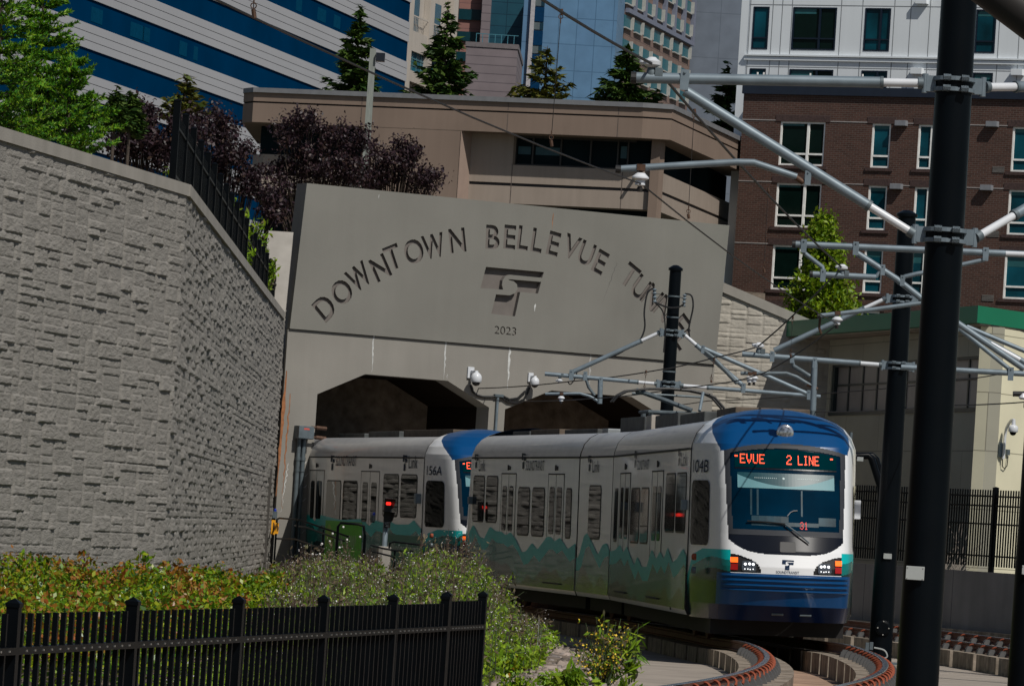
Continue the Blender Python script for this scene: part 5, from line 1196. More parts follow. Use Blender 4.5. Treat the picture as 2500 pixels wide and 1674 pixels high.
gear(gB, .5, 3.5, -.5, .6, 3.62, M['roofgear'], T2); gear(gB, 4.2, 7.5, -.55, .6, 3.66, M['roofgear'], T2); gear(gB, 8.2, L2 - .4, -.6, .6, 3.68, M['roofgear2'], T2)
for i in range(0): gear(gB, 4.3 + i * .85, 4.36 + i * .85, -.8, -.76, 3.80, M['galvd'], T2, 'roof_bracket')
for fr, x in ((gB, -.10), (gC, -.12)):
    mb = MB(fr); mb.prism([(y * .965, z - .02) for y, z in BP] + [(-y * .965, z - .02) for y, z in BP[::-1]], x - .12, x + .16, axis=0); mb.build('gangway_bellows', M['trub'], T2)
# coupler
a = fA(-.05, 0, .62); b = gB(gB.L + .05, 0, .62); mb = MB(); mb.tr = None; mb.tube([fA(1.2, 0, .5), a, b, gB(gB.L - 1.2, 0, .5)], .10, 8); mb.build('coupler', M['tunder'], T2)
# ================================================================ OVERHEAD LINE
def wp(px, py, D): return at(px, py, D)
def wt(pts, r, seg=6): 
    mb = MB(); mb.tr = None; mb.tube([wp(*p) for p in pts], r, seg); return mb
def tubeobj(pts, r, m, nm, par, seg=10, smooth=True, r1=None):
    mb = MB(); mb.tr = None; mb.tube([wp(*p) if len(p) == 3 and not isinstance(p, Vector) else p for p in pts], r, seg, r1=r1); return mb.build(nm, m, par, smooth=smooth)
def pole(label, px, py0, py1, D, r0, r1, cap=True, plate=None, base=True):
    """steel pole through picture points (axis), from py1 (foot) to py0 (top)"""
    a = wp(px, py1, D); top = wp(px, py0, D).z; z0 = -.45
    t = thing('catenary_pole', label, 'pole', (a.x, a.y, z0)); c = Vector((a.x, a.y, z0)); Hh = top - z0
    mb = MB(); mb.lathe(c, (0, 0, 1), [(r0, 0), (r1, Hh)], 32); mb.build('shaft', M['polemat'], t, smooth=True)
    if cap: mb = MB(); mb.lathe(c + Vector((0, 0, Hh)), (0, 0, 1), [(r1 + .03, -.05), (r1 + .03, .0), (r1 * .5, .06), (.01, .07)], 24); mb.build('cap', M['polemat'], t, smooth=True)
    if base:
        mb = MB(); mb.box((a.x - r0 - .18, a.y - r0 - .18, z0 - .02), (a.x + r0 + .18, a.y + r0 + .18, z0 + .03)); mb.build('base_plate', M['galvd'], t)
    return t, c, Hh
def rad(c, Hh, r0, r1, z): return r0 + (r1 - r0) * (z - c.z) / Hh
def collar(t, c, r, z, m=None):
    """double clamp band with bolts and side lugs"""
    m = m or M['galv']; mb = MB()
    for dz in (-.05, .05):
        mb.lathe(c * 1 + Vector((0, 0, z - c.z + dz - .022)), (0, 0, 1), [(r + .004, 0), (r + .028, .004), (r + .028, .040), (r + .004, .044)], 24)
        for k in (-1, 1):
            for dx in (-.085, .085): mb.lathe(c + Vector((dx - .035, -r - .045, z - c.z + dz)), (1, 0, 0), [(.032, 0), (.032, .07)], 6)
    for k in (-1, 1):
        mb.box((c.x + k * (r + .0), c.y - .03, z - .075), (c.x + k * (r + .09), c.y + .03, z + .075)); mb.lathe(c + Vector((k * (r + .10), 0, z - c.z - .09)), (0, 0, 1), [(.03, 0), (.03, .18)], 10)
    return mb.build('clamp_band', m, t, smooth=False)
def insulated(a, b, fr, t, r=.045, nm='tube', m=None):
    """galvanised pipe from a to b whose last part (from fr) is a white insulator rod"""
    a = wp(*a) if not isinstance(a, Vector) else a; b = wp(*b) if not isinstance(b, Vector) else b; c = a.lerp(b, fr); d = a.lerp(b, 1 - .12 * (1 - fr))
    mb = MB(); mb.tr = None; mb.tube([a, c], r, 12); o = mb.build(nm, m or M['galv'], t, smooth=True)
    mb = MB(); mb.tr = None; mb.tube([c, b], r * .78, 12); mb.build('insulator_rod', M['insul'], t, smooth=True)
    mb = MB(); mb.tr = None; mb.tube([c.lerp(b, -.02), c.lerp(b, .05)], r * 1.12, 12); mb.tube([c.lerp(b, .88), b], r * 1.05, 12); mb.build('end_fitting', M['galvd'], t, smooth=True)
    return o
def bracket(p, t, s=1.0):
    s *= .62
    mb = MB(); mb.box((p.x - .05 * s, p.y - .07 * s, p.z - .14 * s), (p.x + .05 * s, p.y - .055 * s, p.z + .10 * s)); mb.box((p.x - .055 * s, p.y - .06 * s, p.z - .05 * s), (p.x + .055 * s, p.y + .06 * s, p.z + .05 * s))
    mb.lathe(p + Vector((0, -.09 * s, .07 * s)), (0, 1, 0), [(.015 * s, 0), (.015 * s, .03)], 6); return mb.build('pipe_clamp', M['galv'], t)
def bell(p, t, s=1.0, up=True):
    s *= .60
    """messenger support: casting with white porcelain caps"""
    mb = MB(); z = 1 if up else -1; mb.lathe(p, (0, 0, z), [(.07 * s, 0), (.075 * s, .07 * s), (.05 * s, .12 * s)], 12); mb.box((p.x + .05 * s, p.y - .05, p.z - .0), (p.x + .16 * s, p.y + .05, p.z + .12 * s)); o = mb.build('casting', M['galvd'], t, smooth=True)
    mb = MB(); mb.lathe(p + Vector((0, 0, z * .12 * s)), (0, 0, z), [(.06 * s, 0), (.125 * s, .04 * s), (.13 * s, .09 * s), (.07 * s, .13 * s), (.05 * s, .15 * s)], 16)
    mb.lathe(p + Vector((-.11 * s, 0.02, z * .16 * s)), (0, 0, z), [(.05 * s, 0), (.075 * s, .03 * s), (.06 * s, .08 * s)], 12); mb.build('porcelain', M['insul'], t, smooth=True); return o
def cone(p, t, s=1.0):
    s *= .85
    mb = MB(); mb.lathe(p, (0, 0, -1), [(.022 * s, 0), (.022 * s, .06 * s)], 8); mb.box((p.x - .05 * s, p.y - .04, p.z - .02), (p.x + .05 * s, p.y + .04, p.z + .05 * s)); mb.build('hanger_clamp', M['brass'], t)
    mb = MB(); mb.lathe(p + Vector((0, 0, -.05 * s)), (0, 0, -1), [(.05 * s, 0), (.10 * s, .05 * s), (.10 * s, .065 * s), (.055 * s, .09 * s), (.06 * s, .14 * s), (.02 * s, .16 * s)], 16); mb.build('porcelain', M['insul'], t, smooth=True)
    mb = MB(); mb.lathe(p + Vector((0, 0, -.20 * s)), (0, 0, -1), [(.02 * s, 0), (.035 * s, .03 * s), (.03 * s, .07 * s)], 8); mb.build('wire_clip', M['wire'], t)
def plate(px, py, wpx, hpx, D, t):
    a = wp(px, py, D); w_ = wpx * D / FPX; h_ = hpx * D / FPX; mb = MB(); mb.box((a.x - w_ / 2, a.y - .012, a.z - h_ / 2), (a.x + w_ / 2, a.y, a.z + h_ / 2)); mb.build('blank_plate', M['plate'], t, bevel=.003)
    mb = MB()
    for dx in (-.42, .42):
        for dz in (-.4, .4): mb.lathe(a + Vector((dx * w_, -.012, dz * h_)), (0, -1, 0), [(.006, 0), (.006, .006)], 8)
    mb.build('screw', M['bolt'], t)

# near centre pole -------------------------------------------------------
D1 = 48; t1, c1_, H1 = pole('thick black pole in the right foreground carrying two galvanised brackets', 2258, -60, 1360, D1, .205, .168, cap=False)
for y in (207, 576): z = wp(2310, y, D1).z; collar(t1, c1_, rad(c1_, H1, .205, .168, z), z)
xl = c1_.x - .28; xr = c1_.x + .28; zU = wp(2310, 207, D1).z; zL = wp(2310, 576, D1).z
def atz(px, D, z):  # world point at depth D on picture column px (column measured at that height)
    y = 800
    for _ in range(8): p = wp(px, y, D); y += (p.z - z) * FPX / D
    return wp(px, y, D)
insulated((1548, 190, D1), Vector((c1_.x - .29, c1_.y, zU)), .855, t1, .052, 'top_tube')
mb = MB(); mb.tr = None; e = wp(1548, 190, D1); mb.tube([e + Vector((-.03, 0, 0)), e + Vector((.02, 0, 0))], .058, 12); mb.build('end_cap', M['trub'], t1)
insulated((1672, 222, D1), Vector((c1_.x - .29, c1_.y, zL)), .80, t1, .050, 'strut')
insulated((2720, 210, D1 + 1), Vector((c1_.x + .29, c1_.y, zU)), .76, t1, .052, 'top_tube'); insulated((2700, 395, D1 + 1), Vector((c1_.x + .29, c1_.y, zL)), .70, t1, .050, 'strut')
bracket(wp(1671, 192, D1), t1, 1.3); bell(wp(1590, 186, D1), t1, 1.1)
tubeobj([(1508, 413, D1), (1690, 402, D1), (1800, 396, D1), (1840, 397, D1), (1870, 407, D1), (1945, 432, D1)], .033, M['galv'], 'registration_arm', t1); cone(wp(1565, 412, D1), t1, .95)
tubeobj([(1928, 425, D1), (1948, 436, D1), (1962, 446, D1)], .028, M['brass'], 'swivel_joint', t1); bracket(wp(1972, 432, D1), t1, .9)
mb = MB(); mb.tr = None; e = wp(1508, 413, D1); mb.tube([e + Vector((-.02, 0, 0)), e + Vector((.03, 0, 0))], .038, 12); mb.build('end_cap', M['trub'], t1)
plate(2234, 1398, 45, 33, D1 - .22, t1)

# middle pole -------------------------------------------------------------
D2 = 92.5; t2, c2, H2 = pole('black pole behind the thick one, with a rounded cap and small grey plate', 2163, 519, 1360, D2, .215, .16)
collars2 = []
for y in (730, 893): z = wp(2190, y, D2).z; collar(t2, c2, rad(c2, H2, .215, .16, z), z); collars2.append(z)
insulated((1812, 864, D2), Vector((c2.x - .29, c2.y, collars2[1])), .84, t2, .05, 'top_tube'); insulated((1890, 855, D2), Vector((c2.x - .29, c2.y, collars2[0])), .80, t2, .048, 'strut')
bracket(wp(1885, 868, D2), t2, 1.3); bell(wp(1852, 862, D2), t2, 1.2)
tubeobj([(1934, 874, D2), (1937, 893, D2), (1977, 918, D2)], .04, M['galvd'], 'drop_bracket', t2); bracket(wp(1934, 872, D2), t2, 1.2)
tubeobj([(1989, 880, D2), (1985, 1002, D2)], .055, M['galv'], 'drop_tube', t2); bracket(wp(1989, 884, D2), t2, 1.2)
tubeobj([(1808, 911, D2), (1920, 911, D2), (1945, 920, D2), (1984, 944, D2)], .035, M['galvd'], 'registration_arm', t2); cone(wp(1842, 912, D2), t2, .9); cone(wp(1831, 913, D2), t2, .9)
tubeobj([(1970, 938, D2), (1990, 946, D2), (1995, 950, D2)], .035, M['brass'], 'swivel_joint', t2)
insulated((2330, 905, D2), Vector((c2.x + .29, c2.y, collars2[1])), .5, t2, .05, 'top_tube')
tubeobj([wp(2200, 727, D2), (2222, 722, D2), (2232, 712, D2)], .03, M['galv'], 'cable_bracket', t2)
plate(2167, 1357, 20, 13, D2 - .22, t2)
mb = MB(); f = wp(2156, 1532, D2 - .21)
mb.lathe(f, (0, -1, 0), [(.14, 0), (.14, .02), (.10, .035)], 20); mb.build('hand_hole_cover', M['polemat'], t2)
mb = MB()
for q in range(4): mb.lathe(f + Vector((.10 * math.cos(q * 1.57), -.03, .12 * math.sin(q * 1.57))), (0, -1, 0), [(.012, 0), (.012, .02)], 8)
mb.build('screw', M['bolt'], t2)

# pole near the portal ----------------------------------------------------
D3 = 109; t3, c3_, H3 = pole('black pole in front of the tunnel lettering with cable loops at its top', 1607, 652, 1330, D3, .165, .125)
cz3 = []
for y in (812, 938): z = wp(1625, y, D3).z; collar(t3, c3_, rad(c3_, H3, .165, .125, z), z); cz3.append(z)
for y in (725, 776, 909): z = wp(1630, y, D3).z; mb = MB(); r_ = rad(c3_, H3, .165, .125, z); mb.lathe(c3_ + Vector((0, 0, z - c3_.z)), (0, 0, 1), [(r_ + .002, 0), (r_ + .012, .005), (r_ + .012, .03), (r_ + .002, .035)], 20); mb.build('strap', M['galvd'], t3, smooth=True)
insulated((1330, 912, D3), Vector((c3_.x - .25, c3_.y, cz3[1])), .83, t3, .045, 'top_tube'); insulated((1398, 908, D3), Vector((c3_.x - .25, c3_.y, cz3[0])), .78, t3, .05, 'strut')
insulated((2003, 968, D3), Vector((c3_.x + .25, c3_.y, cz3[1])), .80, t3, .045, 'top_tube'); insulated((1815, 942, D3), Vector((c3_.x + .25, c3_.y, cz3[0])), .78, t3, .05, 'strut')
bracket(wp(1395, 913, D3), t3, 1.5); bracket(wp(1429, 916, D3), t3, 1.3); bell(wp(1367, 918, D3), t3, .8, up=False); bracket(wp(1815, 945, D3), t3, 1.4)
tubeobj([(1466, 925, D3), (1464, 985, D3)], .055, M['galv'], 'drop_tube', t3); bracket(wp(1467, 930, D3), t3, 1.2)
tubeobj([(1331, 961, D3), (1415, 960, D3), (1440, 967, D3), (1466, 982, D3)], .03, M['galv'], 'registration_arm', t3); cone(wp(1371, 962, D3), t3, .9)
tubeobj([(1429, 921, D3), (1437, 945, D3), (1452, 965, D3)], .032, M['galvd'], 'drop_bracket', t3)
for a, b in (((1598, 704), (1599, 738)), ((1672, 718), (1669, 748))):
    mb = MB(); mb.tr = None; p, q_ = wp(a[0], a[1], D3), wp(b[0], b[1], D3); mb.tube([p, q_], .022, 8)
    for f in (.1, .35, .65, .95): mb.lathe(p.lerp(q_, f) - Vector((0, 0, .02)), (0, 0, 1), [(.03, 0), (.05, .02), (.03, .04)], 10)
    mb.build('post_insulator', M['galv'], t3, smooth=True)
def cable(pts, D, par, r=.018, m='trub', nm='cable'):
    P_ = [wp(x, y, D) for x, y in pts]; out = []
    for i in range(len(P_) - 1):
        p0, p1, p2, p3 = P_[max(0, i - 1)], P_[i], P_[i + 1], P_[min(len(P_) - 1, i + 2)]
        for k in range(5):
            t = k / 5; out.append(0.5 * ((2 * p1) + (-p0 + p2) * t + (2 * p0 - 5 * p1 + 4 * p2 - p3) * t * t + (-p0 + 3 * p1 - 3 * p2 + p3) * t ** 3))
    out.append(P_[-1]); mb = MB(); mb.tr = None; mb.tube(out, r, 6); return mb.build(nm, M[m], par, smooth=True)
cable([(1597, 703), (1581, 715), (1573, 760), (1574, 800), (1562, 830), (1540, 845), (1500, 868), (1470, 872)], D3, t3)
cable([(1599, 738), (1630, 750), (1655, 750), (1670, 742)], D3 - .25, t3, .02); cable([(1672, 717), (1688, 722), (1692, 750), (1682, 800), (1685, 833)], D3, t3)
cable([(1600, 740), (1618, 760), (1624, 800), (1620, 860)], D3 - .2, t3, .014); cable([(1590, 716), (1612, 718)], D3, t3, .006); cable([(1655, 726), (1670, 727)], D3, t3, .006)
cable([(1412, 898), (1403, 925), (1392, 938), (1386, 930)], D3, t3, .012)

# bracket assembly at the right reaching in from a pole outside the picture -------------
DR = 79; tR = thing('catenary_bracket', 'galvanised bracket assembly reaching in from the right edge, half hidden by the thick pole', 'bracket', wp(2700, 640, DR))
mb = MB(); p = wp(2830, 1300, DR); mb.lathe(Vector((p.x, p.y, -.45)), (0, 0, 1), [(.21, 0), (.17, 8.0)], 24); mb.build('support_shaft', M['polemat'], tR, smooth=True)
tubeobj([(1937, 596, DR), (2800, 634, DR)], .052, M['galv'], 'top_tube', tR); tubeobj([(2455, 619, DR - .01), (2790, 633, DR - .01)], .045, M['insul'], 'insulator_rod', tR)
tubeobj([(1934, 596, DR), (1942, 596.5, DR)], .058, M['trub'], 'end_cap', tR)
for x, y in ((1962, 598), (2089, 604), (2406, 618)): bracket(wp(x, y, DR), tR, 1.4)
tubeobj([(2092, 618, DR), (2190, 682, DR), (2262, 738, DR), (2340, 790, DR), (2500, 900, DR)], .05, M['galv'], 'strut', tR)
tubeobj([(1961, 613, DR), (1964, 618, DR), (2008, 652, DR), (2010, 665, DR)], .035, M['galv'], 'drop_bracket', tR); tubeobj([(1981, 669, DR), (2138, 677, DR)], .048, M['galv'], 'lower_tube', tR); tubeobj([(1977, 669, DR), (1984, 669.5, DR)], .054, M['trub'], 'end_cap', tR)
bracket(wp(2009, 670, DR), tR, 1.3); tubeobj([(2138, 677, DR), (2150, 660, DR), (2155, 655, DR)], .03, M['galv'], 'link', tR); bracket(wp(2155, 657, DR), tR, 1.1); bell(wp(2056, 672, DR), tR, 1.05)
tubeobj([(1998, 771, DR), (2120, 757, DR), (2245, 740, DR), (2330, 722, DR)], .035, M['galv'], 'registration_arm', tR); cone(wp(2045, 766, DR), tR, 1.0); tubeobj([(1996, 771.5, DR), (2003, 771, DR)], .04, M['trub'], 'end_cap', tR)
tubeobj([(2194, 690, DR), (2210, 675, DR), (2240, 668, DR), (2290, 660, DR)], .035, M['galv'], 'link', tR); bracket(wp(2203, 683, DR), tR, 1.1)
tubeobj([(2404, 634, DR), (2330, 650, DR), (2290, 656, DR)], .035, M['galv'], 'drop_bracket', tR)
# second assembly right of the pole
DS = 86; tS = thing('catenary_bracket', 'galvanised struts and pipe in front of the service building, right of the thick pole', 'bracket', wp(2600, 900, DS))
p = wp(2760, 1300, DS); mb = MB(); mb.lathe(Vector((p.x, p.y, -.45)), (0, 0, 1), [(.2, 0), (.16, 7.6)], 24); mb.build('support_shaft', M['polemat'], tS, smooth=True)
tubeobj([(2290, 768, DS), (2415, 836, DS), (2700, 995, DS)], .05, M['galv'], 'strut', tS); tubeobj([(2418, 838, DS - .02), (2490, 878, DS - .02)], .043, M['insul'], 'insulator_rod', tS)
tubeobj([(2330, 792, DS), (2466, 902, DS)], .038, M['galv'], 'strut', tS); tubeobj([(2360, 797, DS + 1), (2700, 940, DS + 1)], .04, M['galv'], 'strut', tS)
tubeobj([(2200, 896, DS), (2740, 925, DS)], .048, M['galv'], 'top_tube', tS); bracket(wp(2467, 910, DS), tS, 1.5); bracket(wp(2336, 795, DS), tS, 1.1)
# strut set crossing in front of the wing wall
DW = 104; tW = thing('catenary_bracket', 'pair of galvanised diagonal pipes crossing in front of the wing wall', 'bracket', wp(1900, 900, DW))
tubeobj([(1712, 848, DW), (1860, 912, DW), (1978, 964, DW)], .045, M['galv'], 'strut', tW); bracket(wp(1716, 851, DW), tW, 1.1); bracket(wp(1975, 962, DW), tW, 1.3)
tubeobj([(1985, 958, DW), (1985, 1200, DW)], .05, M['galvd'], 'support_shaft', tW); tubeobj([(1716, 853, DW), (1740, 872, DW), (1800, 935, DW)], .045, M['galvd'], 'strut', tW)

# wires ---------------------------------------------------------------------
def wire(name, label, pts, r=.014, group='overhead wires'):
    P_ = [wp(*p) for p in pts]; o = []
    for i in range(len(P_) - 1):
        a, b = P_[i], P_[i + 1]; L_ = (b - a).length
        for k in range(6): t = k / 6; o.append(a.lerp(b, t) - Vector((0, 0, 4 * t * (1 - t) * L_ * .0025)))
    o.append(P_[-1]); mb = MB(); mb.tr = None; mb.tube(o, r, 6); ob = mb.build(name, M['wire'], smooth=True); tag(ob, label, 'wire', group); return ob
wire('messenger_wire', 'upper overhead wire running from the top edge to the white insulator on the top tube', [(1250, -50, 38), (1592, 156, 48)], .0145)
wire('messenger_wire', 'upper overhead wire descending behind the strut towards the second bracket', [(1592, 156, 48), (2054, 652, 79)], .0145)
wire('contact_wire', 'lower overhead wire from the top left down to the registration arm', [(420, -52, 27), (1565, 449, 48)], .0075)
wire('contact_wire', 'lower overhead wire from the registration arm past the brick building', [(1565, 449, 48), (2045, 791, 79)], .009)
wire('messenger_wire', 'overhead wire descending past the yellow green tree to the pipe above the wing wall', [(2054, 652, 79), (1955, 752, 87), (1850, 846, 92.5)], .014)
wire('messenger_wire', 'overhead wire from the wing wall across the portal lettering into the left tunnel', [(1850, 846, 92.5), (1747, 872, 98), (1607, 903, 106), (1400, 930, 116), (1160, 948, 128), (960, 955, 138)], .013)
wire('contact_wire', 'contact wire descending behind the thick pole towards the tram roof', [(2045, 791, 79), (1934, 871, 86), (1865, 910, 90)], .012)
wire('contact_wire', 'contact wire passing over the collector on the tram roof into the left tunnel', [(1865, 910, 90), (1800, 929, 92), (1639, 950, 97), (1450, 972, 108), (1180, 975, 128), (960, 976, 138)], .011)
wire('contact_wire', 'thin wire crossing the service building above its window', [(2560, 890, 96), (2330, 930, 104), (1990, 962, 112), (1730, 978, 122), (1500, 1000, 140)], .011)
wire('contact_wire', 'thin wire crossing the service building below its window', [(2560, 976, 82), (2318, 989, 90), (1990, 1005, 104), (1900, 1012, 110)], .011)
def dropper(a, b, lab, r=.0035):
    p, q_ = wp(*a), wp(*b); t = thing('dropper_wire', lab, 'wire', p, 'dropper wires'); mb = MB(); mb.tr = None; mb.tube([p, q_], r, 5); mb.build('strand', M['wire'], t)
    s = .62 * (a[2] / 48.0) ** .3; mb = MB(); mb.tr = None
    for e, sg in ((p, -1), (q_, 1)):
        mb.box((e.x - .022 * s, e.y - .02, e.z - .03 * s), (e.x + .022 * s, e.y + .02, e.z + .03 * s)) if False else mb.tube([e + Vector((-.0, 0, .02)), e + Vector((0.01, 0, -.03))], .024 * s, 8)
        mb.tube([e + Vector((.03 * s * math.cos(k), 0, sg * .075 * s + .03 * s * math.sin(k))) for k in np.linspace(0, 6.28, 9)], .007 * s, 5)
        mb.tube([e + Vector((0, 0, sg * .10 * s)), e + Vector((0, 0, sg * .17 * s))], .009 * s, 6)
    mb.build('clamp', M['brass'], t)
def on(px, pts):
    for (x0, y0, d0), (x1, y1, d1) in zip(pts, pts[1:]):
        if min(x0, x1) <= px <= max(x0, x1): f = (px - x0) / (x1 - x0); return (px, y0 + (y1 - y0) * f, 1 / ((1 / d0) * (1 - f) + (1 / d1) * f))
M1 = [(1250, -50, 38), (1592, 156, 48), (2054, 652, 79)]; C1 = [(420, -52, 27), (1565, 449, 48), (2045, 791, 79)]
u_ = on(1370, M1); v_ = on(1345, C1); dropper((u_[0], u_[1] + 6, 43), (v_[0], v_[1] - 4, 43), 'thin dropper wire hanging in front of the brown building window strip')
v_ = on(618, C1); dropper((624, -60, 30), (v_[0], v_[1] - 3, v_[2]), 'thin dropper wire with clamp at the top left, over the ribbon window tower')
u_ = on(1695, M1); v_ = on(1680, C1); dropper((u_[0], u_[1] + 4, 54), (v_[0], v_[1] - 4, 54), 'thin dropper wire hanging left of the white apartment corner')
u_ = on(1875, M1); v_ = on(1865, C1); dropper((u_[0], u_[1] + 3, 66), (v_[0], v_[1] - 3, 66), 'thin dropper wire in front of the brick wall windows')
dropper((1935, 774, 88), (1930, 868, 88), 'short dropper wire above the wing wall coping'); dropper((1743, 875, 99), (1736, 930, 99), 'short dropper wire beside the right portal edge'); dropper((1577, 906, 107), (1573, 950, 107), 'short dropper wire just left of the portal pole')
dropper((1034, 953, 135), (1033, 975, 135), 'short dropper wire inside the dark left tunnel mouth')
tubeobj_ = MB(); tubeobj_.tr = None; tubeobj_.tube([wp(2003, 770, DR + .5), wp(2000, 800, DR + .5), wp(2005, 815, DR + .5)], .02, 6); o = tubeobj_.build('drop_link', M['brass'], tR)

# far right mast, partly in view
D5 = 57; t5, c5, H5 = pole('short black mast cut off by the right edge, with a small grey plate', 2518, 985, 1377, D5, .19, .165, plate=None)
plate(2508, 1391, 26, 22, D5 - .2, t5); tubeobj([(2473, 961, D5), (2530, 962, D5)], .03, M['trub'], 'top_arm', t5); mb = MB(); mb.lathe(wp(2497, 975, D5), (0, 0, 1), [(.03, 0), (.05, .02), (.03, .07)], 12); mb.build('porcelain', M['insul'], t5, smooth=True)
# dark boom crossing the top right corner, close to the camera
tb = thing('mast_arm', 'thick dark mast arm cutting across the top right corner, very near', 'mast arm', wp(2560, -60, 20)); tubeobj([(1810, -485, 20), (3300, 632, 20)], .085, M['wire'], 'boom', tb, seg=16)
p = wp(3300, 632, 20); mb = MB(); mb.lathe(Vector((p.x, p.y, -.45)), (0, 0, 1), [(.14, 0), (.11, p.z + 1.0)], 24); mb.build('support_shaft', M['polemat'], tb, smooth=True)

# cameras on the portal
for (px, py, s, lab) in ((1147, 921, 1.0, 'larger white dome camera above the left tunnel mouth'), (1293, 930, .8, 'smaller white dome camera above the right tunnel mouth')):
    a, z = H(px, py); t = thing('dome_camera', lab, 'camera', PP.P(a, .05, z), 'cameras on the tunnel portal')
    mb = MB(PP.P); mb.box((a - .11 * s, .042, z - .02), (a + .07 * s, .09, z + .26 * s)); mb.build('mounting_plate', M['insul'], t, bevel=.01)
    mb = MB(PP.P); mb.box((a - .04 * s, .09, z + .10 * s), (a + .04 * s, .30 * s + .05, z + .17 * s)); mb.build('arm', M['insul'], t, bevel=.01)
    c = PP.P(a, .34 * s, z - .12 * s); mb = MB(); mb.lathe(c, (0, 0, 1), [(.12 * s, 0), (.14 * s, .03), (.14 * s, .14 * s), (.11 * s, .2 * s), (.05 * s, .25 * s)], 18); mb.build('housing', M['insul'], t, smooth=True)
    mb = MB(); mb.lathe(c - Vector((0, 0, .09 * s)), (0, 0, 1), [(.01, 0), (.07 * s, .02), (.1 * s, .06 * s), (.1 * s, .09 * s)], 18); mb.build('dome', M['trub'], t, smooth=True)
cab = thing('conduit_box', 'junction box and grey conduit with looping cables between the tunnel mouths', 'conduit', PP.P(*[H(1214, 965)[0], 0, H(1214, 965)[1]]))
a, z = H(1213, 966); mb = MB(PP.P); mb.box((a - .12, .042, z - .03), (a + .12, .14, z + .04)); mb.build('box', M['galvd'], cab, bevel=.01)
mb = MB(PP.P); mb.tube([(a - .02, .09, z), (a - .02, .09, -.4)], .035, 8); mb.build('conduit', M['galv'], cab, smooth=True)
def pcable(pts): 
    mb = MB(PP.P); P_ = [(H(x, y)[0], .08, H(x, y)[1]) for x, y in pts]; mb.tube(P_, .03, 6); mb.build('cable', M['trub'], cab, smooth=True)
pcable([(1146, 940), (1150, 955), (1160, 964), (1175, 968), (1195, 968), (1210, 966)]); pcable([(1218, 968), (1235, 980), (1255, 984), (1275, 975), (1286, 955), (1288, 945)]); pcable([(1222, 966), (1240, 975), (1260, 972), (1278, 955)])

# electrical box with conduits left of the tunnel mouth
eb = thing('electrical_box', 'grey electrical cabinet with two tall conduits on the portal wall left of the tunnel mouth', 'cabinet', PP.P(H(732, 1055)[0], 0, H(732, 1055)[1]))
a0, z1_ = H(717, 1038); a1, z0_ = H(750, 1072); mb = MB(PP.P); mb.box((a0, .042, z0_), (a1, .32, z1_)); mb.build('cabinet', M['galvd'], eb, bevel=.01)
mb = MB(PP.P); mb.box((a0 - .01, .32, z0_ + .015), (a1 + .01, .335, z1_ - .015)); mb.build('door', M['galvd'], eb, bevel=.004)
mb = MB(PP.P); am = (a0 + a1) / 2; mb.add([(am - .08, .337, z1_ - .09), (am + .08, .337, z1_ - .09), (am + .07, .337, z1_ - .05), (am - .07, .337, z1_ - .05)], [(0, 1, 2, 3)]); mb.build('warning_mark', mat('red_mark', (0.5, 0.08, 0.06), 0.5), eb, fix=False)
for px, dx in ((725, 0), (737, 0)):
    aa = H(px, 1075)[0]; mb = MB(PP.P); mb.tube([(aa, .12, z0_), (aa, .12, -.35)], .055, 10); mb.tube([(aa, .12, z0_ - .45), (aa, .12, z0_ - .53)], .068, 10); mb.tube([(aa, .12, z0_ - .75), (aa, .12, z0_ - .80)], .066, 10); mb.build('conduit', M['galvd'], eb, smooth=True)
for dz in (.30, .06):
    mb = MB(PP.P); zz_ = z0_ + dz; mb.tube([(a1, .2, zz_), (a1 + .12, .2, zz_)], .03, 8); mb.tube([(a1 + .12, .2, zz_), (a1 + .40, .2, zz_ - .01)], .05, 8); mb.build('cable_gland', M['brass'], eb, smooth=True)

# signal mast
DG = 112; sg_ = thing('rail_signal', 'grey signal post with black hooded head showing a red aspect beside the second car', 'signal', wp(940, 1352, DG))
g0 = wp(937, 1352, DG); g1 = wp(937, 1275, DG); g1.x = g0.x
mb = MB(); mb.lathe(Vector((g0.x, g0.y, -.3)), (0, 0, 1), [(.06, 0), (.06, g1.z + .3), (.03, g1.z + .36)], 14); mb.build('post', M['galv'], sg_, smooth=True)
mb = MB(); mb.lathe(Vector((g0.x, g0.y, -.45)), (0, 0, 1), [(.16, 0), (.16, g0.z + .60), (.12, g0.z + .62)], 10); mb.build('footing', M['cap'], sg_)
hx = g0.x + .055; zt3 = wp(945, 1215, DG).z; zm3 = wp(945, 1256, DG).z; zl3 = wp(945, 1273, DG).z
mb = MB(); mb.box((hx - .11, g0.y - .10, zl3 - .0), (hx + .06, g0.y + .1, zt3)); hd = mb.build('signal_head', M['trub'], sg_, bevel=.01)
for zc in (zt3 - .1, zm3 - .02):
    mb = MB(); mb.add([(hx - .10, g0.y - .1, zc + .08), (hx + .14, g0.y - .35, zc + .08), (hx + .10, g0.y - .30, zc - .10), (hx + .05, g0.y - .1, zc - .14), (hx + .05, g0.y - .1, zc + .08), (hx - .12, g0.y - .32, zc + .085)], [(0, 1, 5), (0, 4, 1), (4, 1, 2, 3)]); mb.build('hood', M['trub'], hd, fix=False)
mb = MB(); mb.prism(rr(hx - .075, hx + .035, zt3 - .155, zt3 - .085, .02), g0.y - .103, g0.y - .108, axis=1); mb.build('red_light', mat('red_signal', (1.0, 0.03, 0.02), emit=1.4), hd, fix=False)
zp1 = wp(945, 1272, DG).z; zp0 = wp(943, 1342 - 72, DG).z - .17
mb = MB(); mb.box((hx - .09, g0.y - .11, zp1 - .145), (hx + .05, g0.y - .10, zp1)); pl_ = mb.build('number_plate', M['trub'], sg_)
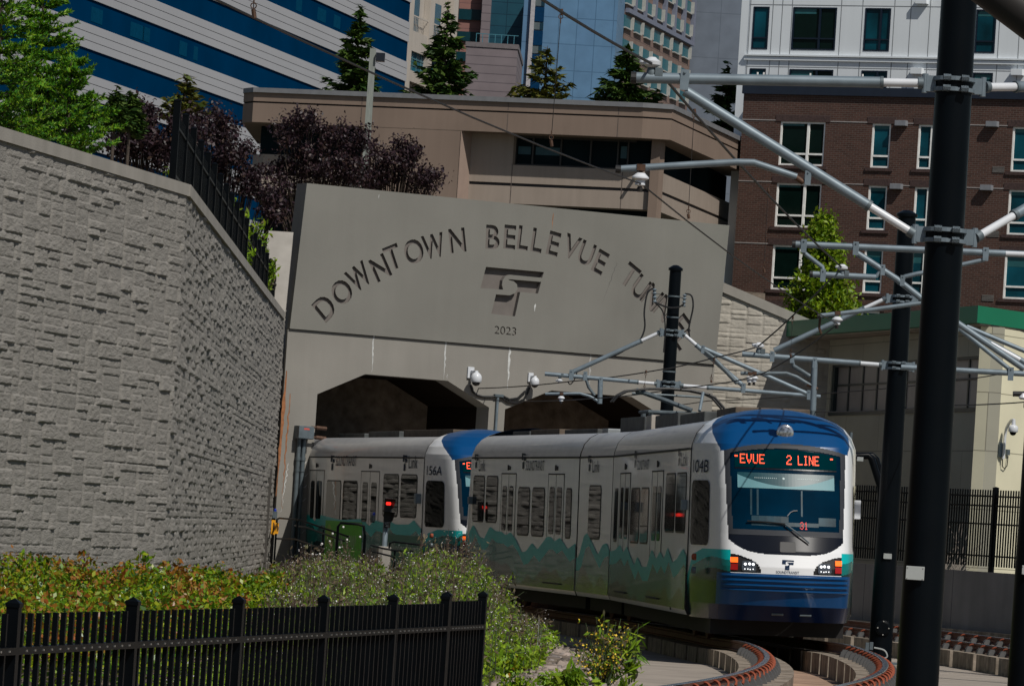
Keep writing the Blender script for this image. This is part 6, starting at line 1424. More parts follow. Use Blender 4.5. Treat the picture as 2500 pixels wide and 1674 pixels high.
for txt, dz in (('U77', -.04), ('4E', -.10)):
    v, f, w0, h0 = text2d(txt); mb = MB(); mb.add([(hx - .02 + a / w0 * (.10 if dz > -.05 else .07), g0.y - .112, zp1 + dz + b / h0 * .045) for a, b, c in v], f); mb.build('lettering', M['insul'], pl_, fix=False)

# handrails
def rail_(label, px_list, D, name='handrail', r=.022, posts=()):
    t = thing(name, label, 'handrail', wp(*px_list[0][0], D if not isinstance(D, tuple) else D[0]), 'handrails by the portal')
    for k, pl_ in enumerate(px_list):
        n = len(pl_); P_ = [wp(x, y, D if not isinstance(D, tuple) else D[0] + (D[1] - D[0]) * i / (n - 1)) for i, (x, y) in enumerate(pl_)]
        mb = MB(); mb.tr = None; mb.tube(P_, r, 8); mb.build('rail' if k < len(px_list) - len(posts) or not posts else 'rail', M['black'], t, smooth=True)
    for (x, y, d) in posts:
        p = wp(x, y, d); mb = MB(); mb.tr = None; mb.tube([p, Vector((p.x, p.y, -.35))], r * 1.1, 8); mb.build('post', M['black'], t)
    return t
rail_('black steel handrail sloping down from the portal corner past the second car', [[(675, 1268), (682, 1264), (705, 1266), (730, 1268), (850, 1309)], [(720, 1282), (752, 1288), (840, 1320)], [(674, 1314), (722, 1316), (790, 1340)]], (124, 117), posts=((676, 1268, 123.8), (727, 1268, 122), (790, 1292, 119.5)))
rail_('small black hoop rail in front of the bright green advert panel', [[(824, 1310), (825, 1285), (832, 1276), (875, 1279), (888, 1284), (891, 1309)]], 114, r=.03, posts=((824, 1305, 114), (891, 1305, 114)))
rail_('lower black handrail beside the signal post among the weeds', [[(905, 1330), (935, 1338), (962, 1343), (1010, 1345)], [(905, 1344), (935, 1352), (960, 1358)], [(950, 1338), (952, 1325), (962, 1322), (1040, 1331)]], 111, r=.02, posts=((964, 1344, 111),))
# yellow sign and small box at the portal corner
ys = thing('warning_sign', 'two small yellow warning plates on the handrail at the portal corner', 'sign', wp(672, 1288, 122))
for x0, x1, y0, y1, d in ((661, 673, 1269, 1304, 122.4), (671, 681, 1276, 1302, 122.2)):
    a, b = wp(x0, y1, d), wp(x1, y0, d); mb = MB(); mb.box((a.x, a.y - .01, a.z), (b.x, a.y + .01, b.z)); pz = mb.build('plate', mat('safety_yellow', (0.75, 0.33, 0.01), 0.5, var=.05), ys)
    mb = MB(); mb.box((a.x + .04, a.y - .013, a.z + .06), (a.x + .065, a.y - .011, b.z - .06)); mb.box((a.x + .075, a.y - .013, a.z + .09), (a.x + .085, a.y - .011, b.z - .09)); mb.build('print', M['trub'], pz)
gb = thing('alarm_box', 'small grey box with a blue lamp on top, left of the handrail', 'box', wp(672, 1258, 123))
a, b = wp(665, 1264, 123), wp(677, 1248, 123); mb = MB(); mb.box((a.x, a.y - .07, a.z), (b.x, a.y + .05, b.z)); mb.build('box', M['galvd'], gb, bevel=.005); mb = MB(); mb.lathe(Vector(((a.x + b.x) / 2, a.y, b.z)), (0, 0, 1), [(.035, 0), (.035, .04), (.015, .07)], 10); mb.build('blue_lamp', mat('blue_lens', (0.01, 0.03, 0.3), 0.2), gb)
mb = MB(); mb.tr = None; mb.tube([Vector(((a.x + b.x) / 2, a.y + .02, a.z)), Vector(((a.x + b.x) / 2, a.y + .02, -.4))], .02, 6); mb.build('post', M['black'], gb)

# bent black gantry right of the tram
bg_ = thing('bent_bracket', 'pair of bent black steel arms just right of the tram nose, behind the middle pole', 'gantry', wp(2100, 1105, 100))
for k, (dd, dx) in enumerate(((99, 0), (100.5, 10))):
    tubeobj([(2060 + dx, 1113, dd), (2120 + dx, 1112, dd), (2128 + dx, 1120, dd), (2150 + dx, 1190, dd), (2157 + dx, 1400, dd), (2157 + dx, 1560, dd)], .07, M['black'], 'arm', bg_)
for x in (2080, 2100): 
    p = wp(x, 1120, 98.9); mb = MB(); mb.box((p.x - .06, p.y - .02, p.z - .04), (p.x + .06, p.y + .02, p.z + .04)); mb.build('lamp_unit', M['plate'], bg_)
gp = thing('grey_post', 'thin grey square post standing behind the bent black arms', 'post', wp(2078, 1300, 110)); tubeobj([(2078, 1055, 110), (2074, 1120, 110), (2060, 1400, 110)], .035, M['galvd'], 'shaft', gp)
# track-side connection boxes by the rail
cbx = thing('track_box', 'small pale trackside boxes with a looped cable beside the rail, left of the thick pole', 'box', wp(2125, 1585, 80))
for x, y in ((2118, 1576), (2128, 1575)): p = wp(x, y, 73); mb = MB(); mb.box((p.x - .03, p.y - .03, p.z - .06), (p.x + .02, p.y + .03, p.z + .05)); mb.build('box', M['galvd'], cbx, bevel=.004)
cable([(2134, 1580), (2158, 1586), (2166, 1600), (2158, 1606), (2138, 1604)], 73, cbx, .012, 'plate')
# lamp post above the portal
LP = 150; lp = thing('street_lamp', 'tall square pale lamp post with a black box luminaire above the portal', 'street lamp', wp(892, 455, LP)); b0 = wp(888, 470, LP); ztop = wp(888, 118, LP).z
mb = MB(); mb.add([(b0.x + sx * r_, b0.y + sy * r_, z) for z, r_ in ((8.0, .125), (ztop, .085)) for sx, sy in ((-1, -1), (1, -1), (1, 1), (-1, 1))], [(0, 1, 2, 3), (4, 5, 6, 7), (0, 1, 5, 4), (1, 2, 6, 5), (2, 3, 7, 6), (3, 0, 4, 7)]); mb.build('post', mat('weathered_post', (0.20, 0.22, 0.20), 0.7, var=.2, scale=6, aniso=(6, 6, .5)), lp)
mb = MB(); mb.box((b0.x + .10, b0.y - .2, ztop - .36), (b0.x + .14 + .22, b0.y + .2, ztop - .12)); mb.build('luminaire', mat('luminaire_navy', (0.008, 0.012, 0.02), 0.4), lp, bevel=.01)
# ================================================================ VEGETATION
rng = np.random.RandomState(11)
def leafmesh(name, C, size, mats, parent=None, aspect=1.8, up=0.3, mi=None, dirs=None, fold=0.25):
    """diamond leaves at centres C; random tilt with upward bias; each leaf its own island (two triangles folded along the rib)"""
    n = len(C); d = rng.normal(size=(n, 3)) if dirs is None else dirs + rng.normal(size=(n, 3)) * .35
    d /= np.linalg.norm(d, axis=1)[:, None]; nr = rng.normal(size=(n, 3)) + np.array([0, 0, up * 3]); s = np.cross(d, nr); s /= (np.linalg.norm(s, axis=1)[:, None] + 1e-9); nn_ = np.cross(s, d)
    sz = (np.asarray(size) * rng.uniform(.6, 1.3, n))[:, None]; a = d * sz * .5 * aspect; b = s * sz * .5; f = nn_ * sz * fold * .5
    V = np.stack([C - a, C + b * .9 - a * .1 + f, C + a, C - b * .9 - a * .1 + f], 1).reshape(-1, 3); i = np.arange(n)[:, None] * 4
    return mesh_np(name, V, i + np.array([0, 1, 2, 3]), mats, parent, mi=mi)
def stems(name, segs, m, parent=None):
    mb = MB(); mb.tr = None
    for pts, r0, r1 in segs: mb.tube([Vector(p) for p in pts], r0, 5, r1=r1, cap=False)
    return mb.build(name, m, parent, fix=False)
M['lf_hedge'] = mat('hedge_leaf', (0, 0, 0), 0.38, spec=0.45, cols=[(0.017, 0.051, 0.007), (0.052, 0.148, 0.004), (0.142, 0.246, 0.004), (0.258, 0.296, 0.004), (0.194, 0.234, 0.008), (0.077, 0.197, 0.006)], trans=.25)
M['lf_red'] = mat('hedge_red_leaf', (0, 0, 0), 0.4, spec=0.45, cols=[(0.203, 0.047, 0.010), (0.257, 0.135, 0.010), (0.270, 0.081, 0.015), (0.216, 0.169, 0.008)], trans=.25)
M['lf_green'] = mat('weed_leaf', (0, 0, 0), 0.6, spec=0.25, cols=[(0.080, 0.174, 0.010), (0.160, 0.275, 0.013), (0.255, 0.348, 0.017), (0.144, 0.203, 0.026)], trans=.3)
M['lf_lime'] = mat('lime_leaf', (0, 0, 0), 0.5, spec=0.3, cols=[(0.126, 0.238, 0.008), (0.196, 0.336, 0.013), (0.280, 0.378, 0.017)], trans=.3)
M['lf_dry'] = mat('dry_weed', (0, 0, 0), 0.8, spec=0.1, cols=[(0.12, 0.095, 0.06), (0.17, 0.12, 0.08), (0.10, 0.11, 0.05), (0.19, 0.15, 0.11)], trans=.2)
M['flower'] = mat('white_flower', (0.62, 0.60, 0.60), 0.7, var=.1); M['yflower'] = mat('yellow_flower', (0.62, 0.42, 0.03), 0.6, var=.2); M['stemg'] = mat('green_stem', (0.05, 0.075, 0.03), 0.8, var=.3); M['stemb'] = mat('brown_stem', (0.07, 0.045, 0.035), 0.85, var=.3)
M['purple'] = mat('purple_plum_leaf', (0, 0, 0), 0.5, spec=0.35, cols=[(0.012, 0.007, 0.010), (0.022, 0.011, 0.015), (0.042, 0.020, 0.024), (0.024, 0.013, 0.022), (0.050, 0.028, 0.018)], trans=.15)
M['conifer'] = mat('conifer_needles', (0, 0, 0), 0.65, spec=0.2, cols=[(0.013, 0.036, 0.008), (0.026, 0.065, 0.009), (0.058, 0.098, 0.012), (0.039, 0.072, 0.011)], trans=.1)
M['conifery'] = mat('conifer_needles_yellow', (0, 0, 0), 0.65, spec=0.2, cols=[(0.065, 0.078, 0.011), (0.111, 0.098, 0.014), (0.052, 0.085, 0.012)], trans=.1)
M['fir'] = mat('fir_needles', (0, 0, 0), 0.55, spec=0.3, cols=[(0.018, 0.101, 0.011), (0.059, 0.203, 0.010), (0.126, 0.311, 0.013), (0.223, 0.351, 0.012), (0.037, 0.149, 0.016)], trans=.25)
M['bark'] = mat('bark', (0.055, 0.042, 0.032), 0.9, var=.4, scale=12, bump=.5)
M['lf_tree'] = mat('yellow_green_leaf', (0, 0, 0), 0.5, spec=0.3, cols=[(0.070, 0.140, 0.005), (0.140, 0.238, 0.007), (0.238, 0.336, 0.010), (0.112, 0.126, 0.010)], trans=.3)

def gz(x, y): return -.33
# hedge of photinia-like shrubs in front of the stone wall
def edge_x(y):
    s = 0
    for _ in range(10): p, th = track_pt(s, -2.45); s += (y - p.y)
    return p.x
N = 95000; y = rng.uniform(46, 73, N); xl = np.where(y < 74, -4.86 + (y - 74) * .2025, -4.9); t = rng.uniform(0, 1, N)
xr_ = -3.2 + (y - 46) * .012; x = (-10.5 + (y - 46) * .12) * 0 + np.maximum(xl + .3, -8.5) * (1 - t) + xr_ * t
top = .42 + (vnoise(x * 1.6 + 30, y * .9, 31) - .5) * .5 + (vnoise(x * 5 + 30, y * 3, 32) - .5) * .35 + (y - 46) * .006
z = -.3 + (top + .3) * rng.uniform(0, 1, N) ** .45
redp = vnoise(x * 2.2 + 10, y * 1.3, 33) * .55 + np.clip((z - top + .35) / .45, 0, 1) * .45 + rng.uniform(-.12, .12, N); mi = (redp > .645).astype(int)
o = leafmesh('hedge_planting', np.stack([x, y, z], 1), .043, [M['lf_hedge'], M['lf_red']], mi=mi, up=.5, aspect=1.7); o['kind'] = 'stuff'
tag(o, 'glossy green and reddish leafed shrub planting filling the bed below the stone wall', 'shrubs')
# taller sprigs that stand out of the planting
for i, (px, ptop, D) in enumerate(((60, 1352, 62), (110, 1362, 62), (205, 1350, 63), (300, 1378, 64), (357, 1347, 66), (400, 1372, 66), (435, 1372, 67), (482, 1395, 68), (570, 1402, 69))):
    top_ = wp(px, ptop, D); C = []; base = Vector((top_.x, top_.y, -.3)); t = thing('shrub', ('sprig standing above the planting below the stone wall, %d from the left' % (i + 1)).replace('%d' % (i + 1), ['leftmost', 'second', 'third', 'fourth', 'fifth', 'sixth', 'seventh', 'eighth', 'ninth'][i]), 'shrub', base, 'sprigs above the planting')
    hgt = top_.z + .3; segs = [([base, base + Vector((.02, 0, hgt * .5)), top_], .012, .004)]
    for k in range(130): f = .45 + .55 * rng.rand(); r = .26 * (1.15 - f) + .03; C.append((base.x + rng.normal() * r * .7, base.y + rng.normal() * r, base.z + hgt * f + rng.normal() * .02))
    stems('stem', segs, M['stemb'], t); leafmesh('foliage', np.array(C), .06, [M['lf_hedge'], M['lf_red']], t, mi=(rng.rand(len(C)) > [.6, .7, .3, .35, .8, .5, .15, .5, .4][i]).astype(int), up=.2)

# weedy growth: flowering stalks, leaves, dry stems
def patch(n, pts_fn): return np.array([pts_fn() for _ in range(n)])
def in_weed():
    while True:
        y = rng.uniform(50, 111) if rng.rand() < .7 else rng.uniform(60, 100); xe = edge_x_c(y)
        if y < 66: x = rng.uniform(-3.4, -.5 + (y - 50) * .05)
        else: x = rng.uniform(-5.0 if y < 100 else -5.2, xe - (1.55 if y < 66 else 1.3 if y < 80 else 1.0 if y < 95 else .5))
        return x, y
ey = np.arange(40, 130, 1.0); ex = np.array([edge_x(v) for v in ey]); edge_x_c = lambda v: float(np.interp(v, ey, ex))
def weed_h(x, y):
    px = 1250 + x / y * FPX; 
    h = float(np.interp(px, [560, 640, 700, 800, 870, 1000, 1060, 1120, 1180, 1240, 1300, 1400], [.3, .62, .8, 1.15, 1.15, .9, 1.35, 1.4, 1.3, 1.05, .55, .35]))
    return h * float(np.interp(y, [50, 60, 75, 90, 111], [.55, .75, 1.0, .95, .75]))
LV = []; LD = []; DR_ = []; FL = []; SG = []; SB = []
for i in range(3400):
    x, y = in_weed(); h = weed_h(x, y) * (rng.uniform(.5, 1.0) if rng.rand() < .7 else rng.uniform(1.0, 1.13)); px = 1250 + x / y * FPX; lean = rng.normal(size=2) * .12 * h; base = np.array([x, y, -.33]); tp = base + np.array([lean[0], lean[1], h])
    dry = rng.rand() < (.55 if 640 < px < 880 else (.35 if px > 1020 else .2)); mid = (base + tp) / 2 + rng.normal(size=3) * .03; (SB if dry else SG).append(([base, mid, tp], .008, .0035))
    nl = int(h * (26 if not dry else 16))
    for k in range(nl):
        f = rng.rand() ** .8; p = base + (tp - base) * f + rng.normal(size=3) * np.array([.07, .07, .03]) * (1.2 - f * .6)
        (DR_ if dry else LV).append(p)
    if rng.rand() < .5:
        for b in range(rng.randint(1, 5)):
            q_ = tp + np.array([rng.normal() * .09, rng.normal() * .09, -abs(rng.normal()) * .10]); SBp = ([tp - (tp - base) * .25, q_], .003, .002); (SB if dry else SG).append(SBp)
            for c in range(rng.randint(1, 4)): FL.append(q_ + rng.normal(size=3) * .03)
for i in range(420):
    x, y = in_weed(); h = weed_h(x, y) * rng.uniform(1.0, 1.42); base = np.array([x, y, -.33]); tp = base + np.array([rng.normal() * .1, rng.normal() * .1, h]); SB.append(([base, (base + tp) / 2 + rng.normal(size=3) * .04, tp], .007, .0025))
    for k in range(9): q_ = base + (tp - base) * rng.uniform(.55, 1) + rng.normal(size=3) * .045; DR_.append(q_)
    for k in range(3): q_ = tp + np.array([rng.normal() * .07, rng.normal() * .07, -abs(rng.normal()) * .08]); SB.append(([tp - (tp - base) * .12, q_], .003, .0015)); FL.append(q_)
LG = []
for i in range(52000):
    x, y = in_weed(); h = weed_h(x, y); vn_ = .5 + .5 * math.sin(x * 3.1 + 1.7 * math.sin(y * .9)) * math.sin(y * 1.7 + x); LG.append((x, y, -.33 + h * (.45 + .4 * float(vn_)) * rng.rand() ** .7))
LG = np.array(LG); lime = vnoise(LG[:, 0] * 1.5 + 20, LG[:, 1] * .8, 41) > .42
o = leafmesh('weed_growth', LG, .05, [M['lf_green'], M['lf_lime']], mi=lime.astype(int), up=.25, aspect=2.2); o['kind'] = 'stuff'; tag(o, 'thick green weedy undergrowth on the bank beside the tram', 'weeds')
o = leafmesh('wildflower_stalks', np.array(LV + DR_), .032, [M['lf_green'], M['lf_dry']], mi=np.array([0] * len(LV) + [1] * len(DR_)), up=.1, aspect=2.6); o['kind'] = 'stuff'; tag(o, 'tall wild stalks, green and dry brown, along the foot of the portal and tram', 'wild plants')
stems('stalks', SG + SB[:0], M['stemg'], o); stems('dry_stalks', SB, M['stemb'], o); leafmesh('blossoms', np.array(FL), .017, M['flower'], o, aspect=1.0, up=.2)
# dandelion puffs
PU = [wp(x, y, 95) for x, y in ((838, 1286), (812, 1302), (805, 1321), (786, 1327), (829, 1336), (763, 1352), (781, 1352), (804, 1389), (762, 1386), (790, 1391), (847, 1317), (879, 1310))]
mb = MB()
for p in PU: mb.lathe(p - Vector((0, 0, .02)), (0, 0, 1), [(.006, 0), (.017, .007), (.021, .02), (.017, .034), (.006, .041)], 8)
po_ = mb.build('seed_head', M['flower'], o)
# rubble and litter on the bare slope
def rocks(n):
    V = []; F = []
    for i in range(n):
        y = rng.uniform(51, 92); xe = edge_x_c(y); x = xe - rng.uniform(.05, 2.6 if y < 75 else 1.6) ; r = rng.uniform(.015, .055) * (1.6 if rng.rand() < .1 else 1); c = np.array([x, y, -.36 - .14 * max(0, 1 - (xe - x) / 1.0)])
        b = len(V); a = rng.rand() * 6.28; sx, sy, sz = r * rng.uniform(.8, 1.5), r * rng.uniform(.6, 1.2), r * rng.uniform(.4, .9)
        for dx, dy, dz in ((-1,-1,-1),(1,-1,-1),(1,1,-1),(-1,1,-1),(-.7,-.7,1),(.7,-.6,1),(.6,.7,1),(-.6,.7,1)):
            dx += rng.normal() * .25; dy += rng.normal() * .25; dz += rng.normal() * .25; X_, Y_ = dx * sx, dy * sy; V.append((c[0] + X_ * math.cos(a) - Y_ * math.sin(a), c[1] + X_ * math.sin(a) + Y_ * math.cos(a), c[2] + dz * sz))
        F += [(b, b + 3, b + 2, b + 1), (b + 4, b + 5, b + 6, b + 7), (b, b + 1, b + 5, b + 4), (b + 1, b + 2, b + 6, b + 5), (b + 2, b + 3, b + 7, b + 6), (b + 3, b, b + 4, b + 7)]
    o = mesh_np('rubble', V, F, M['rubble']); o['kind'] = 'stuff'; tag(o, 'loose brown stones and soil clods on the bare bank above the slab', 'stones')
rocks(9000)
# low green clumps on the slope
def bush(name, label, cat, px, pybase, D, w_, h_, n, mats, weights, ls, group=None, flowers=None, nf=0, stemm='stemg', ns=14, aspect=2.4, leafup=.2, zb=-.4):
    p = wp(px, pybase, D); base = Vector((p.x, p.y, zb)); t = thing(name, label, cat, base, group); C = []; SG_ = []
    for k in range(ns):
        a = rng.rand() * 6.28; r = w_ * .5 * rng.rand() ** .6; hh = h_ * rng.uniform(.6, 1.0) * (1.1 - .5 * r / (w_ * .5)); tp = base + Vector((math.cos(a) * r, math.sin(a) * r, hh)); mid = base.lerp(tp, .5) + Vector((math.cos(a) * r * .1, 0, hh * .08)); SG_.append(([base + Vector((math.cos(a) * r * .2, math.sin(a) * r * .2, 0)), mid, tp], .008, .003))
        for q in range(max(1, n // ns)): f = rng.uniform(.2, 1.0); c = base.lerp(tp, f); C.append((c.x + rng.normal() * .05, c.y + rng.normal() * .05, c.z + rng.normal() * .03))
    stems('stem', SG_, M[stemm], t); C = np.array(C); leafmesh('foliage', C, ls, [M[m] for m in mats], t, mi=rng.choice(len(mats), len(C), p=weights), aspect=aspect, up=leafup)
    if flowers:
        idx = rng.choice(len(C), nf); leafmesh('blossoms', C[idx] + rng.normal(size=(nf, 3)) * .03, .035, M[flowers], t, aspect=1.0)
    return t
bush('flowering_bush', 'straggly bush with small yellow flowers standing on the rubble in front of the tram', 'bush', 1475, 1640, 66, .95, 1.0, 620, ['lf_green', 'lf_dry'], [.6, .4], .040, flowers='yflower', nf=560, ns=40)
bush('tall_weed', 'tall milky green weed with long drooping leaves leaning right over the bush', 'plant', 1540, 1640, 66, .36, 1.12, 110, ['lf_green'], [1], .042, ns=5, aspect=5.5, stemm='stemg')
bush('tall_weed', 'upright dark green spiky weed in the bottom centre on the rubble', 'plant', 1392, 1690, 58, .30, .46, 260, ['lf_green'], [1], .055, ns=9, aspect=4.5)
bush('tall_weed', 'pale green broad leaved weed right of the spiky weed at the bottom', 'plant', 1455, 1700, 56, .28, .40, 80, ['lf_lime', 'lf_green'], [.5, .5], .085, ns=6, aspect=3.0)
bush('grass_tuft', 'bright grass tuft at the slab corner on the bottom edge', 'grass', 1528, 1690, 57, .36, .34, 500, ['lf_lime', 'lf_green'], [.6, .4], .035, ns=40, aspect=5, leafup=0)
bush('low_shrub', 'low lime green shrub with round leaves on the rubble, left of the spiky weed', 'shrub', 1270, 1640, 58, .55, .36, 520, ['lf_lime', 'lf_hedge'], [.6, .4], .036, ns=20, aspect=1.5)
bush('low_shrub', 'small lime shrub further up the rubble slope beside the flowering weeds', 'shrub', 1235, 1590, 64, .6, .5, 560, ['lf_lime', 'lf_hedge', 'lf_red'], [.5, .4, .1], .05, ns=20, aspect=1.5)
bush('low_shrub', 'small green tuft in the middle of the rubble above the spiky weed', 'shrub', 1345, 1640, 62, .4, .26, 260, ['lf_green', 'lf_lime'], [.6, .4], .045, ns=14, aspect=2)
bush('dry_stalk', 'bleached dry stalk standing on the rubble in front of the dark underframe', 'plant', 1315, 1535, 72, .08, .75, 14, ['lf_dry'], [1], .03, ns=2, stemm='plate')
bush('tall_weed', 'slim leafy weed against the stone wall joint near the yellow sign', 'plant', 672, 1400, 118, .5, .9, 260, ['lf_green'], [1], .06, ns=7, aspect=3.2)
bush('thistle', 'bluish green thistle clump left of the signal post', 'plant', 905, 1390, 104, .9, 1.25, 420, ['lf_green'], [1], .10, ns=9, aspect=1.8)
bush('tall_weed', 'blue green broad leaved weed poking above the foreground fence', 'plant', 1038, 1478, 60, .22, .5, 60, ['lf_green'], [1], .09, ns=4, aspect=3)

# purple plum shrubs and trees -------------------------------------------------
def plum(label, blobs, D, n, zbase, seed, dens=1.0):
    r_ = np.random.RandomState(seed); x0, y0 = blobs[0][0], blobs[0][1]; p = wp(x0, y0, D); base = Vector((p.x, p.y + 1, zbase)); t = thing('purple_plum_tree', label, 'tree', base, 'purple leaved trees'); C = []; SG_ = []
    for (px, py, rx, ry) in blobs:
        c = wp(px, py, D); ax = rx * D / FPX; az = ry * D / FPX; k = int(1.05 * n * rx * ry / sum(b[2] * b[3] for b in blobs))
        nb = 26
        for b in range(nb):
            a = r_.uniform(0, 6.28); u = r_.uniform(-1, 1); rr_ = r_.uniform(.35, 1.0); e = Vector((c.x + ax * rr_ * math.cos(a) * math.sqrt(1 - u * u), c.y + ax * rr_ * math.sin(a) * math.sqrt(1 - u * u), c.z + az * rr_ * u))
            SG_.append(([base + Vector((r_.normal() * .1, 0, 0)), base.lerp(e, .55) + Vector((0, 0, .15)), e], .03, .006))
            for q in range(k // nb):
                f = r_.uniform(-.32, .12); d = (e - c); pnt = e + d * f; C.append((pnt.x + r_.normal() * .11, pnt.y + r_.normal() * .2, pnt.z + r_.normal() * .11))
    stems('branch', SG_, M['bark'], t); leafmesh('foliage', np.array(C), .07, M['purple'], t, up=.3, aspect=1.6)
plum('large purple leaved plum tree in front of the brown building, left of the lamp post', [(760, 330, 105, 95), (700, 420, 80, 60), (860, 380, 70, 90), (800, 420, 90, 60)], 142, 9000, 8.0, 1)
plum('lower purple plum shrub right of the lamp post above the portal', [(960, 400, 75, 60), (1030, 440, 55, 45), (1000, 370, 45, 40), (900, 430, 60, 40)], 143, 5200, 8.0, 2)
plum('broad purple plum tree left of the brown building behind the black fence', [(370, 340, 105, 75), (460, 330, 60, 60), (300, 350, 50, 50), (340, 280, 50, 40)], 118, 8000, 5.8, 3)
plum('purple plum shrub between the fence top and the brown building corner', [(560, 370, 60, 80), (600, 440, 50, 50), (530, 300, 45, 50), (660, 500, 50, 50), (520, 420, 40, 60)], 128, 6500, 5.8, 4)
# conifers ------------------------------------------------------------------------
def conifer(label, px, pt, pb, D, hw, n, m, seed, zb=8.5, lv=13, droop=.15, size=.16, dens=1.0, name='conifer_tree', open_=0.0, group='conifers behind the brown building'):
    r_ = np.random.RandomState(seed); top = wp(px, pt, D); zb_vis = wp(px, pb, D).z; ex = 4.0; base = Vector((top.x, top.y, zb)); t = thing(name, label, 'tree', base, group); Hh = top.z - zb_vis; R0 = hw * D / FPX
    tr_ = 1 if D > 200 else .3; mb = MB(); mb.lathe(base, (0, 0, 1), [(.18 * tr_, 0), (.10 * tr_, zb_vis - zb), (.012, top.z - zb)], 8); mb.build('trunk', M['bark'], t, smooth=True)
    C = []; Dr = []; SG_ = []
    L_ = lv
    for l in range(int(L_ * 1.25)):
        f = (l + .5) / L_; z = top.z - Hh * f; r = R0 * min(1.15, (f ** .9)) ; nb = 5 + int(4 * min(1, f)) 
        for b in range(nb):
            a = r_.uniform(0, 6.28); rl = r * r_.uniform(.55, 1.15); zz_ = z + r_.normal() * Hh / L_ * .35; pts = []
            for k in range(6):
                g = k / 5; pts.append(Vector((top.x + math.cos(a) * rl * g, top.y + math.sin(a) * rl * g, zz_ - rl * droop * math.sin(g * 2.2) + rl * .28 * g * g)))
            SG_.append((pts, .018 * (1 - .4 * f) + .004, .003)); nn = int(n * rl / R0 * dens)
            for k in range(nn):
                g = r_.uniform(.12 + open_ * .3, 1.0); i0 = min(4, int(g * 5)); p = pts[i0].lerp(pts[i0 + 1], g * 5 - i0); w2 = rl * .16 * (1.15 - g) + .05
                side = r_.normal() * w2; C.append((p.x - math.sin(a) * side + r_.normal() * .04, p.y + math.cos(a) * side, p.z - abs(r_.normal()) * .07 + .02)); Dr.append((math.cos(a) - math.sin(a) * np.sign(side) * .8, math.sin(a) + math.cos(a) * np.sign(side) * .8, -.05 + r_.normal() * .2))
    stems('branch', SG_, M['bark'], t); leafmesh('foliage', np.array(C), size, m, t, dirs=np.array(Dr), aspect=2.6, up=.6)
conifer('dense dark conifer directly left of the lamp post top', 880, 15, 205, 262, 68, 42, M['conifer'], 1, size=.24, lv=12)
conifer('tallest conifer in front of the balcony building', 1095, 8, 215, 262, 85, 42, M['conifer'], 2, size=.24, lv=12, open_=.3)
conifer('small sparse yellowish conifer in front of the blue tower', 1337, 112, 228, 262, 75, 24, M['conifery'], 3, size=.20, lv=9, open_=.5)
conifer('conifer in front of the hotel tower grid', 1533, 112, 238, 262, 82, 36, M['conifer'], 4, size=.24, lv=9, open_=.2)
conifer('dark conifer close to the white apartment corner', 1777, 158, 310, 262, 55, 42, M['conifer'], 5, size=.24, lv=9)
conifer('small pine above the purple tree, in front of the ribbon window tower', 455, 182, 275, 150, 62, 30, M['conifery'], 6, size=.12, lv=6, zb=5.8, open_=.3)
conifer('low blue green young fir above the stone wall, left of the small pine', 285, 215, 300, 110, 38, 60, M['conifer'], 7, size=.09, lv=6, zb=5.8)
conifer('second blue green young fir tip beside the first', 322, 226, 300, 112, 34, 60, M['conifer'], 8, size=.09, lv=6, zb=5.8)
# large bright fir at the top left (close): shoots covered in needles
def fir(label, px, pt, D, hw, zb, seed, hvis, lv, name='fir_tree', nsh=7, up=.55, lean=0):
    r_ = np.random.RandomState(seed); top = wp(px, pt, D); base = Vector((top.x, top.y, zb)); t = thing(name, label, 'tree', base, 'bright firs above the stone wall'); R0 = hw * D / FPX
    mb = MB(); mb.lathe(base, (0, 0, 1), [(.09, 0), (.012, top.z - zb)], 8); mb.build('trunk', M['bark'], t, smooth=True); C = []; Dr = []; SG_ = []
    def shoot(p, d, L, nd):
        q_ = p + d * L; SG_.append(([p, q_], .006, .003))
        u = d.orthogonal().normalized(); v = d.cross(u)
        for k in range(nd):
            f = r_.uniform(0, 1); a = r_.uniform(0, 6.28); nd_ = (d * .75 + (u * math.cos(a) + v * math.sin(a)) * .75 + Vector((0, 0, .15))); c = p + d * (L * f) + nd_ * .018; C.append(tuple(c)); Dr.append(tuple(nd_))
    for l in range(lv):
        f = (l + .3) / lv; z = top.z - hvis * f; r = R0 * (.12 + .88 * f ** .8)
        for b in range(11):
            a = r_.uniform(0, 6.28); rl = r * r_.uniform(.5, 1.15); d = Vector((math.cos(a), math.sin(a), up * r_.uniform(.5, 1.1) - .25 * f)).normalized(); p0 = Vector((top.x, top.y, z)); n_seg = max(2, int(rl / .14)); SG_.append(([p0, p0 + d * rl], .012, .004))
            for s in range(n_seg):
                g = (s + .5) / n_seg; p = p0 + d * rl * g
                for sd_ in (-1, 1):
                    sidev = Vector((-math.sin(a), math.cos(a), 0)) * sd_; dd = (d * .8 + sidev * r_.uniform(.4, .9) + Vector((0, 0, r_.normal() * .15))).normalized(); shoot(p, dd, rl * .26 * (1.25 - g) + .08, 17)
            shoot(p0 + d * rl, d, .15, 20)
    stems('branch', SG_, M['bark'], t); leafmesh('foliage', np.array(C), .030, M['fir'], t, dirs=np.array(Dr) * 3, aspect=3.2, up=.2)
fir('tall bright green fir at the top left with a thin bare leader', 108, -20, 76, 150, 5.8, 1, 2.3, 12)
fir('bushy bright fir cut off by the left edge, above the stone wall', 8, -60, 73, 190, 5.8, 2, 3.0, 14)
fir('low spreading bright fir boughs just above the coping, right of the tall fir', 175, 150, 75, 150, 5.8, 3, 1.5, 8)
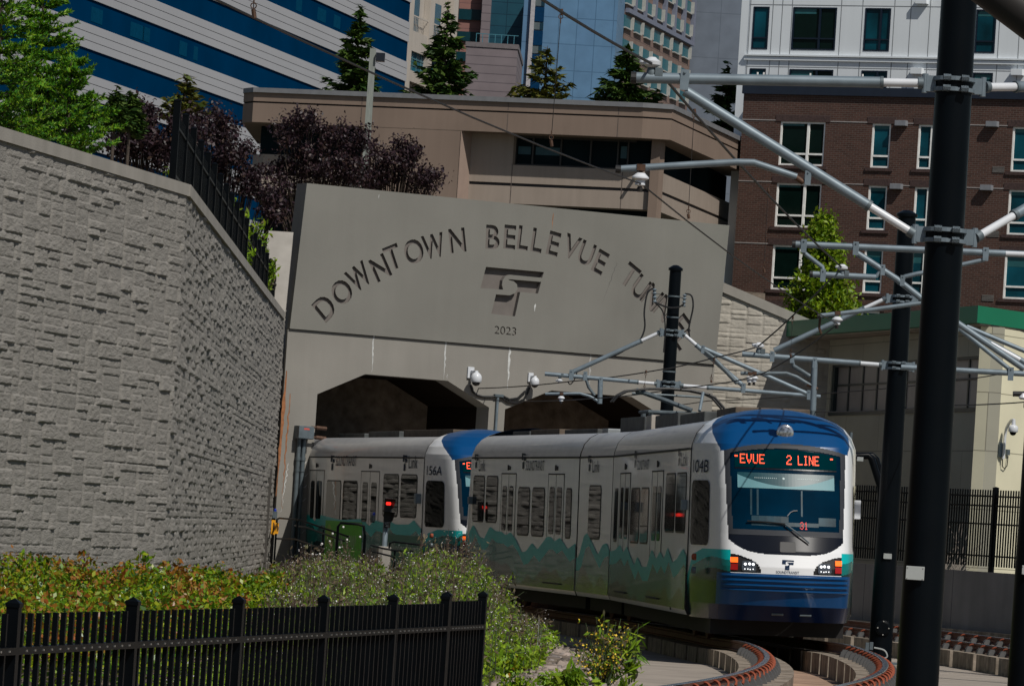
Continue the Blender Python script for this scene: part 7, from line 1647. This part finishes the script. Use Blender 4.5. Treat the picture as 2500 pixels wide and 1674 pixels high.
# green shrubs along the fence line behind the wall, and the tree at the right
bush('green_shrub', 'yellow green cypress shrub between the fence tops and the purple tree', 'shrub', 395, 430, 84, .45, 1.25, 700, ['lf_lime'], [1], .045, ns=20, zb=5.9)
bush('green_shrub', 'green shrub behind the middle of the descending black fence', 'shrub', 560, 560, 104, 1.1, 2.35, 2600, ['lf_lime', 'lf_green'], [.7, .3], .06, ns=30, zb=5.9)
bush('green_shrub', 'yellowing shrub behind the lower end of the black fence by the portal', 'shrub', 625, 640, 118, 1.2, 2.6, 2800, ['lf_lime', 'lf_dry', 'lf_green'], [.5, .25, .25], .065, ns=34, zb=5.8)
def broad(label, px, pt, pb, D, hw, n, m, seed, zb):
    r_ = np.random.RandomState(seed); top = wp(px, pt, D); zl_ = wp(px, pb, D).z; base = Vector((wp(px, pb, D).x, top.y, zb)); t = thing('broadleaf_tree', label, 'tree', base); Hh = top.z - zl_; R0 = hw * D / FPX; C = []; SG_ = []
    mb = MB(); mb.lathe(base, (0, 0, 1), [(.10, 0), (.06, zl_ - zb + .5), (.015, (top.z - zb) * .93)], 8); mb.build('trunk', M['bark'], t, smooth=True)
    for b in range(120):
        f = r_.rand() ** .75; z = top.z - Hh * f; r = R0 * (f ** .8) * r_.uniform(.3, 1.05) + .05; a = r_.uniform(0, 6.28); e = Vector((base.x + (top.x - base.x) * (1 - f) + math.cos(a) * r, base.y + math.sin(a) * r, z)); SG_.append(([Vector((base.x, base.y, z - r * .7)), e], .015, .004))
        for k in range(n // 120): C.append((e.x + r_.normal() * .13, e.y + r_.normal() * .15, e.z + r_.normal() * .15))
    stems('branch', SG_, M['bark'], t); leafmesh('foliage', np.array(C), .085, m, t, up=.2, aspect=1.8)
broad('yellow green young tree in front of the brick wall, above the wing wall', 2012, 535, 790, 140, 92, 9000, M['lf_tree'], 5, 5.0)
# fallen twigs against the right fence
tw = thing('dry_brush', 'pale dry branches caught behind the right picket fence', 'branches', wp(2330, 1380, 116)); SG_ = []
for i in range(26):
    p = wp(2320 + rng.uniform(-25, 30), 1400, 115); q_ = p + Vector((rng.normal() * .3, 0, rng.uniform(.3, 1.2))); SG_.append(([p, p.lerp(q_, .5) + Vector((rng.normal() * .08, 0, 0)), q_], .012, .004))
stems('branch', SG_, mat('dry_twig', (0.25, 0.22, 0.19), 0.9), tw)
